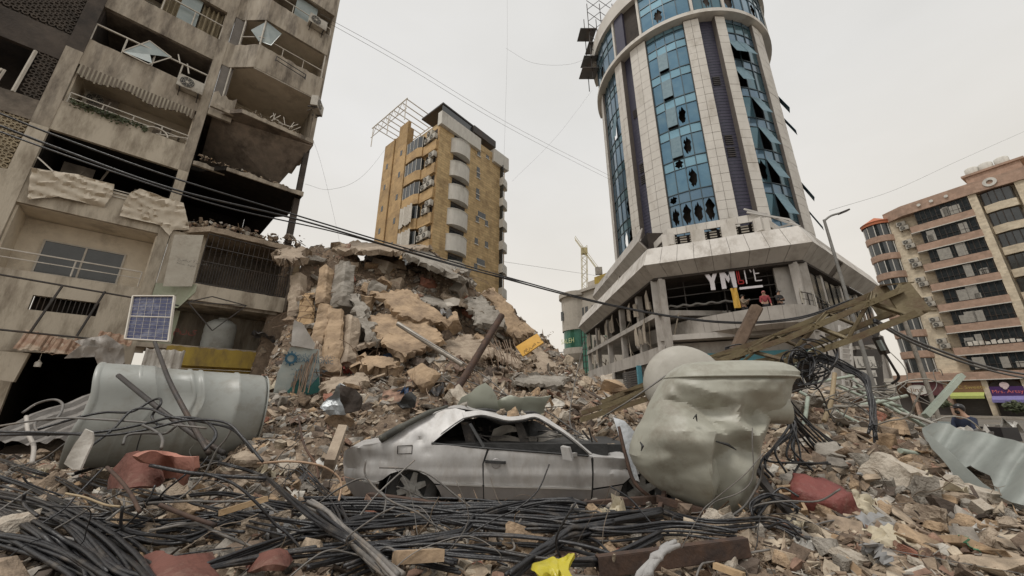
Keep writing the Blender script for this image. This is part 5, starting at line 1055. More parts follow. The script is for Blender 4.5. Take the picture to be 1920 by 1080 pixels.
slab_px([(600,742,9.6),(620,716,10.6),(690,712,10.6),(672,742,9.5)],.16,concrete,'concrete_slab','flat brown slab at the left foot of the heap','slab',SG,14,rag=.08)
slab_px([(668,702,11.2),(680,680,11.9),(742,686,11.7),(752,706,11.0)],.3,concrete_tan,'concrete_slab','thick tan slab end under the big tan panel','slab',SG,15,rag=.06)
for i,(c4,th_,mt_,lb_) in enumerate([([(556,560,13.0),(640,548,13.2),(648,540,14.6),(560,548,14.6)],.13,concrete,'upper of the thin pancaked floor slabs in the broken left face of the heap'),([(560,612,12.4),(690,590,12.6),(696,582,14.4),(566,600,14.2)],.14,concrete_grey,'middle thin pancaked floor slab in the broken left face of the heap'),([(612,668,11.4),(700,640,12.0),(708,632,13.4),(618,655,13)],.13,concrete,'lower thin pancaked floor slab in the broken left face of the heap'),([(640,735,10.6),(748,706,11.4),(756,698,12.4),(648,724,12)],.15,concrete_grey,'thin slab sticking out at the bottom of the heap under the big tan panel'),([(830,552,16.0),(905,585,15.6),(900,572,17),(835,542,17.4)],.14,concrete,'thin slab edge under the tilted roof slab'),([(800,660,13.0),(880,690,12.4),(890,680,13.6),(810,648,14.2)],.13,concrete_grey,'thin slab sliding down toward the dark slanted post'),([(905,655,14.6),(975,690,14.0),(980,678,15.2),(915,645,15.6)],.13,concrete,'thin slab in the right slope of the heap'),([(770,556,15.4),(842,580,15.0),(848,568,16),(776,545,16.4)],.14,concrete_grey,'thin slab just above the upper tan panel')]):
    slab_px(c4,th_,mt_,'pancaked_slab',lb_,'slab',SG,40+i,rag=.07,amp=.03)
def column_px(a,b_,w,mat,label,seed=0,n=16):
    p=atY(*a);q=atY(*b_); m=MB(); r=random.Random(seed); vs=[];fs=[]; t=(q-p).normalized(); u_=t.cross(Vector((math.sin(seed*1.3)*.5,1,0)).normalized()).normalized(); v_=t.cross(u_); K=16
    for i in range(n+1):
        c=p.lerp(q,i/n)
        for j in range(K):
            th=j*2*math.pi/K+math.pi/K; k_=w/2; o_=u_*max(-1,min(1,1.35*math.cos(th)))*k_+v_*max(-1,min(1,1.35*math.sin(th)))*k_; z_=c+o_; ch=noise.noise(z_*2.2+Vector((seed,0,0)))*.30+noise.noise(z_*6)*.14+noise.noise(z_*13)*.07
            vs.append(c+o_*(1+ch)+t*(r.uniform(-.3,.3)*w*.5 if i in(0,n) else 0))
    for i in range(n):
        for j in range(K): fs.append((i*K+j,i*K+(j+1)%K,i*K+K+(j+1)%K,i*K+K+j))
    fs+= [tuple(range(K-1,-1,-1)),tuple(n*K+j for j in range(K))]; m.add(vs,fs); return tag(m.build('broken_column',mat),label,'column',SG)
column_px((648,500,13.9),(640,580,13.0),.62,concrete_grey,'upright grey broken column at the upper left of the heap',1)
column_px((612,505,13.6),(606,575,12.9),.42,concrete_tan,'upright tan column fragment beside the grille balcony',2)
column_px((630,590,12.4),(622,705,11.2),.55,concrete_tan,'tall tan broken column standing at the left of the heap',3)
column_px((612,580,12.3),(592,650,11.6),.42,concrete_tan,'leaning tan column piece right of the garage banner, upper',4)
column_px((592,650,11.6),(604,700,11.0),.38,concrete,'leaning column stump right of the garage banner, lower',5)
column_px((660,600,12.6),(650,690,11.6),.5,concrete,'brown column between the tall tan column and the big tan panel',6)
column_px((560,520,14.2),(556,600,13.6),.5,concrete,'brown broken masonry pier against the corner of the burnt-out block',7)
column_px((578,560,13.4),(572,640,12.6),.5,blockmat('tan_block',(.44,.30,.16),(.36,.24,.13),(.4,.35,.3),.5,.25),'tan block masonry remnant above the garage banner',8)
# pole, dark post, yellow sign
m=MB(); m.tube([atY(746,607,11.4),atY(815,651,10.8),atY(868,684,10.4)],.075,10); tag(m.build('grey_pipe',M('pipe_steel',(.33,.30,.26),(.25,.225,.195),rough=.5,metal=.3),None,50),'long grey pipe lying on the big tan panel of the heap','pipe')
m=MB(); m.tube([atY(941,591,9.6),atY(890,676,9.0),atY(836,764,8.3)],.085,10); tag(m.build('dark_post',rust,None,50),'dark slanted steel post standing out of the rubble behind the car','post')
ys=M('sign_yellow',(.62,.34,.04),(.55,.29,.035),rough=.5,bump=.05,dirt=(.3,.18,.06),damt=.2)
c=[atY(980,668,13.2),atY(1019,642,13.0),atY(1007,625,13.3),atY(967,650,13.5)]; nr=(c[1]-c[0]).cross(c[3]-c[0]).normalized(); m=MB(); m.prism(c,-nr*.05); ysn=tag(m.build('yellow_sign',ys),'tilted yellow board with worn brown lettering on the right slope of the heap','sign')
uu=(c[1]-c[0]).normalized(); vv=nr.cross(uu); m=MB(); m.text('\u0645\u0639\u0631\u0636 \u0628\u064a\u0631\u0648\u062a',c[0]+uu*.10+vv*.10,uu,vv,.2,.006); m.build('lettering',M('ink_brown',(.10,.06,.02),(.14,.08,.03),bump=0),ysn)
# ================================================================ CAR
cz=.525; YN=4.75
silver=M('silver_paint',(.50,.49,.48),(.40,.39,.38),rough=.58,metal=.3,scale=7,bump=.05,bscale=9,dirt=(.30,.265,.23),damt=.45,dscale=9,sharp=.2,stretch=(1,1,.45))
silver_d=M('silver_lower',(.42,.41,.41),(.36,.35,.35),rough=.42,metal=.5,scale=2.5,bump=.04,bscale=6,dirt=(.15,.125,.105),damt=.38,dscale=2.6,sharp=.3)
car=thing('crushed_car','silver two door car crushed under debris with caved roof and no windows','car',(0,5.4,cz))
INS=[(0,.12),(.14,.075),(.30,.03),(.44,.0),(.455,.012),(.62,.0),(.74,.015),(.80,.045),(.86,.085),(1.0,.20),(1.16,.33),(1.4,.5)]
def inset(h):
    for (a,b_),(c,d) in zip(INS,INS[1:]):
        if h<=c: return b_+(d-b_)*max(0,(h-a))/(c-a)
    return .5
dents=[(695,858,24,.05),(785,826,16,.06),(800,848,14,.035),(745,836,20,-.02),(650,880,26,.05),(1150,878,14,.03),(850,780,22,.03),(672,840,18,-.04),(720,862,16,.03),(1180,880,18,.04),(880,850,10,.01)]
def cpt(px,py,side=0):
    p=atY(px,py,YN); h=p.z-cz; y=inset(h)
    for dx,dy,r,a in dents: y+=a*1.2*math.exp(-1.5*math.hypot(px-dx,(py-dy)*1.4)/r)
    y+=.006*noise.noise(Vector((px*.03,py*.03,1)))
    if px<700: y+=((700-px)/70)**2*.16
    if px>1150: y+=((px-1150)/90)**2*.12
    return Vector((p.x,YN+y,p.z)) if not side else Vector((p.x,YN+1.72-y,p.z))
def cpanel(poly,name,mat,par,sp=7,th=.006,side=0,sm=30):
    vs,fs=cdt(poly,sp,seed=4,jit=.1); m=MB(); P=[cpt(v.x,v.y,side) for v in vs]
    n=(P[fs[0][1]]-P[fs[0][0]]).cross(P[fs[0][2]]-P[fs[0][0]])
    if (n.y>0)!=bool(side): fs=[tuple(reversed(f)) for f in fs]
    shell(m,P,fs,th); return m.build(name,mat,par,sm)
arch=[(706,926),(708,914),(716,900),(732,888),(755,881),(780,882),(800,892),(814,907),(822,922),(825,932)]
quarter=[(825,932),(826,909),(905,911),(904,870),(913,842),(860,837),(808,832),(830,813),(857,793),(868,786),(866,771),(846,766),(825,769),(800,780),(776,791),(745,808),(727,818),(713,830),(680,834),(653,840),(636,850),(630,872),(634,898),(700,903),(708,914)]
quarter=[(826,909),(905,911),(904,870),(913,842),(860,837),(808,832),(830,813),(857,793),(868,786),(866,771),(846,766),(825,769),(800,780),(776,791),(745,808),(727,818),(713,830),(680,834),(653,840),(636,850),(630,872),(634,898),(704,904),(716,900),(732,888),(755,881),(780,882),(800,892),(814,907)]
for sd in (0,1):
    q=cpanel(quarter,'rear_quarter',silver,car,side=sd)
    cpanel([(816,911),(905,913),(905,940),(828,938),(822,922)],'rocker_panel',silver_d,car,side=sd)
    cpanel([(634,900),(702,906),(706,926),(704,937),(655,936),(640,918)],'rear_bumper',silver_d,car,side=sd)
    dr=cpanel([(907,911),(907,870),(917,843),(1000,849),(1060,854),(1108,856),(1110,880),(1111,917)],'door',silver,car,side=sd)
    cpanel([(907,914),(1111,920),(1110,940),(907,940)],'door_cladding',silver_d,dr,side=sd)
    cpanel([(1114,917),(1113,857),(1150,858),(1182,862),(1198,880),(1202,890),(1186,894),(1170,908)],'front_fender',silver,car,side=sd)
    cpanel([(1114,921),(1169,911),(1162,940),(1113,940)],'front_cladding',silver_d,car,side=sd)
# bright trim line, fuel flap, handle, mirror
m=MB(); 
for a,b_ in [((826,908),(904,911)),((908,912),(1110,918)),((680,903),(710,906))]: 
    m=MB(); m.bar(cpt(*a)-Vector((0,.012,0)),cpt(*b_)-Vector((0,.012,0)),.014,.018); m.build('trim_strip',M('bright_trim',(.6,.59,.57),(.5,.49,.47),rough=.3,metal=.6,bump=0),car)

fl=[(746,836),(772,835),(772,850),(745,851)]; m=MB()
for i in range(4): m.bar(cpt(*fl[i])-Vector((0,.004,0)),cpt(*fl[(i+1)%4])-Vector((0,.004,0)),.008,.006)
m.build('fuel_flap',darkmetal,car)
def_h=[(912,865),(946,867)]; m=MB(); p0=cpt(*def_h[0])-Vector((0,.03,0));p1=cpt(*def_h[1])-Vector((0,.03,0)); m.bar(p0,p1,.028,.03); m.bar(p0,p0+Vector((0,.04,0)),.03); m.bar(p1,p1+Vector((0,.04,0)),.03); m.build('door_handle',black,dr); m=MB(); c=cpt(930,869)-Vector((0,.004,0)); m.lathe(c,(0,-1,0),[(0,.055),(.006,.05),(.007,0)],16); m.build('handle_recess',silver_d,dr)
m=MB(); c=cpt(1062,845)-Vector((0,.14,0)); 
m.hexa([c+Vector(v) for v in [(-.07,-.03,-.07),(.04,-.03,-.09),(.07,.05,-.07),(-.03,.05,-.05),(-.09,-.03,.06),(.0,-.03,.05),(.04,.05,.05),(-.05,.05,.07)]]); m.bar(c+Vector((.02,.05,-.04)),cpt(1080,852),.04); m.build('side_mirror',silver,car)
# seams and window gaskets
m=MB()
for a in [(905.5,940),(905,911),(905.5,870),(915,842)]: pass
sm_=[(906,938),(906,911),(905.5,870),(915,841)]; 
m.tube([cpt(*p)+Vector((0,.004,0)) for p in sm_],.009,5); m.build('door_seam',black,car); m=MB(); m.tube([cpt(*p)+Vector((0,.004,0)) for p in [(1111.5,938),(1111.5,900),(1111,857)]],.006,5); m.build('door_seam',black,car)
wf=[(808,831),(830,812),(857,792),(874,784),(899,782),(925,787),(952,793),(980,791),(1005,786),(1030,797),(1057,815),(1082,834),(1103,853)]
m=MB(); m.tube(catmull([cpt(*p)+Vector((0,.015,0)) for p in wf],3),.016,6); m.tube([cpt(808,832),cpt(913,841),cpt(1103,855)],.012,6); m.build('window_gasket',black,car)
rl=[(860,776),(899,773),(925,779),(952,785),(980,783),(1005,779),(1022,784),(1040,796),(1060,810),(1085,832),(1110,853)]
m=MB(); top=catmull([cpt(*p)+Vector((0,.02,0)) for p in rl],3); bot=catmull([cpt(*p)+Vector((0,.0,0)) for p in [(866,787),(899,781),(925,786),(952,792),(980,790),(1005,785),(1026,795),(1042,805),(1057,814),(1082,833),(1105,853)]],3)
n=len(top); shell(m,top+bot,[(i,i+1,n+i+1,n+i) for i in range(n-1)],.02); m.build('roof_rail',silver,car,40)
fr_a=[Vector((p.x,YN+1.72-(p.y-YN),p.z)) for p in top]
for pp_,rd_ in ((fr_a,.03),([cpt(878,797)+Vector((0,.03,0)),cpt(907,840)+Vector((0,.03,0))],.02),([cpt(878,797,1),cpt(907,840,1)],.03),([cpt(1082,834,1),cpt(1040,800,1)],.03)): m=MB(); m.tube(pp_,rd_,6); m.build('pillar',black,car)
m=MB(); sheet_px(m,[(790,838),(812,812),(858,790),(900,783),(950,792),(1004,788),(1040,808),(1062,824),(1040,838),(985,826),(950,838),(900,828)],lambda x,y:YN+1.25,7,.02,.10,3,21); m.build('cabin_dark_sheet',black,car,50)  # black sheet added behind the windows to stand for cabin shade
m=MB(); sheet_px(m,[(1060,812),(1078,822),(1102,846),(1130,852),(1172,852),(1150,842),(1110,830)],lambda x,y:YN+.5,8,.01,.12,4,22); m.build('torn_bonnet_edge',silver,car,50)
# crumpled roof skin
edge=catmull([cpt(*p)+Vector((0,.02,0)) for p in [(727,818),(752,803),(776,790),(800,779),(825,768),(846,765),(872,768),(899,773),(925,779),(952,785),(980,783),(1005,779),(1022,784)]],3)
m=MB(); ny_=14; vs=[];fs=[]; n=len(edge)
for j in range(ny_+1):
    b_=j/ny_
    for i,p in enumerate(edge):
        w_=1.72-2*(p.y-YN); q=Vector((p.x,p.y+w_*b_,p.z)); sag=math.sin(b_*math.pi); xx=i/n
        q.z+= .035*sag - (.16*sag if xx>.45 else .05*sag)*math.exp(-((xx-.72)/.25)**2) + .03*noise.noise(Vector((q.x*3.5,q.y*3.5,2)))*min(1,b_*4)
        vs.append(q)
for j in range(ny_):
    for i in range(n-1): fs.append((j*n+i,j*n+i+1,(j+1)*n+i+1,(j+1)*n+i))
shell(m,vs,fs,.008); m.build('roof',silver,car,50)
# boot, bonnet, screen frames
def cross(edgepx,name,mat,amp=.04,lift=.03,ny_=10,k=4):
    e=catmull([cpt(*p) for p in edgepx],k); n=len(e); vs=[];fs=[]; m=MB()
    for j in range(ny_+1):
        b_=j/ny_
        for p in e: q=Vector((p.x,p.y+(1.72-2*(p.y-YN))*b_,p.z+lift*math.sin(b_*math.pi))); q.z+=amp*noise.noise(Vector((q.x*4,q.y*4,5)))*min(1,b_*4); vs.append(q)
    for j in range(ny_):
        for i in range(n-1): fs.append((j*n+i,j*n+i+1,(j+1)*n+i+1,(j+1)*n+i))
    shell(m,vs,fs,.01); return m.build(name,mat,car,50)
cross([(630,872),(636,850),(653,840),(680,835),(713,830)],'boot_lid',silver,.06); cross([(1107,857),(1150,859),(1182,862),(1198,880)],'bonnet',silver,.10,.05)
cross([(713,829),(727,818)],'rear_shelf',black,.02,0)
m=MB(); m.tube(catmull([cpt(712,826)-Vector((0,.02,-.01)),cpt(735,815)-Vector((0,.05,-.03)),cpt(770,794)-Vector((0,.04,-.03)),cpt(800,778)-Vector((0,.02,-.03)),cpt(828,767)+Vector((0,.1,.03))],5),[.045]*8+[.035]*8+[.02]*5,8); m.build('torn_window_seal',M('dusty_rubber',(.10,.10,.085),(.06,.06,.055),rough=.9,dirt=(.2,.19,.15),damt=.3,dscale=9),car,'full')
m=MB(); x0=cpt(708,900).x; x1=cpt(1150,900).x; m.box(x0+.45,x1,YN+.16,YN+1.56,cz+.15,cz+.74); m.box(x0,x0+.45,YN+.3,YN+1.5,cz+.3,cz+.8); m.box(x1-.1,x1+.3,YN+.28,YN+1.45,cz+.2,cz+.72); m.build('interior',black,car)
seatm=M('seat_cloth',(.07,.065,.06),(.045,.04,.038),rough=.95,dirt=(.25,.2,.15),damt=.3,dscale=8)
for x in (.15,-.55):
    for y in (.35,1.0):
        m=MB(); m.hexa([Vector((x+a,YN+y+b_*.5,cz+.6)) for a,b_ in ((0,0),(.14,0),(.14,1),(0,1))]+[Vector((x+a-.12,YN+y+b_*.5,cz+.98)) for a,b_ in ((0,0),(.1,0),(.1,1),(0,1))]); m.build('seat_backrest',seatm,car)
lin=M('headliner_grey',(.30,.28,.25),(.2,.185,.165),rough=.95,dirt=(.12,.1,.08),damt=.3,dscale=5)
m=MB(); sheet_px(m,[(925,800),(960,797),(985,806),(940,818),(975,822),(1030,808),(1060,818),(1000,832),(940,832),(915,822)],lambda x,y:YN+.45,6,.01,.14,5,3); m.build('torn_headliner',lin,car,55)
m=MB(); r=random.Random(8)
for i in range(16):
    a=cpt(r.uniform(880,1080),r.uniform(812,838))+Vector((0,r.uniform(.25,.8),0)); m.tube(catmull([a,a+Vector((r.uniform(-.2,.2),.02,r.uniform(-.08,.08))),a+Vector((r.uniform(-.4,.4),.1,r.uniform(-.12,.08)))],3),.008,4)
m.build('cabin_debris',seatm,car)
# wheels
def wheel(px,py,y,name='wheel'):
    c=atY(px,py,YN); c.y=YN+y; t=bpy.data.objects.new(name,None); col.objects.link(t); t.parent=car; t.location=c-Vector(car.location)
    m=MB(); m.lathe(c,(0,1,0),[(.01,.17),(-.012,.195),(-.008,.285),(.02,.308),(.05,.315),(.16,.315),(.2,.3),(.2,.2)],40)
    m.build('tyre',rubber,t,50)
    al=M('alloy_rim',(.34,.335,.32),(.27,.265,.25),rough=.45,metal=.5,dirt=(.12,.10,.085),damt=.4,dscale=7); m=MB(); m.lathe(c,(0,1,0),[(-.002,.19),(.004,.178),(.035,.168),(.15,.16)],36)
    for k in range(6):
        a=k*math.pi/3+.3; d=Vector((math.cos(a),0,math.sin(a))); e=Vector((-math.sin(a),0,math.cos(a))); m.hexa([c+d*.03-e*.045+Vector((0,.01,0)),c+d*.03+e*.045+Vector((0,.01,0)),c+d*.03+e*.045+Vector((0,.04,0)),c+d*.03-e*.045+Vector((0,.04,0)),c+d*.172-e*.026+Vector((0,.005,0)),c+d*.172+e*.026+Vector((0,.005,0)),c+d*.172+e*.026+Vector((0,.04,0)),c+d*.172-e*.026+Vector((0,.04,0))])
    m.lathe(c,(0,1,0),[(-.002,0),(.0,.05),(.03,.055)],18); m.build('rim',al,t,50)
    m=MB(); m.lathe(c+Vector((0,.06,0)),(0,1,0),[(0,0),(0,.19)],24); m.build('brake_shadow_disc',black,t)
wheel(768,918,.07); wheel(1207,922,.07); wheel(768,918,1.45); wheel(1207,922,1.45)
for c0 in ((768,918),(1207,922)):
    c=atY(*c0,YN)
    for y_,d_ in ((.05,1),(1.68,-1)): m=MB(); m.lathe(Vector((c.x,YN+y_,c.z)),(0,d_,0),[(0,.385),(.3,.385),(.3,0)],28); m.build('wheel_arch_liner',black,car)
# ================================================================ BIG GREY TANK (left), lying
bt=thing('large_grey_tank','big pale grey ribbed plastic tank lying on its side at the left','water tank',atY(300,850,6.2))
bigt=M('tank_pale',(.33,.34,.32),(.26,.268,.25),rough=.42,scale=.8,bump=.1,bscale=1.5,dirt=(.20,.185,.155),damt=.42,dscale=2.6,spec=.4)
A=atY(478,779,6.9);B=atY(165,775,5.5); ax=(B-A).normalized(); Lt=(B-A).length
prof=[(0,0),(0,.62),(.015,.665),(.05,.685)]
for c in (.42,.92,1.06,1.5,1.64,2.05): prof+=[(c-.035,.70),(c-.02,.716),(c+.02,.716),(c+.035,.70)]
prof+=[(Lt-.52,.72),(Lt-.46,.71),(Lt-.38,.685),(Lt+.0,.46),(Lt+.05,.42),(Lt+.06,.36),(Lt+.04,0)]
m=MB(); m.lathe(A,ax,prof,72)
m.v=[tuple(Vector(p)+Vector((0,1,0))*.20*math.exp(-((p[0]-atY(300,760,5.6).x)**2/.35+(p[2]-atY(300,752,5.6).z)**2/.10))*max(0,min(1,(6.6-p[1])/.9))+noise.noise_vector(Vector(p)*1.1)*.018+Vector((0,1,0))*.05*math.exp(-((p[0]+4.0)/.22)**2)*max(0,min(1,(7-p[1]))) ) for p in m.v]
m.build('shell',bigt,bt,60)
m=MB(); m.lathe(A-ax*.0,-ax,[(0,.69),(.02,.69),(.02,.64),(0,.64)],60); m.build('rim',bigt,bt,60)
# ================================================================ CRUSHED TANK (right of the car)
ctm=M('tank_olive',(.37,.365,.31),(.29,.285,.24),rough=.45,scale=1.6,bump=.12,bscale=9,dirt=(.19,.165,.13),damt=.42,dscale=3.5,spec=.4)
ct=thing('crumpled_tank','crumpled grey green tank standing upright and squashed beside the car','tank',atY(1360,970,3.9))
rows=[(680,1300,1440,.25),(683,1282,1462,.30),(690,1268,1478,.38),(700,1256,1486,.44),(709,1250,1482,.46),(713,1246,1478,.44),(725,1238,1472,.43),(742,1228,1470,.42),(758,1220,1466,.43),(775,1212,1452,.40),(790,1206,1430,.42),(802,1198,1424,.46),(818,1191,1419,.46),(836,1185,1414,.44),(852,1183,1412,.42),(870,1190,1410,.40),(888,1202,1408,.37),(906,1220,1406,.34),(922,1243,1403,.30),(938,1275,1399,.26),(952,1303,1394,.22),(964,1328,1390,.17),(972,1350,1384,.08)]
NS=130; vs=[];fs=[]; rr2=[]
for k in range(len(rows)-1):
    for t_ in (0,.25,.5,.75): rr2.append(tuple(rows[k][i]*(1-t_)+rows[k+1][i]*t_ for i in range(4)))
rr2.append(rows[-1])
FP=[(1246,716,0),(1300,716,-.02),(1360,716,-.03),(1420,716,-.02),(1478,716,0),(1238,735,-.03),(1300,738,-.06),(1360,735,-.04),(1420,738,-.04),(1472,742,0),
(1230,749,.05),(1268,757,.09),(1302,768,.11),(1345,756,-.03),(1392,764,.08),(1432,752,-.02),(1466,758,0),(1213,772,-.07),(1255,777,-.10),(1299,784,.07),(1340,790,-.07),(1384,782,.10),(1404,792,-.03),(1428,790,.02),
(1203,800,-.08),(1250,806,-.13),(1293,803,-.09),(1330,812,.03),(1370,812,-.07),(1408,826,.03),(1189,835,.02),(1235,842,-.05),(1286,850,-.12),(1311,852,.09),(1344,829,.07),(1388,845,-.04),(1413,850,0),
(1193,870,.03),(1238,880,.02),(1291,892,-.13),(1322,886,.05),(1362,878,-.06),(1408,880,.02),(1224,910,.04),(1268,918,-.01),(1301,926,-.10),(1319,931,.05),(1352,922,-.06),(1400,920,.01),(1274,942,0),(1309,955,-.05),(1350,952,-.03),(1394,952,0),(1335,968,0),(1384,972,0)]
_v,_e,_f,_,_,_=geometry.delaunay_2d_cdt([Vector(p[:2]) for p in FP],[],[],0,1e-5); _z=[min(FP,key=lambda p:(p[0]-v.x)**2+(p[1]-v.y)**2)[2] for v in _v]
def fold1(x,y):
    for f in _f:
        a,b_,c=(_v[k] for k in f); d=(b_.y-c.y)*(a.x-c.x)+(c.x-b_.x)*(a.y-c.y)
        if abs(d)<1e-9: continue
        u_=((b_.y-c.y)*(x-c.x)+(c.x-b_.x)*(y-c.y))/d; w_=((c.y-a.y)*(x-c.x)+(a.x-c.x)*(y-c.y))/d
        if u_>=-1e-6 and w_>=-1e-6 and u_+w_<=1+1e-6: return u_*_z[f[0]]+w_*_z[f[1]]+(1-u_-w_)*_z[f[2]]
    return 0.
def fold(x,y): return sum(fold1(x+dx,y+dy) for dx,dy in ((0,0),(2.5,1),(-2,2),(1,-2.5)))/4
for (py,xl,xr,dep) in rr2:
    for j in range(NS):
        th=2*math.pi*j/NS; cx_=math.cos(th); sy=math.sin(th); px=(xl+xr)/2+(xr-xl)/2*(abs(cx_)**.9)*(1 if cx_>0 else -1); Y=4.05+dep*(abs(sy)**.8)*(-1 if sy<0 else 1)*.9
        if sy<0:
            Y+=fold(px,py)*1.15*min(1,abs(sy)*1.6)
            Y+=.03*noise.noise(Vector((px*.02,py*.02,3)))+.03*(.3-abs(noise.noise(Vector((px*.03,py*.025,8)))))*(py>715)
        p=atY(px,py,4.05); p.y=Y; vs.append(p)
for i in range(len(rr2)-1):
    for j in range(NS): fs.append((i*NS+j,i*NS+(j+1)%NS,(i+1)*NS+(j+1)%NS,(i+1)*NS+j))
fs+=[tuple(range(NS)),tuple((len(rr2)-1)*NS+j for j in range(NS-1,-1,-1))]
m=MB(); m.add(vs,fs); o=m.build('shell',ctm,ct,28)
i0=[i for i,r_ in enumerate(rr2) if r_[0]==709][0]
m=MB(); ringp=[Vector(vs[i0*NS+j])+Vector((0,-.01,0)) for j in range(NS)]; m.tube(ringp+[ringp[0]],.012,5,False); m.build('rim_seam',ctm,ct,'full')
m=MB(); a=atY(1418,768,3.95); b_=atY(1472,766,3.9); m.lathe(a,b_-a,[(0,.13),(.1,.145),((b_-a).length,.15),((b_-a).length+.01,.14),((b_-a).length+.01,0)],28); m.v=[(p[0],p[1],p[2]+.015*noise.noise(Vector(p)*5)) for p in m.v]; m.build('outlet_stub',ctm,ct,50)
m=MB(); p=atY(1399,686,3.85); m.lathe(p,(0,0,1),[(-.03,.02),(.04,.02),(.045,0)],10); m.build('valve',ctm,ct)
m=MB()
for pts in ([(1298,785,3.56),(1303,778,3.54),(1305,790,3.56)],[(1340,827,3.6),(1362,833,3.62),(1378,843,3.66)],[(1199,828,3.78),(1204,836,3.76),(1201,845,3.78)]): m.tube([atY(*q)-Vector((0,.02,0)) for q in pts],[.006,.014,.004],5)
m.build('tear',black,ct)
# round dish piece behind it
m=MB(); c=atY(1285,720,6.0); d=Vector((-.25,-1,.05)).normalized(); m.lathe(c,d,[(-.25,.55),(-.1,.60),(0,.62),(.10,.56),(.17,.42),(.21,.22),(.22,0)],40); m.v=[tuple(Vector(p)+noise.noise_vector(Vector(p)*1.5)*.03) for p in m.v]
tag(m.build('round_tank_end',M('tank_beige',(.40,.38,.335),(.34,.32,.28),rough=.55,dirt=(.24,.21,.17),damt=.3,bump=.1),None,60),'rounded beige tank end rising behind the crumpled tank','tank')
# pale crumpled sheets behind the car
pg=M('pale_green_sheet',(.42,.44,.37),(.36,.375,.315),rough=.5,dirt=(.24,.22,.18),damt=.25,dscale=3,bump=.05)
for poly,lb,sd,Y in [([(850,777),(866,750),(886,742),(898,730),(912,720),(925,728),(932,742),(931,760),(933,778)],'pale green torn tank sheet behind the car roof, left one',1,6.4),([(932,778),(930,752),(942,743),(955,738),(975,746),(1000,742),(1033,740),(1022,758),(1018,775),(985,780)],'pale green torn tank sheet behind the car roof, right one',2,6.5)]:
    m=MB(); sheet_px(m,poly,lambda x,y:Y-(780-y)*.002+.0,7,.012,.22,2.2,sd); tag(m.build('torn_tank_sheet',pg,None,55),lb,'sheet','pale green sheets behind the car')
# ================================================================ LATTICE GIRDER (toppled)
olive=M('olive_paint',(.165,.13,.07),(.12,.095,.052),rough=.6,metal=.2,scale=3,dirt=(.11,.06,.035),damt=.5,dscale=3,bump=.2,bscale=25)
gt=thing('lattice_girder','toppled olive lattice girder rising to the right over the crumpled tank','girder',atY(1330,690,5.6))
def Lbar(m,p,q,w,up,flip=1,t=.012):
    p=Vector(p);q=Vector(q);d=(q-p).normalized(); up=Vector(up); a=d.cross(up).normalized(); b_=a.cross(d).normalized()
    m.hexa([p,p+a*w*flip,q+a*w*flip,q]+[v+b_*t for v in (p,p+a*w*flip,q+a*w*flip,q)]); m.hexa([p,p+b_*w,q+b_*w,q]+[v+a*t*flip for v in (p,p+b_*w,q+b_*w,q)])
U0=atY(1130,770,6.9);U1=atY(1330,688,6.1);U2=atY(1478,640,5.7);U3=atY(1590,592,5.35);U4=atY(1692,549,5.05)
D0=atY(1090,792,6.8);D1=atY(1345,712,6.0);D2=atY(1478,684,5.6);D3=atY(1600,642,5.25);D4=atY(1722,592,4.95)
bk=Vector((.10,.42,.10))
for i,(pts,fl,nm) in enumerate([((U0,U1,U2,U3,U4),1,'chord'),((D0,D1,D2,D3,D4),1,'chord'),(tuple(p+bk for p in (U0,U1,U2,U3,U4)),-1,'chord'),(tuple(p+bk for p in (D0,D1,D2,D3,D4)),-1,'chord')]):
    m=MB()
    for a,c in zip(pts,pts[1:]): Lbar(m,a,c+(c-a)*.01,.085,(0,0,1),fl)
    m.build(nm,olive,gt)
def onl(P,t): 
    k=min(3,int(t*4)); f=t*4-k; return P[k].lerp(P[k+1],f)
UU=(U0,U1,U2,U3,U4);DD=(D0,D1,D2,D3,D4); ts=[.06,.16,.27,.38,.5,.62,.74,.86,.97]
for i in range(8):
    m=MB(); 
    if i%2: Lbar(m,onl(UU,ts[i])+U*.04,onl(DD,ts[i+1])+U*.04,.05,(0,1,0))
    else: Lbar(m,onl(DD,ts[i])+U*.04,onl(UU,ts[i+1])+U*.04,.05,(0,1,0))
    m.build('brace',olive,gt); m=MB()
    if i%2: Lbar(m,onl(UU,ts[i])+U*.05,onl(UU,ts[i+1])+bk+U*.05,.045,(0,0,1))
    else: Lbar(m,onl(UU,ts[i])+bk+U*.05,onl(UU,ts[i+1])+U*.05,.045,(0,0,1))
    m.build('brace',olive,gt); m=MB()
    if i%2: Lbar(m,onl(DD,ts[i])+bk+U*.05,onl(UU,ts[i+1])+bk+U*.05,.04,(0,1,0))
    else: Lbar(m,onl(UU,ts[i])+bk+U*.05,onl(DD,ts[i+1])+bk+U*.05,.04,(0,1,0))
    m.build('brace',olive,gt)
m=MB(); e=(D4-U4); d=(U4-U3).normalized()
for o_ in (Vector((0,0,0)),bk): m.prism([U4+o_+U*.14,U4+o_+d*.12+U*.1,D4+o_+d*.16,D4+o_-U*.02,D4+o_-d*.16,U4+o_-d*.16],Vector((0,.015,0)))
m.bar(U4+d*.1+U*.1,U4+d*.1+bk+U*.1,.14,.02); m.bar(D4+d*.14,D4+d*.14+bk,.14,.02); m.bar(U4.lerp(D4,.5)+d*.15,U4.lerp(D4,.5)+d*.15+bk,.04); m.build('end_plate',olive,gt)
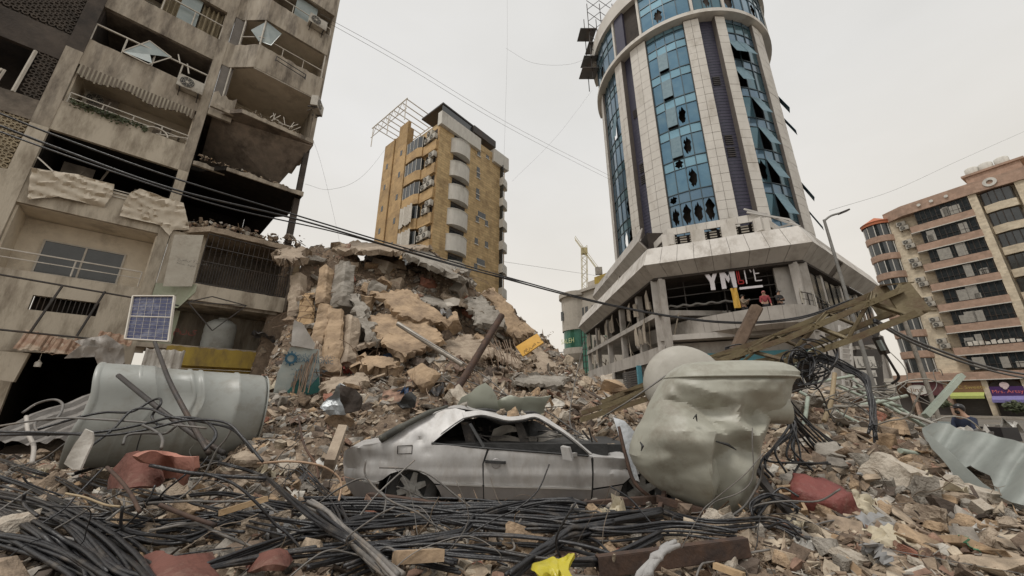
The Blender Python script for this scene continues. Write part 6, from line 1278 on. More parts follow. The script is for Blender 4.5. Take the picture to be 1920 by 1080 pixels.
# wooden post leaning in front of the podium
wood=M('old_wood',(.13,.085,.055),(.07,.045,.03),rough=.85,scale=3,stretch=(1,1,.25),bump=.5,bscale=14,dirt=(.25,.19,.13),damt=.2,dscale=5)
woodl=M('light_wood',(.44,.31,.18),(.32,.22,.12),rough=.8,scale=3,bump=.35,bscale=14,dirt=(.18,.13,.08),damt=.3,dscale=3)
column_px((1418,578,6.9),(1372,672,6.7),.20,wood,'x',21); o=col.objects[-1]; o.name='wooden_post'; o['label']='dark wooden post leaning up in front of the podium with wire wound round its foot'; o['category']='post'; del o['group']
m=MB(); c=atY(1378,660,6.75)
for k in range(7): m.tube([c+Vector((.15*math.cos(t*.6),.15*math.sin(t*.6),.03*k-.08+.02*math.sin(t+k))) for t in range(12)],.012,5)
tag(m.build('wound_wire',cable_black,None,'full'),'dark wire wound round the foot of the leaning wooden post','wire')
# ladder, dark sign board, AC beyond the girder
lad=thing('aluminium_ladder','pale aluminium ladder standing behind the lattice girder','ladder',atY(1600,740,12)); al=M('aluminium',(.48,.46,.43),(.40,.38,.355),rough=.45,metal=.4,bump=0)
p0=atY(1583,740,11.8);p1=atY(1574,610,12.0);q0=atY(1603,742,11.8);q1=atY(1592,612,12.0)
for a,c in ((p0,p1),(q0,q1)): m=MB(); m.bar(a,c,.05,.07); m.build('rail',al,lad)
for i in range(13): m=MB(); f=(i+.5)/13; m.bar(p0.lerp(p1,f),q0.lerp(q1,f),.035); m.build('rung',al,lad)
sb=thing('street_sign_board','dark sign column with pale Arabic panels and a pointed top behind the girder','sign',Vector((atY(1640,700,15).x,15,0)))
px0=atY(1612,745,15);px1=atY(1660,745,15.3)
m=MB(); tl=atY(1606,655,15);tr_=atY(1652,655,15.3); m.prism([px0,px1,tr_,tl],(.05,.25,0)); m.build('board',darkmetal,sb)
m=MB(); m.prism([atY(1602,648,14.9),atY(1644,644,15.2),atY(1650,622,15.2),atY(1625,612,15.1),atY(1600,628,14.9)],(.05,.25,0)); m.build('pointed_top',darkmetal,sb)
su=(atY(1652,690,14.9)-atY(1608,690,14.8)).normalized()
for y0,y1,tx in ((668,690,'\u0627\u0644\u062c\u0632\u064a\u0631\u0629'),(694,706,'\u0635\u064a\u062f\u0644\u064a\u0629'),(709,722,'\u0645\u0631\u0643\u0632')):
    m=MB(); a=atY(1607,y1,14.8);c=atY(1645,y1,14.9); h=atY(1607,y0,14.8).z-a.z; m.prism([a,c,c+U*h,a+U*h],(0,.02,0)); o=m.build('panel',wb,sb); m=MB(); m.text(tx,a+U*h*.25+su*.08-Vector((0,.012,0)),su,U,h*.75,.0); m.build('lettering',ink,o)
AC(atY(1655,738,17),R(-8),'beige air conditioner at the foot of the dark sign column',1.1)
# small roof mast / metal struts on the podium roof
m=MB()
for a,c in [((1400,398,23),(1480,412,22)),((1436,400,23),(1440,432,23)),((1440,404,23),(1500,425,21)),((1480,412,22),(1560,470,20.5)),((1450,430,22),(1485,420,22)),((1395,392,24),(1436,402,23))]: m.bar(atY(*a),atY(*c),.12)
tag(m.build('bent_roof_struts',al),'bent metal struts lying on the podium canopy beside the round tower','struts')
# ================================================================ CORRUGATED SHEET, RED LUMPS, OTHER HERO DEBRIS
gs=M('grey_green_sheet',(.27,.29,.27),(.20,.215,.20),rough=.6,metal=.0,dirt=(.19,.18,.155),damt=.25,dscale=2,bump=.05)
m=MB(); sheet_px(m,[(1733,803),(1752,795),(1782,797),(1800,806),(1850,815),(1900,832),(1945,845),(1945,955),(1900,945),(1862,925),(1850,890),(1822,872),(1806,880),(1790,865),(1765,850),(1742,826)],lambda x,y:5.2-(x-1733)*.0055-(y-800)*.004+.05*math.sin(x*.09+y*.05),7,.01,.10,2.,5)
tag(m.build('bent_metal_sheet',gs,None,50),'large bent grey green metal sheet with torn edge at the right side','sheet')
m=MB(); sheet_px(m,[(1733,803),(1800,872),(1840,905),(1925,960),(1870,935),(1795,900),(1745,840)],lambda x,y:4.6-(x-1733)*.004,9,.01,.08,2.,9); tag(m.build('sheet_underside_strip',gs,None,50),'narrow folded strip under the large bent metal sheet','sheet')
redm=M('red_panel',(.17,.065,.047),(.12,.048,.036),rough=.85,bump=.6,bscale=14,dirt=(.33,.21,.16),damt=.25,dscale=3)
def lump(poly,Y,th,mat,name,label,cat,amp=.1,sp=9,seed=1,slope=-.002,fr=3.,sm=False,curl=0.):
    x0=sum(p[0] for p in poly)/len(poly); wx=max(p[0] for p in poly)-x0
    y0=sum(p[1] for p in poly)/len(poly); m=MB(); sheet_px(m,poly,lambda x,y:Y+(y-y0)*slope+curl*((x-x0)/wx)**2,sp,th,amp,fr,seed); return tag(m.build(name,mat,None,sm),label,cat)
lump([(208,918),(222,880),(240,855),(262,850),(285,862),(305,895),(292,915),(250,917)],3.2,.02,redm,'red_sheet','curled red brown sheet piece at the left, the larger upright one','sheet',.08,6,2,-.003,3,60,curl=.35)
lump([(258,850),(290,846),(330,845),(368,860),(372,880),(352,900),(330,888),(300,890),(270,868)],3.3,.03,M('coral_foam',(.42,.20,.15),(.33,.145,.11),rough=.9,bump=.3),'pink_foam','folded pink foam sheet behind the curled red brown piece','foam',.10,6,3,.004,3.5,60,curl=-.3)
lump([(268,1050),(292,1040),(330,1050),(388,1044),(400,1060),(398,1095),(300,1100),(272,1085)],2.3,.03,redm,'red_sheet','red brown lump at the bottom edge left of centre','sheet',.05,6,4,-.006,5,60,curl=.3)
lump([(470,1046),(515,1040),(540,1052),(528,1070),(474,1074)],2.5,.03,redm,'red_sheet','small red brown piece under cables at the bottom edge','sheet',.05,6,5,-.006,5,60,curl=.25)
RED_CUSHION=1
ybag=M('yellow_bag',(.50,.43,.03),(.40,.34,.03),rough=.35,bump=.2,dirt=(.55,.5,.2),damt=.2)
lump([(998,1072),(1008,1058),(1022,1062),(1034,1054),(1052,1060),(1066,1054),(1080,1064),(1074,1075),(1078,1098),(1040,1095),(1005,1100)],2.25,.02,ybag,'yellow_bag','crumpled bright yellow plastic bag at the bottom edge','bag',.17,3,7,-.006,9,30)
clo=M('cloth_grey',(.36,.35,.34),(.24,.235,.23),rough=.9,dirt=(.45,.44,.42),damt=.2,dscale=6,bump=.4)
m=MB(); r=random.Random(12)
for k in range(9): 
    q=[atY(1262+r.uniform(-12,12),1020+r.uniform(-6,6),2.5),atY(1245+r.uniform(-8,8),1033,2.42),atY(1228+r.uniform(-8,8),1050,2.38),atY(1208+r.uniform(-16,12),1085+r.uniform(-5,10),2.3)]; m.tube(catmull(q,5),[.012+.002*(i%5) for i in range(16)],7)
tag(m.build('knotted_cloth',clo,None,'full'),'knotted grey white cloth hanging at the bottom edge right of centre','cloth')
m=MB(); sheet_px(m,[(130,880),(118,868),(150,820),(158,806),(170,812),(168,832),(150,882)],lambda x,y:3.0,7,.012,.05,5,2); tag(m.build('torn_metal_flap',wsh,None,50),'upright torn pale metal flap at the left among the cables','sheet')
# silver sheet in front of the tank end near the car front
lump([(1150,785),(1170,790),(1198,822),(1196,842),(1190,870),(1200,905),(1190,900),(1168,850)],4.55,.02,M('frosted_panel',(.50,.52,.54),(.38,.40,.42),rough=.5,metal=.2,dirt=(.24,.23,.21),damt=.4,dscale=6),'upright_sheet','pale upright panel wedged between the car bonnet and the crumpled tank','panel',.05,7,8)
m=MB(); m.tube(catmull([atY(1160,800,4.6),atY(1172,850,4.5),atY(1190,905,4.4),atY(1230,940,4.3)],5),.02,6); tag(m.build('bent_rod',rust,None,'full'),'thin dark rod bent over the front of the car','rod')
m=MB(); sheet_px(m,[(612,745),(640,720),(660,728),(672,748),(650,778),(618,782),(606,765)],lambda x,y:7.2,8,.012,.16,4,12); tag(m.build('crushed_machine_casing',M('casing_steel',(.34,.36,.37),(.2,.21,.22),rough=.4,metal=.4,dirt=(.12,.1,.09),damt=.4,dscale=4),None,None),'crushed shiny metal casing at the left foot of the heap','casing')
m=MB(); sheet_px(m,[(640,722),(668,728),(682,745),(676,772),(650,775),(640,750)],lambda x,y:7.0,8,.05,.12,4,13); tag(m.build('dark_crate',smoke_shade,None,None),'blackened broken box beside the crushed metal casing','box')
m=MB(); sheet_px(m,[(832,562),(850,558),(863,562),(860,572),(838,574)],lambda x,y:14.2,6,.03,.06,4,14); tag(m.build('white_board',whitepaint),'small white board lying high on the heap','board')
m=MB(); sheet_px(m,[(745,755),(760,742),(772,735),(780,745),(776,762),(758,770)],lambda x,y:7.4,6,.06,.14,5,15); tag(m.build('dark_cloth',black,None,50),'bundle of dark cloth in the rubble behind the car','cloth')
# steel beams across the foreground
def beam(p,q,w,h,mat,label,name='steel_beam',grp='steel beams in the foreground',cat='beam'):
    m=MB(); p=Vector(p);q=Vector(q); d=(q-p).normalized(); s_=d.cross(U).normalized()
    m.bar(p+U*h*.5,q+U*h*.5,w,.008); m.bar(p-U*h*.5,q-U*h*.5,w,.008); m.bar(p-s_*w*.48,q-s_*w*.48,.008,h*.98); m.bar(p+s_*w*.48,q+s_*w*.48,.008,h*.98); return tag(m.build(name,mat),label,cat,grp)
beam(atY(690,932,4.15),atY(1090,985,3.75),.07,.07,rust,'long rusty steel section lying below the car sill')
beam(atY(1085,948,4.1),atY(1236,936,4.1),.06,.06,rust,'short rusty section below the front of the car')
beam(atY(1232,935,3.9),atY(1370,975,3.6),.06,.05,rust,'rusty bar at the foot of the crumpled tank')
beam(atY(1246,925,3.95),atY(1228,985,3.7),.03,.04,rust,'short upright rusty bracket left of the tank foot')
beam(atY(1075,985,3.5),atY(1225,965,3.5),.05,.09,rust,'dark steel channel under the cable bundle')
beam(atY(1120,1062,2.6),atY(1400,1025,2.8),.05,.10,rust,'dark steel channel near the bottom edge')
beam(atY(1430,905,3.8),atY(1520,1010,3.3),.05,.05,darkmetal,'dark leaning bar beside the red cushion')
beam(atY(1415,875,4.3),atY(1500,1000,3.6),.04,.04,darkmetal,'second dark leaning bar beside the red cushion')
def plank(a,c,w,h,mat,label,name='plank',seed=0): column_like=MB(); column_like.bar(atY(*a),atY(*c),w,h,up=(0,.3,1)); return tag(column_like.build(name,mat),label,'plank','planks and battens in the rubble')
plank((412,962,2.7),(500,935,2.9),.06,.035,woodl,'light wooden batten with a notched end at the left')
plank((1050,905,9),(1120,880,9),.1,.05,woodl,'a')if False else None
plank((1340,1060,2.6),(1395,1080,2.5),.08,.03,woodl,'short light batten at the bottom edge right of the cloth')
plank((1590,1040,2.9),(1640,1085,2.8),.06,.03,woodl,'light batten standing near the bottom right')
plank((1780,1010,3.0),(1905,1065,2.9),.22,.05,concrete_tan,'long tan board lying at the bottom right corner')
plank((1840,1002,3.3),(1925,1040,3.2),.12,.05,wood,'dark board behind the long tan board')
plank((740,1045,2.5),(825,1040,2.6),.22,.06,concrete_tan,'tan board lying below the cables in the centre foreground')
plank((615,880,4.2),(640,812,4.8),.10,.22,concrete,'hollow block strip leaning beside the rear of the car')
plank((1735,780,6.2),(1803,704,6.6),.075,.075,M('pale_green_pipe',(.33,.375,.31),(.27,.31,.26),rough=.5,dirt=(.22,.21,.17),damt=.3,dscale=4),'pale green square tube sticking up at the right','tube')
# pale green pipe tangle
pgp=MATS['pale_green_pipe']; pgy=M('grey_pipe_paint',(.33,.31,.27),(.25,.235,.205),rough=.55,dirt=(.17,.14,.11),damt=.3,dscale=4); pbr=M('bamboo_pipe',(.36,.28,.17),(.28,.21,.13),rough=.7,dirt=(.2,.15,.1),damt=.3)
r=random.Random(77)
tang=[((1478,765,7.4),(1492,680,7.4),pgp),((1500,735,7.6),(1760,860,5.9),pgp),((1440,742,7.3),(1640,762,7.0),pgy),((1520,720,8.),(1600,705,8.3),pgp),((1560,718,8),(1690,762,7.6),pgp),((1600,725,8),(1735,800,7.2),pgp),((1545,790,6.2),(1565,700,6.6),pbr),((1688,845,5.0),(1760,836,5.2),pgp),((1660,748,8),(1725,790,7.4),pgp),((1470,780,7),(1650,840,6),pgy),((1640,790,7),(1740,850,6.2),pgy),((1500,700,8.2),(1540,780,7.8),pgy),((1455,690,7),(1530,650,6.6),pgp),((1500,650,6.4),(1470,700,6.6),pgy),((1610,760,7.3),(1700,742,7.6),pgp),((1450,810,6),(1560,830,5.6),pgy),((1530,835,5.4),(1620,870,5.0),pgy),((1690,775,7.4),(1790,815,6.8),pgy),((1580,690,9),(1660,760,8.5),pgp),((1515,745,7),(1495,825,6),pgp)]
for i,(a,c,mt) in enumerate(tang):
    p=atY(*a);q=atY(*c); mid=p.lerp(q,.5)+Vector((0,0,r.uniform(-.1,.1))); m=MB(); m.tube(catmull([p,mid,q],4),r.uniform(.022,.035),8); tag(m.build('metal_tube',mt,None,50),['pale green','grey','tan'][[pgp,pgy,pbr].index(mt)]+' metal tube of the tangle, '+['leaning at its left end','crossing long and low','lying flat along the top','short on the crest','sloping behind the tall ones','running down to the bent sheet','standing tall like a cane','short piece before the bent sheet','sloping near the right end','long and thin on the rubble','thin above the bent sheet','steep near the hanging cables','just under the girder','hidden under the girder knot','crossing near the sign column','low at the left','lowest of all','far right end','farthest back','dropping beside the knot'][i],'tube','metal tubes in the tangle')
for i in range(26): # thin wire and conduit loops
    p=atY(r.uniform(1450,1760),r.uniform(725,800),r.uniform(6,8)); pts=[p]; d=Vector((r.uniform(-1,1),r.uniform(-.6,.6),r.uniform(0,.6)))
    for k in range(5): p=p+d*r.uniform(.15,.3); d=(d+Vector((r.uniform(-1,1),r.uniform(-.5,.5),r.uniform(-.9,.4)))).normalized(); p.z=max(p.z,Hz(p.x,p.y)+.03); pts.append(p)
    m=MB(); m.tube(catmull(pts,5),r.uniform(.007,.014),5); tag(m.build('loose_conduit',pgy if i%2 else cable_grey,None,'full'),'thin bent conduit curling in the pipe tangle right of the crumpled tank','conduit','thin conduits in the pipe tangle')
m=MB(); m.tube(catmull([atY(1538,800,5.6),atY(1556,830,5.3),atY(1560,860,5.1),atY(1543,888,4.9)],5),.035,8); tag(m.build('plastic_conduit',M('ivory_pipe',(.45,.42,.34),(.38,.35,.28),rough=.5),None,'full'),'curved ivory pipe standing above the blue capped pipe','pipe')
bp_=thing('capped_pipe','dark pipe with a blue cap lying above the red cushion','pipe',atY(1563,870,4.9)); m=MB(); m.tube([atY(1563,872,4.9),atY(1580,905,4.6),atY(1605,930,4.3)],.035,8); m.build('pipe',pgy,bp_,50); m=MB(); m.tube([atY(1557,864,4.95),atY(1567,876,4.88)],.05,10); m.build('cap',M('cap_blue',(.12,.25,.50),(.10,.2,.42),bump=0,rough=.4),bp_,50)
# ================================================================ RUBBLE
def onT(px,py,lift=0.,t0=.8,tmax=24.):
    r=ray(px,py); r=r/r.y; Y=np.arange(t0,tmax,.05); X=r.x*Y; Z=CZ+r.z*Y; h=Hn(X,Y)+lift; k=np.nonzero(Z<=h)[0]
    if len(k)==0: return None
    y=float(Y[k[0]]); return Vector((r.x*y,y,CZ+r.z*y))
def hull(seed,npts=11,dim=(1,1,1),cut=.75):
    r=random.Random(seed); bm=bmesh.new()
    for i in range(npts):
        v=[r.uniform(-1,1) for _ in range(3)]; k=r.randrange(3); v[k]=1 if v[k]>0 else -1
        if r.random()<.6: k2=(k+1)%3; v[k2]=cut if v[k2]>0 else -cut
        bm.verts.new([v[j]*.5*dim[j] for j in range(3)])
    bmesh.ops.convex_hull(bm,input=bm.verts); bmesh.ops.triangulate(bm,faces=bm.faces)
    bm.verts.ensure_lookup_table(); loose=[v for v in bm.verts if not v.link_faces]
    for v in loose: bm.verts.remove(v)
    bm.verts.index_update(); V=np.array([v.co[:] for v in bm.verts]); Fc=np.array([[v.index for v in f.verts] for f in bm.faces]); bm.free(); return V,Fc
shapes=[hull(i,13,(1,.8,.65)) for i in range(8)]+[hull(20+i,14,(1,.75,.18),.9) for i in range(6)]+[hull(40+i,12,(1.2,.55,.42),.9) for i in range(4)]+[hull(60+i,9,(1.9,.16,.10),.9) for i in range(4)]
def rubble_mat(name,objrand=False):
    m=M(name,(.3,.3,.3),(.2,.2,.2),rough=.9,scale=7,bump=.7,bscale=22); nt=m.node_tree; N=nt.nodes.new; LK=nt.links.new
    at=N('ShaderNodeAttribute'); at.attribute_name='tint'; src=at.outputs['Fac']
    if objrand: oi=N('ShaderNodeObjectInfo'); src=oi.outputs['Random']
    rp=N('ShaderNodeValToRGB'); rp.color_ramp.interpolation='CONSTANT'; els=rp.color_ramp.elements
    cols=[(.38,.29,.21),(.29,.21,.145),(.47,.37,.27),(.20,.145,.105),(.42,.38,.33),(.54,.45,.34),(.28,.25,.215),(.31,.19,.135),(.12,.09,.07),(.62,.58,.51),(.44,.30,.18),(.34,.27,.20)]
    pos=[0,.13,.25,.38,.48,.58,.67,.75,.80,.87,.915,.955]
    els[0].position=0; els[0].color=(*cols[0],1); els[1].position=pos[1]; els[1].color=(*cols[1],1)
    for c,p in list(zip(cols,pos))[2:]: e=els.new(p); e.color=(*c,1)
    LK(src,rp.inputs[0]); b=nt.nodes['Principled BSDF']; n=N('ShaderNodeTexNoise'); n.inputs['Scale'].default_value=9; n.inputs['Detail'].default_value=6; tc=N('ShaderNodeTexCoord'); LK(tc.outputs['Object'],n.inputs['Vector'])
    mr=N('ShaderNodeMapRange'); mr.inputs[1].default_value=.3; mr.inputs[2].default_value=.7; mr.inputs[3].default_value=.36; mr.inputs[4].default_value=1.02; LK(n.outputs['Fac'],mr.inputs[0])
    v=N('ShaderNodeVectorMath'); v.operation='SCALE'; LK(rp.outputs[0],v.inputs[0]); LK(mr.outputs[0],v.inputs['Scale']); LK(v.outputs[0],b.inputs['Base Color']); return m
rmix=rubble_mat('rubble_mixed')
rg=np.random.default_rng(11)
def scatter(n,x0,x1,y0,y1,smin,smax,pw=2.2,sink=.15,kinds=None,street=.04):
    X=rg.uniform(x0,x1,n*3);Y=rg.uniform(y0,y1,n*3); Z=Hn(X,Y); ok=np.abs(X)<Y*1.45+1.5
    ok&=~((X>-1.9)&(X<2.2)&(Y>4.72)&(Y<6.3)); ok&=(Z>.06)|(rg.random(n*3)<street)
    sd=(X+13.4)*math.cos(R(44))+(Y-13)*math.sin(R(44)); dd=(X+13.4)*math.sin(R(44))-(Y-13)*math.cos(R(44)); ok&=~((sd<4.3)&(dd<.3))
    X=X[ok][:n];Y=Y[ok][:n];Z=Z[ok][:n]; n=len(X); S=smin*(1-rg.random(n)*(1-(smin/smax)**pw))**(-1/pw); out=[]
    e=.1; nx_=-(Hn(X+e,Y)-Hn(X-e,Y))/(2*e); ny_=-(Hn(X,Y+e)-Hn(X,Y-e))/(2*e); K=rg.choice(kinds if kinds else np.arange(len(shapes)),n)
    VV=[];FF=[];TT=[];o=0
    for k in range(len(shapes)):
        I=np.nonzero(K==k)[0]
        if len(I)==0: continue
        V0,F0=shapes[k]; nrm=np.stack([nx_[I],ny_[I],np.ones(len(I))],1)+rg.normal(0,.45,(len(I),3)); nrm/=np.linalg.norm(nrm,axis=1)[:,None]
        a=rg.normal(0,1,(len(I),3)); a-=nrm*(a*nrm).sum(1)[:,None]; a/=np.linalg.norm(a,axis=1)[:,None]; b_=np.cross(nrm,a)
        s=S[I][:,None,None]*rg.uniform(.75,1.25,(len(I),1,3)); L=V0[None]*s
        Wd=L[:,:,0:1]*a[:,None]+L[:,:,1:2]*b_[:,None]+L[:,:,2:3]*nrm[:,None]; C=np.stack([X[I],Y[I],Z[I]+S[I]*sink],1); Wd=Wd+C[:,None]
        nv=V0.shape[0]; VV.append(Wd.reshape(-1,3)); FF.append((F0[None]+(np.arange(len(I))*nv)[:,None,None]+o).reshape(-1,3)); TT.append(np.repeat(rg.random(len(I)),nv)); o+=len(I)*nv
    return np.concatenate(VV),np.concatenate(FF),np.concatenate(TT)
for nm,args in [('small_rubble',[(26000,-5.5,5.5,1.3,4.7,.018,.12,2.0),(13000,-9,9,4.4,8,.035,.2,2.0),(5200,-7,7,1.5,6.5,.06,.22,1.8,.15,[8,9,10,11,12,13,18,19,20,21]),(1500,-7,8,2,8,.10,.34,2.2,.05,[0,1,2,3,8,9,10,14,15,16])]),
                ('heap_rubble',[(13000,-12,9,7.5,14,.05,.42,2.0),(20000,-12,4,12,22,.06,.6,2.1,.1),(3500,3,10,7,20,.06,.4,2.0),(5500,-11,5,8,21,.12,.75,1.8,.1,[8,9,10,11,12,13,18,19,20,21,20,21])]),
                ('ledge_rubble',[])]:
    if not args: continue
    P3=[scatter(*a) for a in args]; o=0;Vs=[];Fs=[];Ts=[]
    for v,f,t in P3: Vs.append(v);Fs.append(f+o);Ts.append(t);o+=len(v)
    ob_=np_mesh(nm,np.concatenate(Vs),np.concatenate(Fs),rmix,np.concatenate(Ts)); tag(ob_,'broken masonry, tiles and splinters covering the '+('foreground' if nm[0]=='s' else 'collapsed heap and the ground behind the car'),'rubble',kind='stuff')
# rubble on the slab ledge of the burnt-out block and on the torn floors
VV=[];FF=[];TT=[];o=0; r=random.Random(3)
for i in range(700):
    if i<560: s_=r.uniform(.2,4.6); d_=min(.95,r.uniform(-1.2,.98)) if s_>1 else r.uniform(-1,.1); z=8.45+max(0,.45-abs(d_)*.2)*r.random()+ (.25*max(0,s_-2.6))*r.random(); sz=r.uniform(.05,.24)
    elif i<640: s_=r.uniform(.3,4.0); d_=r.uniform(.6,.95); z=11.27-.02*s_; sz=r.uniform(.03,.14)
    else: s_=r.uniform(.8,4.0); d_=r.uniform(.6,.95); z=14.22-.03*s_; sz=r.uniform(.03,.1)
    V0,F0=shapes[r.randrange(len(shapes))]; M3=np.array(Matrix.Rotation(r.uniform(0,6.28),3,Vector((r.uniform(-1,1),r.uniform(-1,1),r.uniform(-1,1))).normalized())); c=LB.P(s_,d_,z)
    VV.append(V0@M3.T*sz+np.array(c)); FF.append(F0+o); TT.append(np.full(len(V0),r.random())); o+=len(V0)
ob_=np_mesh('ledge_rubble',np.concatenate(VV),np.concatenate(FF),rmix,np.concatenate(TT)); tag(ob_,'small masonry pieces lying on the torn floor slabs of the burnt-out block','rubble',kind='stuff')
# ---- individual chunks
cm={'tan':concrete_tan,'brown':concrete,'grey':concrete_grey,'off-white':M('offwhite_render',(.47,.42,.35),(.37,.32,.26),rough=.85,dirt=(.25,.19,.14),damt=.35,bump=.5,dscale=4,scale=5),'brick-red':M('brick_red',(.30,.13,.085),(.22,.095,.065),rough=.9,dirt=(.30,.22,.16),damt=.3,bump=.6,dscale=5,scale=6)}
def chunk_mesh(kind,seed):
    r=random.Random(seed); bm=bmesh.new()
    if kind=='hollow block':
        mb=MB(); L_,H_,D_=1.,.55,.5
        for y in (-D_/2,D_/2-.08): mb.box(-L_/2,L_/2,y,y+.08,-H_/2,H_/2)
        for i in range(4): x=-L_/2+i*(L_-.08)/3; mb.box(x,x+.08,-D_/2+.08,D_/2-.08,-H_/2+.01,H_/2-.01)
        mb.box(-L_/2+.08,L_/2-.08,-D_/2+.08,D_/2-.08,-.03,.03)
        me=bpy.data.meshes.new('chunk'); me.from_pydata(mb.v,[],mb.f); bm.free(); return me
    dim={'slab':(1,.8,.2),'wedge':(1,.7,.5),'lump':(.9,.8,.7),'block':(1,.6,.5)}[kind]
    if kind in('slab','block'):
        bmesh.ops.create_cube(bm,size=1); bmesh.ops.scale(bm,vec=dim,verts=bm.verts)
        for _ in range(3): # knock corners off
            no=Vector((r.uniform(-1,1),r.uniform(-1,1),r.uniform(-.6,.6))).normalized(); g=bmesh.ops.bisect_plane(bm,geom=bm.verts[:]+bm.edges[:]+bm.faces[:],plane_co=no*r.uniform(.28,.42),plane_no=no,clear_outer=True); bmesh.ops.holes_fill(bm,edges=bm.edges)
    else:
        for i in range(16): bm.verts.new([r.uniform(-.5,.5)*d*(1 if k else 1) for k,d in enumerate(dim)])
        bmesh.ops.convex_hull(bm,input=bm.verts); [bm.verts.remove(v) for v in [v for v in bm.verts if not v.link_faces]]
    bmesh.ops.triangulate(bm,faces=bm.faces); bmesh.ops.subdivide_edges(bm,edges=bm.edges,cuts=3,use_grid_fill=True)
    for v in bm.verts:
        n_=noise.noise_vector(v.co*3.3+Vector((seed,0,0)))*.09+noise.noise_vector(v.co*9+Vector((0,seed,0)))*.035; v.co+=n_
    me=bpy.data.meshes.new('chunk'); bm.to_mesh(me); bm.free(); return me
cmesh={(k,i):chunk_mesh(k,i*7+3) for k in ('slab','wedge','lump','block','hollow block') for i in range(2 if k=='hollow block' else 5)}
LM=[('the ribbed grey tank',300,800,5),('the curled red brown sheet',260,880,3.2),('the grille balcony corner',545,500,14),('the garage banner',560,700,11),('the crushed metal casing',640,750,7.2),('the narrow grey leaning slab',680,560,13.5),('the big tan panel',750,640,12.8),('the tilted roof slab',860,520,16),('the yellow sign',990,650,13.2),('the dark slanted post',890,690,9),('the pale green torn sheets',930,760,6.5),('the car rear bumper',640,890,4.7),('the car rear wheel',768,930,4.5),('the car door',1000,945,4.5),('the car front',1150,940,4.4),('the podium left wing',1120,715,16),('the crumpled tank foot',1350,985,3.4),('the red cushion',1550,950,3.7),('the pipe tangle',1580,770,7.2),('the blue capped pipe',1570,890,4.8),('the bent metal sheet',1800,900,4.2),('the yellow bag',1035,1070,2.4),('the knotted cloth',1240,1050,2.4),('the long tan board',1850,1040,3),('the bottom red lump',330,1060,2.3),('the notched batten',455,950,2.8)]
LMp=[(n_,x,y,Y) for n_,x,y,Y in LM]
r=random.Random(2024); made=0; seen={}
me=cmesh[('block',1)].copy(); me.materials.append(M('red_leather',(.20,.055,.045),(.15,.042,.036),rough=.6,dirt=(.30,.19,.15),damt=.25,dscale=4,bump=.3)); o=bpy.data.objects.new('red_cushion',me); col.objects.link(o); o.location=atY(1550,945,3.65); o.scale=(.50,.46,.55); o.rotation_euler=(.5,.25,-.5); me.polygons.foreach_set('use_smooth',[True]*len(me.polygons)); tag(o,'torn dark red upholstered block lying in the rubble right of the tank','cushion')
regions=[((0,640),(860,1075),58),((600,1200),(965,1075),40),((1350,1915),(860,1075),74),((460,1180),(690,800),46),((560,1010),(480,700),74),((1400,1700),(750,860),16)]
for (xa,xb),(ya,yb),cnt in regions:
    for _ in range(cnt):
        px=r.uniform(xa,xb);py=r.uniform(ya,yb); p=onT(px,py)
        if p is None or (-2.2<p.x<2.3 and 3.9<p.y<6.6): continue
        colr=r.choices(['tan','brown','grey','off-white','brick-red'],[30,30,20,12,8])[0]; kd=r.choices(['slab','wedge','lump','block','hollow block'],[32,16,18,24,6])[0]
        if kd=='hollow block' and colr in('brick-red',): colr='grey'
        zc=p.y*.95; pxs=r.uniform(16,30)+ (r.random()<.22)*r.uniform(12,34)*(1 if py>560 else 1.0); size=min(.55 if p.y<9 else 1.1,pxs*1.3*zc/F); 
        me=cmesh[(kd,r.randrange(2 if kd=='hollow block' else 5))].copy(); me.materials.append(cm[colr]); o=bpy.data.objects.new({'slab':'concrete_piece','wedge':'masonry_wedge','lump':'masonry_lump','block':'masonry_block','hollow block':'hollow_block'}[kd],me); col.objects.link(o)
        o.location=p+Vector((0,0,size*(.10 if kd=='slab' else .16))); o.scale=(size,)*3; t_=.35 if kd in('slab','hollow block') else .7
        o.rotation_euler=(r.gauss(0,t_),r.gauss(0,t_),r.uniform(0,6.28))
        n_,lx,ly,_Y=min(LMp,key=lambda q:(q[1]-px)**2+(q[2]-py)**2*1.5+((q[3]-p.y)*30)**2); dx,dy=px-lx,py-ly
        rel=('right of' if dx>0 else 'left of') if abs(dx)>abs(dy) else ('below' if dy>0 else 'above'); dist=math.hypot(dx,dy); far='just ' if dist<45 else ('well ' if dist>130 else ''); szw='small' if pxs<21 else ('mid-sized' if pxs<30 else ('large' if pxs<46 else 'very large'))
        lb='%s %s %s %s%s %s'%(szw,colr,{'slab':'flat slab piece','wedge':'wedge of masonry','lump':'rounded lump of masonry','block':'squarish block','hollow block':'hollow block with open cells'}[kd],far,rel,n_)
        tag(o,lb,'rubble piece','loose rubble pieces'); made+=1
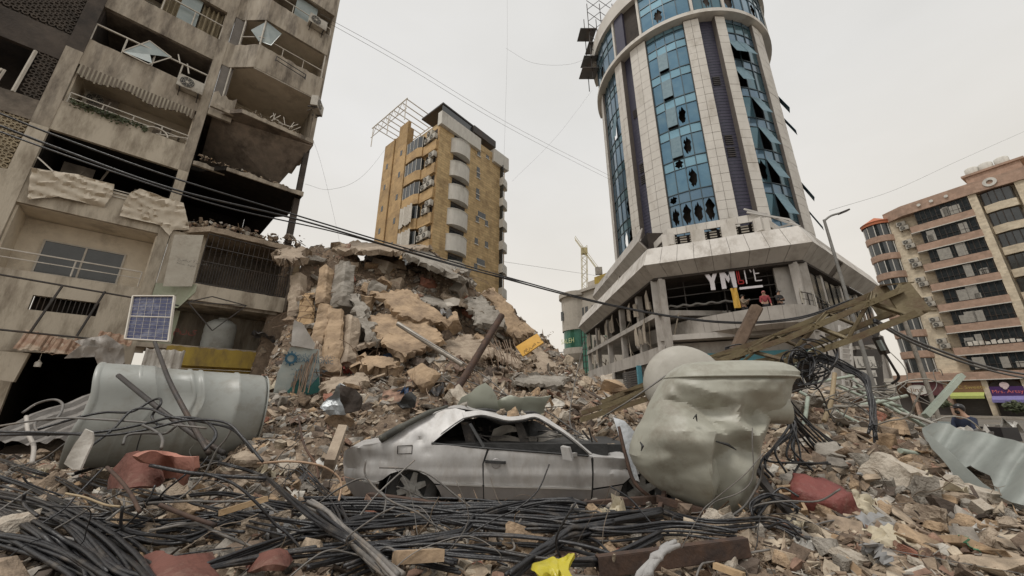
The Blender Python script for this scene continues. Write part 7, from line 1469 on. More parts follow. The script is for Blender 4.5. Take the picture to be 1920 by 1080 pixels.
# named light chunks of the photo
for px,py,Y,sz,kd,clr,rot,lb in [(1680,905,4.1,.42,'block','off-white',(.5,.1,.4),'big pale tan block with pitted face right of the red cushion'),(1745,925,4.0,.34,'slab','off-white',(.35,0,.2),'white topped slab piece right of the big pale tan block'),(1600,1055,2.6,.16,'slab','off-white',(.2,.1,.1),'off-white stone slab near the bottom edge right of centre'),(1470,1062,2.5,.13,'block','tan',(.2,.5,.9),'orange tan block at the bottom right of centre'),(1345,985,3.1,.18,'block','off-white',(.4,.2,.6),'pale block at the foot of the crumpled tank'),(1640,890,4.6,.30,'slab','grey',(1.0,.2,.3),'grey upright slab above the big pale tan block'),(1830,1000,3.3,.2,'block','tan',(.3,.2,.1),'tan block before the bent metal sheet'),(870,1020,2.7,.12,'lump','off-white',(.1,.4,.2),'smooth pale stone under the cables in the centre'),(790,1000,2.9,.22,'slab','tan',(.2,.9,.4),'tan slab standing under the cables behind the tan board'),(215,1005,2.4,.24,'lump','tan',(.2,.1,.7),'yellowish rock among the cables at the lower left'),(130,1040,2.2,.2,'slab','tan',(.4,.2,.3),'tan brick fragment among the cables at the lower left'),(700,985,3.2,.2,'slab','brick-red',(.3,.4,.2),'brick-red fragment under the cable bundle'),(60,960,2.8,.22,'slab','grey',(.7,.1,.9),'grey plate among the cables at the left edge'),(1830,935,3.9,.3,'slab','off-white',(.2,.1,.1),'pale flat piece before the large bent metal sheet'),(330,945,3.0,.30,'slab','brown',(.9,.3,.5),'brown slab leaning behind the cables left of the batten')]:
    me=cmesh[(kd,2)].copy(); me.materials.append(cm[clr]); o=bpy.data.objects.new('concrete_piece',me); col.objects.link(o); p=onT(px,py) or atY(px,py,Y); o.location=p+Vector((0,0,sz*.2)); o.scale=(sz*1.2,)*3; o.rotation_euler=rot; tag(o,lb,'rubble piece','loose rubble pieces')
# rebar and wire sticking out of the heap
r=random.Random(15); m=MB()
def wirepath(p,d,n,step,droop,wig):
    pts=[Vector(p)]
    for k in range(n): d=(d+Vector((r.uniform(-1,1),r.uniform(-1,1),r.uniform(-1,1)))*wig+Vector((0,0,-droop))).normalized(); pts.append(pts[-1]+d*step)
    return catmull(pts,3)
for i in range(230):
    px=r.uniform(545,985);py=r.uniform(480,740); p=onT(px,py,0,9)
    if p is None: continue
    m.tube(wirepath(p,Vector((r.uniform(-1,1),-r.uniform(.2,1),r.uniform(-.2,.9))),5,r.uniform(.12,.35),.22,.35),.012,4)
tag(m.build('bent_rebar',M('rebar',(.16,.10,.065),(.22,.165,.12),rough=.85,bump=0)),'thin bent reinforcing bars and wires sprouting all over the collapsed heap','rebar',kind='stuff')
m=MB()
for i in range(240):
    px=r.uniform(0,1915);py=r.uniform(790,1075); p=onT(px,py,.01)
    if p is None or (-1.95<p.x<2.3 and 4.7<p.y<6.6): continue
    m.tube(wirepath(p,Vector((r.uniform(-1,1),r.uniform(-.8,.3),r.uniform(-.1,.5))),5,r.uniform(.04,.13),.1,.45),r.choice([.002,.003,.004]),4)
tag(m.build('wire_scraps',M('wire_scrap',(.22,.17,.12),(.12,.10,.085),rough=.7,bump=0)),'thin wire scraps scattered through the foreground rubble','wire',kind='stuff')
# leaning rebar bundle and mesh below the yellow sign, wire tassel at the banner
for (x0,x1,y0,y1,n_,Y,lb) in [(912,965,640,690,13,13.0,'upright rebar mesh on the right slope below the yellow sign'),(572,606,645,742,12,10.9,'tassel of drooping wires before the garage banner')]:
    m=MB()
    for i in range(n_):
        x=x0+(x1-x0)*i/n_; a=atY(x+r.uniform(-3,3),y0+r.uniform(-6,6),Y); c=atY(x+(14 if x0>700 else -28)+r.uniform(-6,6),y1+r.uniform(-10,10),Y-.6); m.tube(catmull([a,a.lerp(c,.5)+Vector((r.uniform(-.08,.08),-.1,.05)),c],4),.014,4)
    tag(m.build('rebar_bundle',MATS['rebar']),lb,'rebar')
# pieces fallen on the car
r=random.Random(88)
for i,(px,py,dy,sz,kd,clr,lb) in enumerate([(1120,850,.3,.13,'slab','tan','tan slab piece lying on the car bonnet beside the mirror'),(1142,852,.6,.16,'wedge','grey','grey wedge on the middle of the car bonnet'),(1160,852,.35,.12,'lump','brown','brown lump on the car bonnet near the upright panel'),(1128,845,.9,.2,'slab','off-white','off-white slab at the back of the car bonnet'),(1172,856,.75,.15,'block','tan','tan block at the nose of the car'),(662,836,.4,.12,'wedge','tan','tan wedge on the boot lid'),(685,832,.6,.14,'slab','grey','grey slab piece on the boot lid'),(700,830,.3,.09,'lump','brown','small brown lump at the torn window seal'),(960,788,.6,.16,'slab','tan','tan slab piece in the dip of the car roof'),(985,786,.45,.10,'wedge','off-white','small off-white wedge in the dip of the car roof'),(935,783,.9,.14,'lump','brown','brown lump on the far side of the car roof'),(845,766,.7,.13,'slab','grey','grey piece on the rear of the car roof')]):
    p=cpt(px,py); me=cmesh[(kd,i%5)].copy(); me.materials.append(cm[clr]); o=bpy.data.objects.new('rubble_on_car',me); col.objects.link(o); o.location=p+Vector((0,dy,sz*.2)); o.scale=(sz*1.3,)*3; o.rotation_euler=(r.gauss(0,.4),r.gauss(0,.4),r.uniform(0,6)); tag(o,lb,'rubble piece','loose rubble pieces')
for i in range(9):
    p=cpt(r.uniform(1095,1175),852)+Vector((0,r.uniform(.25,1.1),.04)); q=p+Vector((r.uniform(-.4,.4),r.uniform(-.2,.3),r.uniform(.0,.28))); m=MB(); m.bar(p,q,r.uniform(.015,.04),r.uniform(.01,.03)); tag(m.build('broken_strip',[darkmetal,wood,whitepaint][i%3]),['dark metal strip on the car bonnet','dark wooden splinter on the car bonnet','pale strip on the car bonnet'][i%3],'strip','broken strips on the car bonnet')
# ---- litter: rags, plastic and paper among the masonry
LC=[('white',(.62,.60,.56)),('blue',(.08,.16,.32)),('green',(.07,.20,.11)),('dark grey',(.07,.07,.075)),('faded red',(.36,.09,.07)),('cream',(.52,.46,.34)),('grey',(.28,.28,.28)),('brown',(.16,.10,.07))]
r=random.Random(404)
for i in range(64):
    if i%3==0: px,py=r.uniform(480,1180),r.uniform(600,800)
    elif i%3==1: px,py=r.uniform(1400,1900),r.uniform(800,1060)
    else: px,py=r.uniform(20,1300),r.uniform(960,1060) if r.random()<.5 else r.uniform(850,960)
    p=onT(px,py,.03)
    if p is None or (-2.2<p.x<2.3 and 3.9<p.y<6.6): continue
    nm_,cc_=LC[r.choices(range(8),[24,5,5,14,6,14,16,16])[0]]; sz=min(.6,r.uniform(14,34)*p.y/F); kd=r.choice(['rag','sheet scrap','crumpled bag'])
    mt=M('litter_'+nm_.replace(' ','_'),cc_,tuple(v*.7 for v in cc_),rough=.7,dirt=(.22,.17,.12),damt=.4,dscale=9); m=MB(); n=9; vs=[];fs=[]; sd=r.uniform(0,99); u_=Vector((r.uniform(-1,1),r.uniform(-1,1),r.uniform(-.3,.3))).normalized(); v_=u_.cross(Vector((r.uniform(-.5,.5),-.6,1))).normalized(); w_=u_.cross(v_)
    for a in range(n+1):
        for b_ in range(n+1):
            x=(a/n-.5)*(1+.4*noise.noise(Vector((b_*.5,sd,1)))); y=(b_/n-.5)*(.8+.4*noise.noise(Vector((a*.5,sd,2)))); q=.35-abs(noise.noise(Vector((x*3,y*3,sd))))+.5*(.3-abs(noise.noise(Vector((x*7,y*7,sd))))); vs.append(p+(u_*x+v_*y+w_*q*(.9 if kd!='sheet scrap' else .35))*sz*1.5+Vector((0,0,sz*.25)))
    for a in range(n):
        for b_ in range(n): fs.append((a*(n+1)+b_,(a+1)*(n+1)+b_,(a+1)*(n+1)+b_+1,a*(n+1)+b_+1))
    shell(m,vs,fs,.004); lm=min(LMp,key=lambda q:(q[1]-px)**2+(q[2]-py)**2*1.5+((q[3]-p.y)*30)**2)
    tag(m.build('litter_scrap',mt,None,50),'%s %s caught in the rubble %s %s'%(nm_,kd,'beyond' if py<lm[2] else 'before',lm[0]),'litter','rags and scraps in the rubble')
# ================================================================ CABLES
def bundle(path,n,rad,spread,lift,label,grp,mat=None,tmin=1.3,seed=0,twist=1.0):
    r=random.Random(seed); ctr=[]
    for q in path:
        if len(q)==3: ctr.append(atY(*q)); continue
        p=onT(q[0],q[1],lift,tmin) or atY(q[0],q[1],3.); ctr.append(p)
    # smooth depth
    C=catmull(ctr,7); K=len(C)
    for s_ in range(n):
        ph=r.uniform(0,6.28); rr=spread*math.sqrt(r.random()); fr=r.uniform(.25,.6)*twist; P=[]; sd=r.uniform(0,50)
        for i,c in enumerate(C):
            t=i/7; a=ph+fr*t; q=noise.noise_vector(Vector((t*.55,sd,s_)))
            P.append(c+Vector((.3*math.cos(a),math.cos(a)*.9,math.sin(a)))*rr+q*spread*.9)
        m=MB(); m.tube(P,rad*r.uniform(.8,1.2),6); tag(m.build('power_cable',mat or cable_black,None,'full'),label,'cable',grp)
def c3(pts,ox=0,oy=700): return [(ox+x/2.842,oy+y/2.842) for x,y in pts]
GB_='black cables strewn across the foreground'
bundle(c3([(-60,540),(150,610),(300,680),(480,760),(600,830),(800,890),(1000,885),(1200,800),(1400,740),(1600,700),(1840,680)]),6,.011,.03,.10,'black cable in the long sagging bundle from the left edge to the car sill',GB_,seed=1)
bundle(c3([(-60,640),(250,710),(500,770),(650,735),(800,690),(1000,660),(1200,650),(1400,685),(1600,720)]),5,.010,.028,.13,'black cable in the bundle rising over the brown slab at the left',GB_,seed=2)
bundle(c3([(-60,730),(150,850),(300,950),(420,1010),(600,1100)]),8,.012,.045,.10,'black cable in the thick bundle running down the lower left corner',GB_,seed=3)
bundle(c3([(-60,860),(200,960),(400,1060),(480,1110)]),6,.012,.04,.08,'black cable in the bundle at the extreme lower left',GB_,seed=4,tmin=1.1)
bundle(c3([(400,530),(600,470),(800,438),(1000,448),(1200,485),(1400,550),(1550,680),(1700,800),(1860,890)]),6,.011,.025,.22,'black cable in the arching bundle over the red brown sheet',GB_,seed=5)
bundle(c3([(1700,755),(1850,850),(2005,985),(2130,1090)]),6,.013,.03,.20,'dark thick cable in the bundle dropping to the bottom edge below the car',GB_,seed=6,tmin=1.5)
bundle(c3([(250,760),(400,850),(500,950),(620,1040),(780,1110)]),6,.012,.035,.14,'black cable in the bundle crossing the lower left debris',GB_,seed=7)
bundle(c3([(980,1090),(1200,1015),(1500,905),(1819,800),(2000,760)]),6,.010,.03,.12,'black cable in the bundle rising from the bottom edge to the rear wheel',GB_,seed=8)
bundle(c3([(-60,330),(150,328),(400,322),(620,300),(800,262),(900,238),(1050,240),(1130,285),(1150,340),(1090,410)]),2,.011,.02,.0,'long dark cable looping over the grey tank at the left',GB_,seed=9) if False else None
W_='loose cables looping in front of the left tank'
for i,(pts,rad,lb) in enumerate([([(-60,330,3.6),(150,325,3.6),(400,322,3.7),(620,300,3.8),(800,262,3.9),(900,238,3.9),(1050,240,3.9),(1130,285,3.8),(1150,340,3.7),(1090,410,3.6)],.013,'long dark cable looping over the right end of the left tank'),([(-60,290,3.7),(300,240,3.8),(600,250,3.9),(850,268,4.0),(1100,292,4.0)],.010,'grey brown cable crossing the left tank almost level'),([(200,300,3.7),(420,235,3.9),(560,208,4.0),(700,205,4.0),(800,150,4.1),(850,135,4.1),(855,165,4.0),(810,230,4.0),(850,285,3.9)],.012,'cable with a hooked end in the middle of the left tank'),([(480,390,3.6),(600,300,3.8),(700,200,4.),(800,190,4.),(900,230,3.9),(1080,260,3.9),(1240,300,3.8),(1350,420,3.7)],.012,'cable arching over the middle of the left tank'),([(-60,310,3.5),(300,318,3.6),(560,330,3.6),(780,300,3.7),(1000,250,3.8),(1200,262,3.8),(1300,350,3.7),(1400,470,3.5)],.012,'cable running along the bottom of the left tank'),([(655,380,3.3),(680,330,3.35),(780,318,3.4),(880,320,3.5),(940,280,3.5)],.011,'flat strap like cable before the left tank'),([(130,640,3.0),(130,700,3.0),(200,760,2.8)],.01,'short cable end at the left edge'),([(120,210,4.2),(200,160,4.3),(290,140,4.3),(335,170,4.2),(300,240,4.1),(200,250,4.),(190,300,3.9),(260,330,3.8)],.012,'pale loop of cable at the left end of the left tank'),([(140,230,4.0),(150,320,3.8),(180,390,3.6),(170,480,3.4)],.016,'whitish flexible hose hanging at the left'),([(760,275,3.5),(830,310,3.5),(865,350,3.4),(860,400,3.3)],.012,'grey hose bent down before the left tank'),([(800,490,3.0),(1000,528,3.0),(1200,548,3.1),(1420,560,3.2)],.013,'dark cable lying level beside the red brown sheet'),([(570,500,2.9),(640,570,2.8),(700,650,2.7),(745,740,2.6)],.011,'thin dark rod crossing below the red brown sheet'),([(850,700,2.8),(1000,760,2.8),(1150,810,2.8)],.014,'rusty rod behind the notched batten'),([(350,640,2.8),(450,660,2.8),(560,700,2.8),(640,710,2.8)],.007,'thin brown wire at the left foreground'),([(1370,480,3.6),(1550,470,3.8),(1700,490,3.9),(1790,540,4.0),(1819,600,4.0),(1800,700,3.9)],.010,'pale brown conduit curving down beside the rear bumper'),([(1590,230,5.5),(1620,380,4.8),(1680,480,4.4),(1700,560,4.2)],.012,'thin dark upright rod left of the car')]):
    m=MB(); m.tube(catmull([atY(x/2.842,700+y/2.842,Y) for x,y,Y in pts],8),rad,7); tag(m.build('loose_cable',[cable_black,cable_grey,cable_black,cable_black,cable_black,cable_grey,cable_black,cable_grey,M('hose_white',(.42,.39,.35),(.33,.30,.27),rough=.6),cable_grey,cable_black,rust,rust,MATS['bamboo_pipe'],M('conduit_peach',(.42,.28,.18),(.36,.24,.16),rough=.6),rust][i],None,'full'),lb,'cable',W_)
C5=lambda pts:c3(pts,600,700)
for i,y in enumerate([(678,672,690,692,702,722,724),(695,690,708,705,716,735,742),(712,700,722,720,735,752,765),(735,726,745,738,752,770,790),(760,752,775,772,790,800,812)]):
    bundle([q+(4.1-.12*i,) for q in C5([(-80,y[0]),(300,y[1]),(600,y[2]),(900,y[3]),(1200,y[4]),(1500,y[5]),(1819,y[6])])],4,.0125,.035,0,'black cable in the dense band lying along the car sill',GB_,seed=20+i,twist=1.6)
bundle([q+(3.75,) for q in C5([(700,770),(850,770),(1000,735),(1200,690),(1330,680),(1420,700)])],4,.012,.025,0,'black cable climbing over the dense band below the car door',GB_,seed=31)
bundle(C5([(-40,850),(200,780),(450,768),(700,800),(850,820),(1000,840),(1200,835),(1400,830),(1600,790),(1819,740)]),5,.012,.03,.14,'black cable in the strand crossing under the long rusty section',GB_,seed=32)
bundle(C5([(150,925),(350,890),(500,880),(750,840),(850,760),(1100,695),(1350,680)]),5,.012,.028,.16,'black cable in the strand rising towards the front wheel',GB_,seed=33)
bundle(C5([(-60,1020),(150,965),(300,942),(600,940),(900,962),(1200,1000),(1400,1005),(1600,970),(1819,860)]),5,.011,.026,.14,'black cable in the lowest long strand over the tan board',GB_,seed=34)
bundle(C5([(1010,1090),(1100,1010),(1200,940),(1330,860),(1400,848),(1560,800)]),7,.012,.035,.14,'black cable in the bundle rising to the right from the bottom centre',GB_,seed=35)
bundle(C5([(-60,700),(60,760),(150,850),(300,980),(430,1090)]),6,.014,.03,.2,'grey worn cable in the bundle diving to the bottom edge left of the tan board',GB_,seed=36,mat=cable_grey)
bundle([(-40,905),(60,935),(160,985),(260,1040),(330,1100)],5,.011,.06,.06,'black cable lying low at the left edge',GB_,seed=37)
bundle([(-40,850),(40,880),(120,905),(220,960),(330,985),(450,1000)],4,.010,.05,.1,'black cable in the slack bundle above the lower left debris',GB_,seed=38)
bundle([(1236,958),(1330,985),(1440,980),(1500,1000)],4,.010,.04,.08,'black cable behind the foot of the crumpled tank',GB_,seed=39)
bundle([(-40,925),(70,950),(170,1000),(250,1055),(300,1110)],6,.012,.05,.14,'black cable heaped in the lower left corner',GB_,seed=41,tmin=1.2)
bundle([(-40,1000),(60,1020),(150,1060),(220,1110)],6,.012,.05,.10,'black cable heaped in the lowest left corner',GB_,seed=42,tmin=1.0)
bundle([(150,900),(280,935),(400,960),(520,985),(640,1000),(760,985)],5,.010,.05,.14,'black cable in the tangle above the notched batten',GB_,seed=43)
bundle([(330,1095),(420,1060),(540,1040),(700,1030),(860,1060)],5,.011,.04,.12,'black cable in the strand low at the bottom left of centre',GB_,seed=44)
bundle([(560,880),(600,920),(630,960),(660,1010),(720,1060)],4,.009,.05,.14,'thin black cable in the tangle under the rear bumper',GB_,seed=45)
for i in range(130):
    r_=random.Random(500+i); px=r_.uniform(0,700) if i<85 else r_.uniform(700,1500);py=r_.uniform(870,1040) if i<85 else r_.uniform(950,1060); p=onT(px,py,.08)
    if p is None: continue
    pts=[p]; d=Vector((r_.uniform(-1,1),r_.uniform(-.5,.5),r_.uniform(-.1,.3)))
    for k in range(r_.randint(3,6)): p=p+d*r_.uniform(.1,.3); d=(d+Vector((r_.uniform(-1,1),r_.uniform(-.6,.6),r_.uniform(-.7,.5)))*.7).normalized(); p.z=max(p.z,Hz(p.x,p.y)+.04); pts.append(p)
    m=MB(); m.tube(catmull(pts,5),r_.choice([.003,.005,.007,.009]),5); tag(m.build('thin_wire',cable_grey if i%3 else cable_black,None,'full'),'thin kinked wire in the tangle before the car and the ribbed tank','wire','thin wires in the cable tangle')
bundle([(-40,945),(120,975),(300,985),(480,962),(640,955),(800,968),(960,985),(1100,978),(1240,962)],6,.011,.045,.12,'black cable in the long mat running from the ribbed tank past the car sill',GB_,seed=51)
bundle([(560,1010),(700,990),(850,975),(1000,982),(1130,1000),(1260,990),(1380,1000)],6,.011,.045,.14,'black cable in the mat between the tan board and the crumpled tank',GB_,seed=52)
bundle([(640,1075),(760,1030),(900,1010),(1060,1018),(1180,1050)],4,.010,.04,.12,'black cable sagging before the long cable mat',GB_,seed=53)
# knot on the girder and cables hanging from it
HG='black cables hanging from the girder'; r=random.Random(90)
def lace(pts,rad,lb,mat=None,k=8): m=MB(); m.tube(catmull([atY(*q) for q in pts],k),rad,6); return tag(m.build('hanging_cable',mat or cable_black,None,'full'),lb,'cable',HG)
for i in range(16):
    j=lambda a:r.uniform(-a,a)
    lace([(1500+j(14),668+j(10),5.5),(1545+j(8),672+j(8),5.4),(1590+j(8),690+j(7),5.3),(1622+j(6),712+j(8),5.2),(1634+j(5),750+j(8),5.1),(1638+j(5),790+j(8),5.0),(1636+j(9),815+j(18),4.95)],r.uniform(.010,.016),'black cable in the tress falling from the girder knot on the right')
for i in range(14):
    a0=r.uniform(0,6.28); cx_,cy_=1500+r.uniform(-25,30),680+r.uniform(-25,22); rx,ry=r.uniform(15,48),r.uniform(12,40)
    lace([(cx_+rx*math.cos(a0+k*.8),cy_+ry*math.sin(a0+k*.8)+k*2,5.4+r.uniform(-.2,.2)) for k in range(8)],r.uniform(.008,.014),'cable coiled in the knot on the lattice girder')
for i in range(12):
    a0=r.uniform(2.5,4.); cx_,cy_=1505+r.uniform(-20,20),790+r.uniform(-20,20); rx,ry=r.uniform(45,75),r.uniform(50,85)
    lace([(cx_-rx*math.cos(k*.55),cy_+ry*math.sin(-1.4+k*.55),4.9+.05*k+r.uniform(-.1,.1)) for k in range(6)],r.uniform(.009,.015),'black cable in the loops right of the crumpled tank')
for i in range(8):
    lace([(1440+r.uniform(0,30),770+r.uniform(-8,8),4.6),(1490+r.uniform(-10,10),800+r.uniform(-10,10),4.5),(1450+r.uniform(-30,60),850+r.uniform(-10,20),4.3),(1500+r.uniform(-60,60),870+r.uniform(-10,30),4.2)],r.uniform(.009,.014),'black cable trailing over the debris right of the crumpled tank')
for i in range(10):
    cx_,cy_=1455+r.uniform(-12,12),960+r.uniform(-14,14); lace([(cx_+(38+r.uniform(-8,10))*math.cos(k*.7),cy_+(30+r.uniform(-6,8))*math.sin(k*.7),3.45+r.uniform(-.1,.1)) for k in range(9)],.009,'thin black cable coiled at the foot of the crumpled tank')
for i,(a,c,d) in enumerate([((1130,782,6),(1190,745,5.6),(1255,700,5.5)),((820,700,10),(960,790,7),(1050,812,5.2)),((850,705,9),(1000,760,7.5),(1090,815,5)),((1095,640,14),(1070,760,8),(1085,830,5)),((745,607,11.3),(900,700,9),(1000,790,6))]):
    lace([a,c,d],.012,['thin wire from the truss tail over the round tank end','thin wire running down to the car window, left one','thin wire running down to the car window, right one','thin wire falling on the roof of the car','thin wire from the heap panel to the car roof'][i],cable_grey)
# ================================================================ PEOPLE
skin=M('skin',(.36,.22,.15),(.32,.19,.13),rough=.6,bump=0); hairm=M('hair_dark',(.02,.016,.013),(.03,.025,.02),bump=.3); 
def skinmesh(nodes,edges,name,mat,parent,sub=2):
    me=bpy.data.meshes.new(name); ks=list(nodes); me.from_pydata([nodes[k][0] for k in ks],[(ks.index(a),ks.index(b_)) for a,b_ in edges],[]); o=bpy.data.objects.new(name,me); col.objects.link(o)
    md=o.modifiers.new('s','SKIN'); 
    for i,k in enumerate(ks): sv=me.skin_vertices[0].data[i]; sv.radius=nodes[k][1] if isinstance(nodes[k][1],tuple) else (nodes[k][1],)*2; sv.use_root=(i==0)
    s2=o.modifiers.new('u','SUBSURF'); s2.levels=sub; s2.render_levels=sub; dg=bpy.context.evaluated_depsgraph_get(); dg.update(); m2=bpy.data.meshes.new_from_object(o.evaluated_get(dg)); bpy.data.objects.remove(o); bpy.data.meshes.remove(me)
    m2.name=name; m2.materials.clear(); m2.materials.append(mat); m2.polygons.foreach_set('use_smooth',[True]*len(m2.polygons)); o=bpy.data.objects.new(name,m2); col.objects.link(o); o.parent=parent; return o
def person(loc,rz,label,top,bottom,armL,armR,legL=None,legR=None,cap=None,lean=(0,0),grp='people looking on from the podium balcony',beard=False,hip=.93):
    t=thing('person',label,'person',loc,grp); t.rotation_euler=(0,0,rz); lx,ly=lean
    legL=legL or [(-.10,.02,.50),(-.11,-.02,.08),(-.12,.14,.03)]; legR=legR or [(.10,.02,.50),(.11,-.02,.08),(.12,.14,.03)]
    b={'hip':((0,0,hip),(.13,.10)),'sp':((lx*.4,ly*.4,hip+.22),(.125,.095)),'ch':((lx*.8,ly*.8,hip+.43),(.15,.105)),'nk':((lx,ly,hip+.56),.055),'hd':((lx*1.05,ly*1.1+.01,hip+.66),(.075,.085)),'tp':((lx*1.05,ly*1.1,hip+.77),(.07,.08)),'ns':((lx*1.05,ly*1.1+.105,hip+.67),.012)}
    e=[('hip','sp'),('sp','ch'),('ch','nk'),('nk','hd'),('hd','tp'),('hd','ns')]
    cl={'sp':((lx*.3,ly*.3,hip+.05),(.155,.12)),'s2':((lx*.4,ly*.4,hip+.22),(.148,.118)),'ch':((lx*.8,ly*.8,hip+.43),(.168,.122)),'nk':((lx,ly,hip+.53),.075)}; ce=[('sp','s2'),('s2','ch'),('ch','nk')]
    for s,arm in (('L',armL),('R',armR)):
        sx=-1 if s=='L' else 1; sh=(sx*.18+lx*.8,ly*.8,hip+.45); b['sh'+s]=(sh,.055); b['el'+s]=(arm[0],.042); b['wr'+s]=(arm[1],.03); e+=[('ch','sh'+s),('sh'+s,'el'+s),('el'+s,'wr'+s)]
        d=(Vector(arm[1])-Vector(arm[0])).normalized(); side=d.cross(Vector((0,0,1))); side=side.normalized() if side.length>.1 else Vector((1,0,0)); pm=Vector(arm[1])+d*.07; b['pm'+s]=(tuple(pm),(.032,.02)); e.append(('wr'+s,'pm'+s))
        for k in range(4): q=pm+side*(k-1.5)*.021+d*(.045+.008*(1.5-abs(k-1.5))); b['f%d%s'%(k,s)]=(tuple(q+Vector((0,0,-.01))),.009); e.append(('pm'+s,'f%d%s'%(k,s)))
        q=Vector(arm[1])+d*.03-side*.05; b['th'+s]=(tuple(q+d*.03),.01); e.append(('wr'+s,'th'+s))
        cl['sh'+s]=(sh,.075); cl['el'+s]=(arm[0],.058); cl['wr'+s]=(tuple(Vector(arm[0]).lerp(Vector(arm[1]),.92)),.045); ce+=[('ch','sh'+s),('sh'+s,'el'+s),('el'+s,'wr'+s)]
    tr={'hip':((0,0,hip-.0),(.14,.11))}; te=[]
    for s,lg in (('L',legL),('R',legR)):
        sx=-1 if s=='L' else 1; b['hp'+s]=((sx*.09,0,hip-.06),.085); b['kn'+s]=(lg[0],.058); b['an'+s]=(lg[1],.04); b['to'+s]=(lg[2],.035); e+=[('hip','hp'+s),('hp'+s,'kn'+s),('kn'+s,'an'+s),('an'+s,'to'+s)]
        tr['hp'+s]=((sx*.09,0,hip-.07),.105); tr['kn'+s]=(lg[0],.075); tr['an'+s]=(lg[1],.06); te+=[('hip','hp'+s),('hp'+s,'kn'+s),('kn'+s,'an'+s)]
    skinmesh(b,e,'body',skin,t); skinmesh(cl,ce,'jacket',top,t,2); skinmesh(tr,te,'trousers',bottom,t,2)
    hd=Vector(b['hd'][0]); m=MB(); m.lathe(hd+Vector((0,-.012,.01)),(0,-.1,1),[(-.04,.0),(-.03,.088),(.04,.1),(.09,.092),(.125,.06),(.14,.0)],16)
    if cap: m.box(hd.x-.06,hd.x+.06,hd.y+.07,hd.y+.17,hd.z+.05,hd.z+.065)
    for i,p in enumerate(m.v):
        if p[1]>hd.y+.02 and p[2]<hd.z+.03: m.v[i]=(p[0],hd.y-.02,p[2])
    o=m.build('cap' if cap else 'hair',cap or hairm,None,'full'); 
    off=Vector(o.location); o.parent=t; 
    if beard: m=MB(); m.lathe(hd+Vector((0,.05,-.05)),(0,.3,-1),[(-.03,.05),(.02,.045),(.04,.02)],10); o=m.build('beard',hairm,None); o.parent=t
    return t
jt=M('jacket_tan',(.22,.17,.12),(.16,.12,.085),rough=.9); jr=M('jacket_red',(.26,.045,.05),(.20,.035,.04),rough=.9); jb=M('jacket_black',(.02,.02,.022),(.03,.03,.03),rough=.9); jn=M('jacket_navy',(.025,.035,.07),(.018,.025,.05),rough=.85); tr_=M('trousers_dark',(.03,.03,.035),(.045,.04,.04),rough=.9)
down=lambda s:[(s*.24,.02,1.12),(s*.25,.1,.88)]
def onbal(px,back=.55):
    best=None
    for a,b_ in zip(bal,bal[1:]):
        r_=ray(px,590); d=Vector((r_.x,r_.y)); 
        den=d.x*(b_.y-a.y)-d.y*(b_.x-a.x)
        if abs(den)<1e-6: continue
        t=(a.x*(b_.y-a.y)-a.y*(b_.x-a.x))/den; u_=(a.x*d.y-a.y*d.x)/den if True else 0
        p=d*t; 
        if min(a.x,b_.x)-.01<=p.x<=max(a.x,b_.x)+.01 and min(a.y,b_.y)-.01<=p.y<=max(a.y,b_.y)+.01 and t>0 and (best is None or t<best[0]): best=(t,p,d.normalized())
    p=best[1]+best[2]*back; return Vector((p.x,p.y,6.34))
person(onbal(1398),R(205),'person in a tan jacket filming with raised hands on the podium balcony',jt,tr_,[(-.22,.12,1.12),(-.06,.28,1.27)],[(.22,.12,1.12),(.04,.28,1.28)],cap=hairm)
person(onbal(1440),R(150),'person in a red hooded jacket standing at the balcony rail',jr,tr_,down(-1),[(.23,.06,1.12),(.2,.24,.98)],cap=M('hood_pink',(.42,.16,.15),(.36,.13,.12),rough=.9))
person(onbal(1468,.9),R(190),'person in black standing in the shade at the right of the balcony',jb,tr_,[(-.24,.05,1.1),(-.1,.18,1.15)],[(.24,.05,1.1),(.1,.2,1.12)],cap=jb)
person(onbal(1508,.7)+Vector((1.2,.9,0)),R(120),'person in grey barely visible behind the railing at the balcony corner',jb,tr_,down(-1),down(1))
# hanging yellow banner
hbm=M('banner_orange',(.55,.34,.05),(.48,.28,.05),rough=.7,dirt=(.25,.13,.07),damt=.3,dscale=2); c=onbal(1380,-.05); s0_,z0_=LF.sz(1369,541,.4);s1__,z1_=LF.sz(1388,577,.4)
m=MB(); vs=[];fs=[]
for j in range(9):
    for i in range(5): vs.append(LF.P(s0_+(s1__-s0_)*(i/4)+.05*j/8,.4+.06*math.sin(i*2+j*.7),z0_+(z1_-z0_)*j/8))
for j in range(8):
    for i in range(4): fs.append((j*5+i,j*5+i+1,j*5+i+6,j*5+i+5))
shell(m,vs,fs,.02); hb_=tag(m.build('hanging_banner',hbm,None,55),'narrow yellow banner hanging on a cord in front of the big white letters','banner')
m=MB(); m.tube([LF.P((s0_+s1__)/2,.4,z0_),LF.P((s0_+s1__)/2-.1,.1,9.85)],.03,5); m.build('cord',jb,hb_)
# balcony rails with posters
m=MB(); 
for i in range(13,len(bal)-2):
    p=bal[i]; m.bar(p+U*6.95,p+U*7.75,.05)
    if i<len(bal)-3: q=bal[i+1]; m.bar(p+U*7.75,q+U*7.75,.05); m.bar(p+U*7.35,q+U*7.35,.03)
m.build('balcony_railing',darkmetal,pod)
for k,(px,w_) in enumerate([(1512,.8),(1535,.9),(1560,.9)]):
    q=onbal(px,-.0); m=MB(); t_=Vector((.75,.66,0)); m.prism([q-t_*.4+U*.7,q+t_*w_*.5+U*.8,q+t_*w_*.5+U*1.5+t_*.1,q-t_*.3+U*1.65],Vector((0,.02,0))); tag(m.build('white_poster',ban),['pale torn poster on the railing at the podium corner, left one','pale torn poster on the railing at the podium corner, middle one','pale torn poster on the railing at the podium corner, right one'][k],'poster')
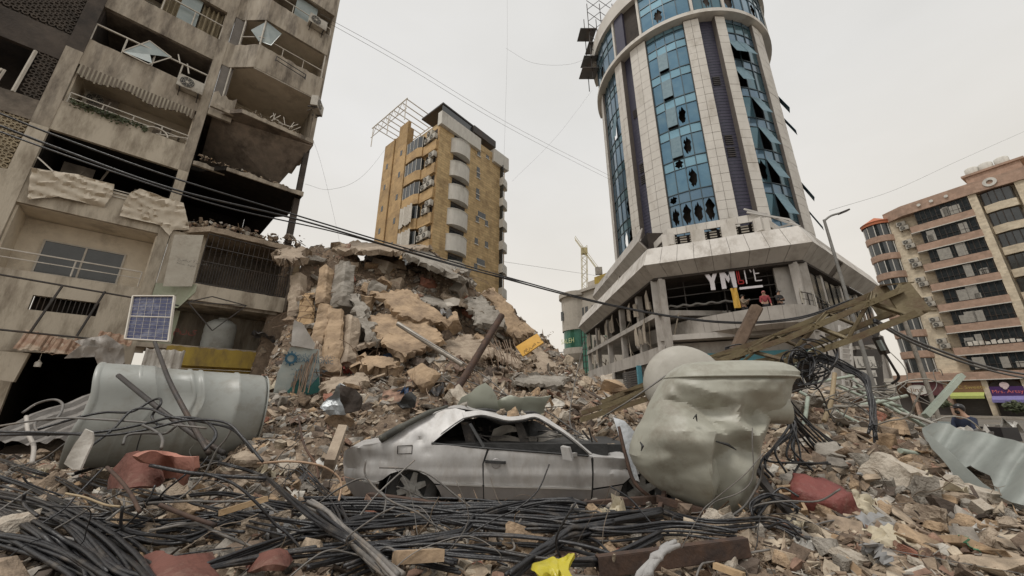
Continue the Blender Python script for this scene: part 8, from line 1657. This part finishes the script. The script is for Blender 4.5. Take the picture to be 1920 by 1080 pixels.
# ================================================================ SCOOTER AND RIDER
B=Vector((atY(1812,800,9.3).x,9.3,0)); sct=thing('scooter','black scooter with a red tail parked on the street behind the bent metal sheet','scooter',B); sct.rotation_euler=(0,0,0)
dk=M('scooter_black',(.02,.02,.023),(.035,.033,.035),rough=.3,bump=0); rd=M('scooter_red',(.16,.015,.02),(.12,.012,.015),rough=.35,bump=0)
for x in (-.68,.62): 
    m=MB(); c=B+Vector((x,0,.27)); m.lathe(c+Vector((0,-.05,0)),(0,1,0),[(0,.14),(0,.24),(.02,.27),(.08,.27),(.1,.24),(.1,.14)],24); w=m.build('wheel',rubber,sct,50); m=MB(); m.lathe(c+Vector((0,-.03,0)),(0,1,0),[(0,0),(0,.145),(.06,.145),(.06,0)],16); m.build('rim',steel,w)
m=MB(); m.prism([B+Vector(p) for p in [(-.1,-.14,.35),(.1,-.14,.3),(.35,-.14,.35),(.85,-.14,.62),(.9,-.14,.78),(.3,-.14,.80),(-.02,-.14,.72),(-.08,-.14,.5)]],(0,.28,0)); m.prism([B+Vector(p) for p in [(-.62,-.16,.55),(-.48,-.2,.35),(-.40,-.2,.35),(-.42,-.2,.98),(-.5,-.18,1.02)]],(0,.36,0)); m.prism([B+Vector(p) for p in [(-.45,-.15,.3),(.05,-.15,.27),(.05,-.15,.35),(-.45,-.15,.37)]],(0,.3,0)); m.build('body',dk,sct)
m=MB(); m.prism([B+Vector(p) for p in [(-.05,-.13,.80),(.35,-.13,.84),(.8,-.13,.86),(.78,-.13,.93),(.4,-.13,.92),(0,-.13,.87)]],(0,.26,0)); m.build('seat',black,sct)
m=MB(); m.box(B.x+.55,B.x+.95,B.y-.2,B.y+.2,.9,1.2); m.build('top_box',dk,sct); m=MB(); m.box(B.x+.84,B.x+.99,B.y-.13,B.y+.13,.66,.80); m.build('tail_light',rd,sct)
m=MB(); m.tube([B+Vector((-.68,0,.27)),B+Vector((-.52,0,.9)),B+Vector((-.46,0,1.05))],.03,8); m.tube([B+Vector((-.4,-.34,1.08)),B+Vector((-.47,0,1.04)),B+Vector((-.4,.34,1.08))],.018,8); m.build('handlebar',steel,sct)
m=MB(); m.prism([B+Vector((-.6,-.15,1.0)),B+Vector((-.6,.15,1.0)),B+Vector((-.5,.13,1.32)),B+Vector((-.5,-.13,1.32))],(.01,0,0)); m.build('windshield',glass_clear,sct)
person(B+Vector((.1,0,0)),R(90),'person in a navy jacket and dark helmet seated on the scooter',jn,tr_,[(-.24,.2,1.02),(-.3,.42,1.06)],[(.24,.2,1.02),(.3,.42,1.06)],legL=[(-.17,.36,.80),(-.17,.32,.40),(-.17,.44,.37)],legR=[(.17,.36,.80),(.17,.32,.40),(.17,.44,.37)],cap=dk,lean=(0,.12),grp=None,beard=True,hip=.92)
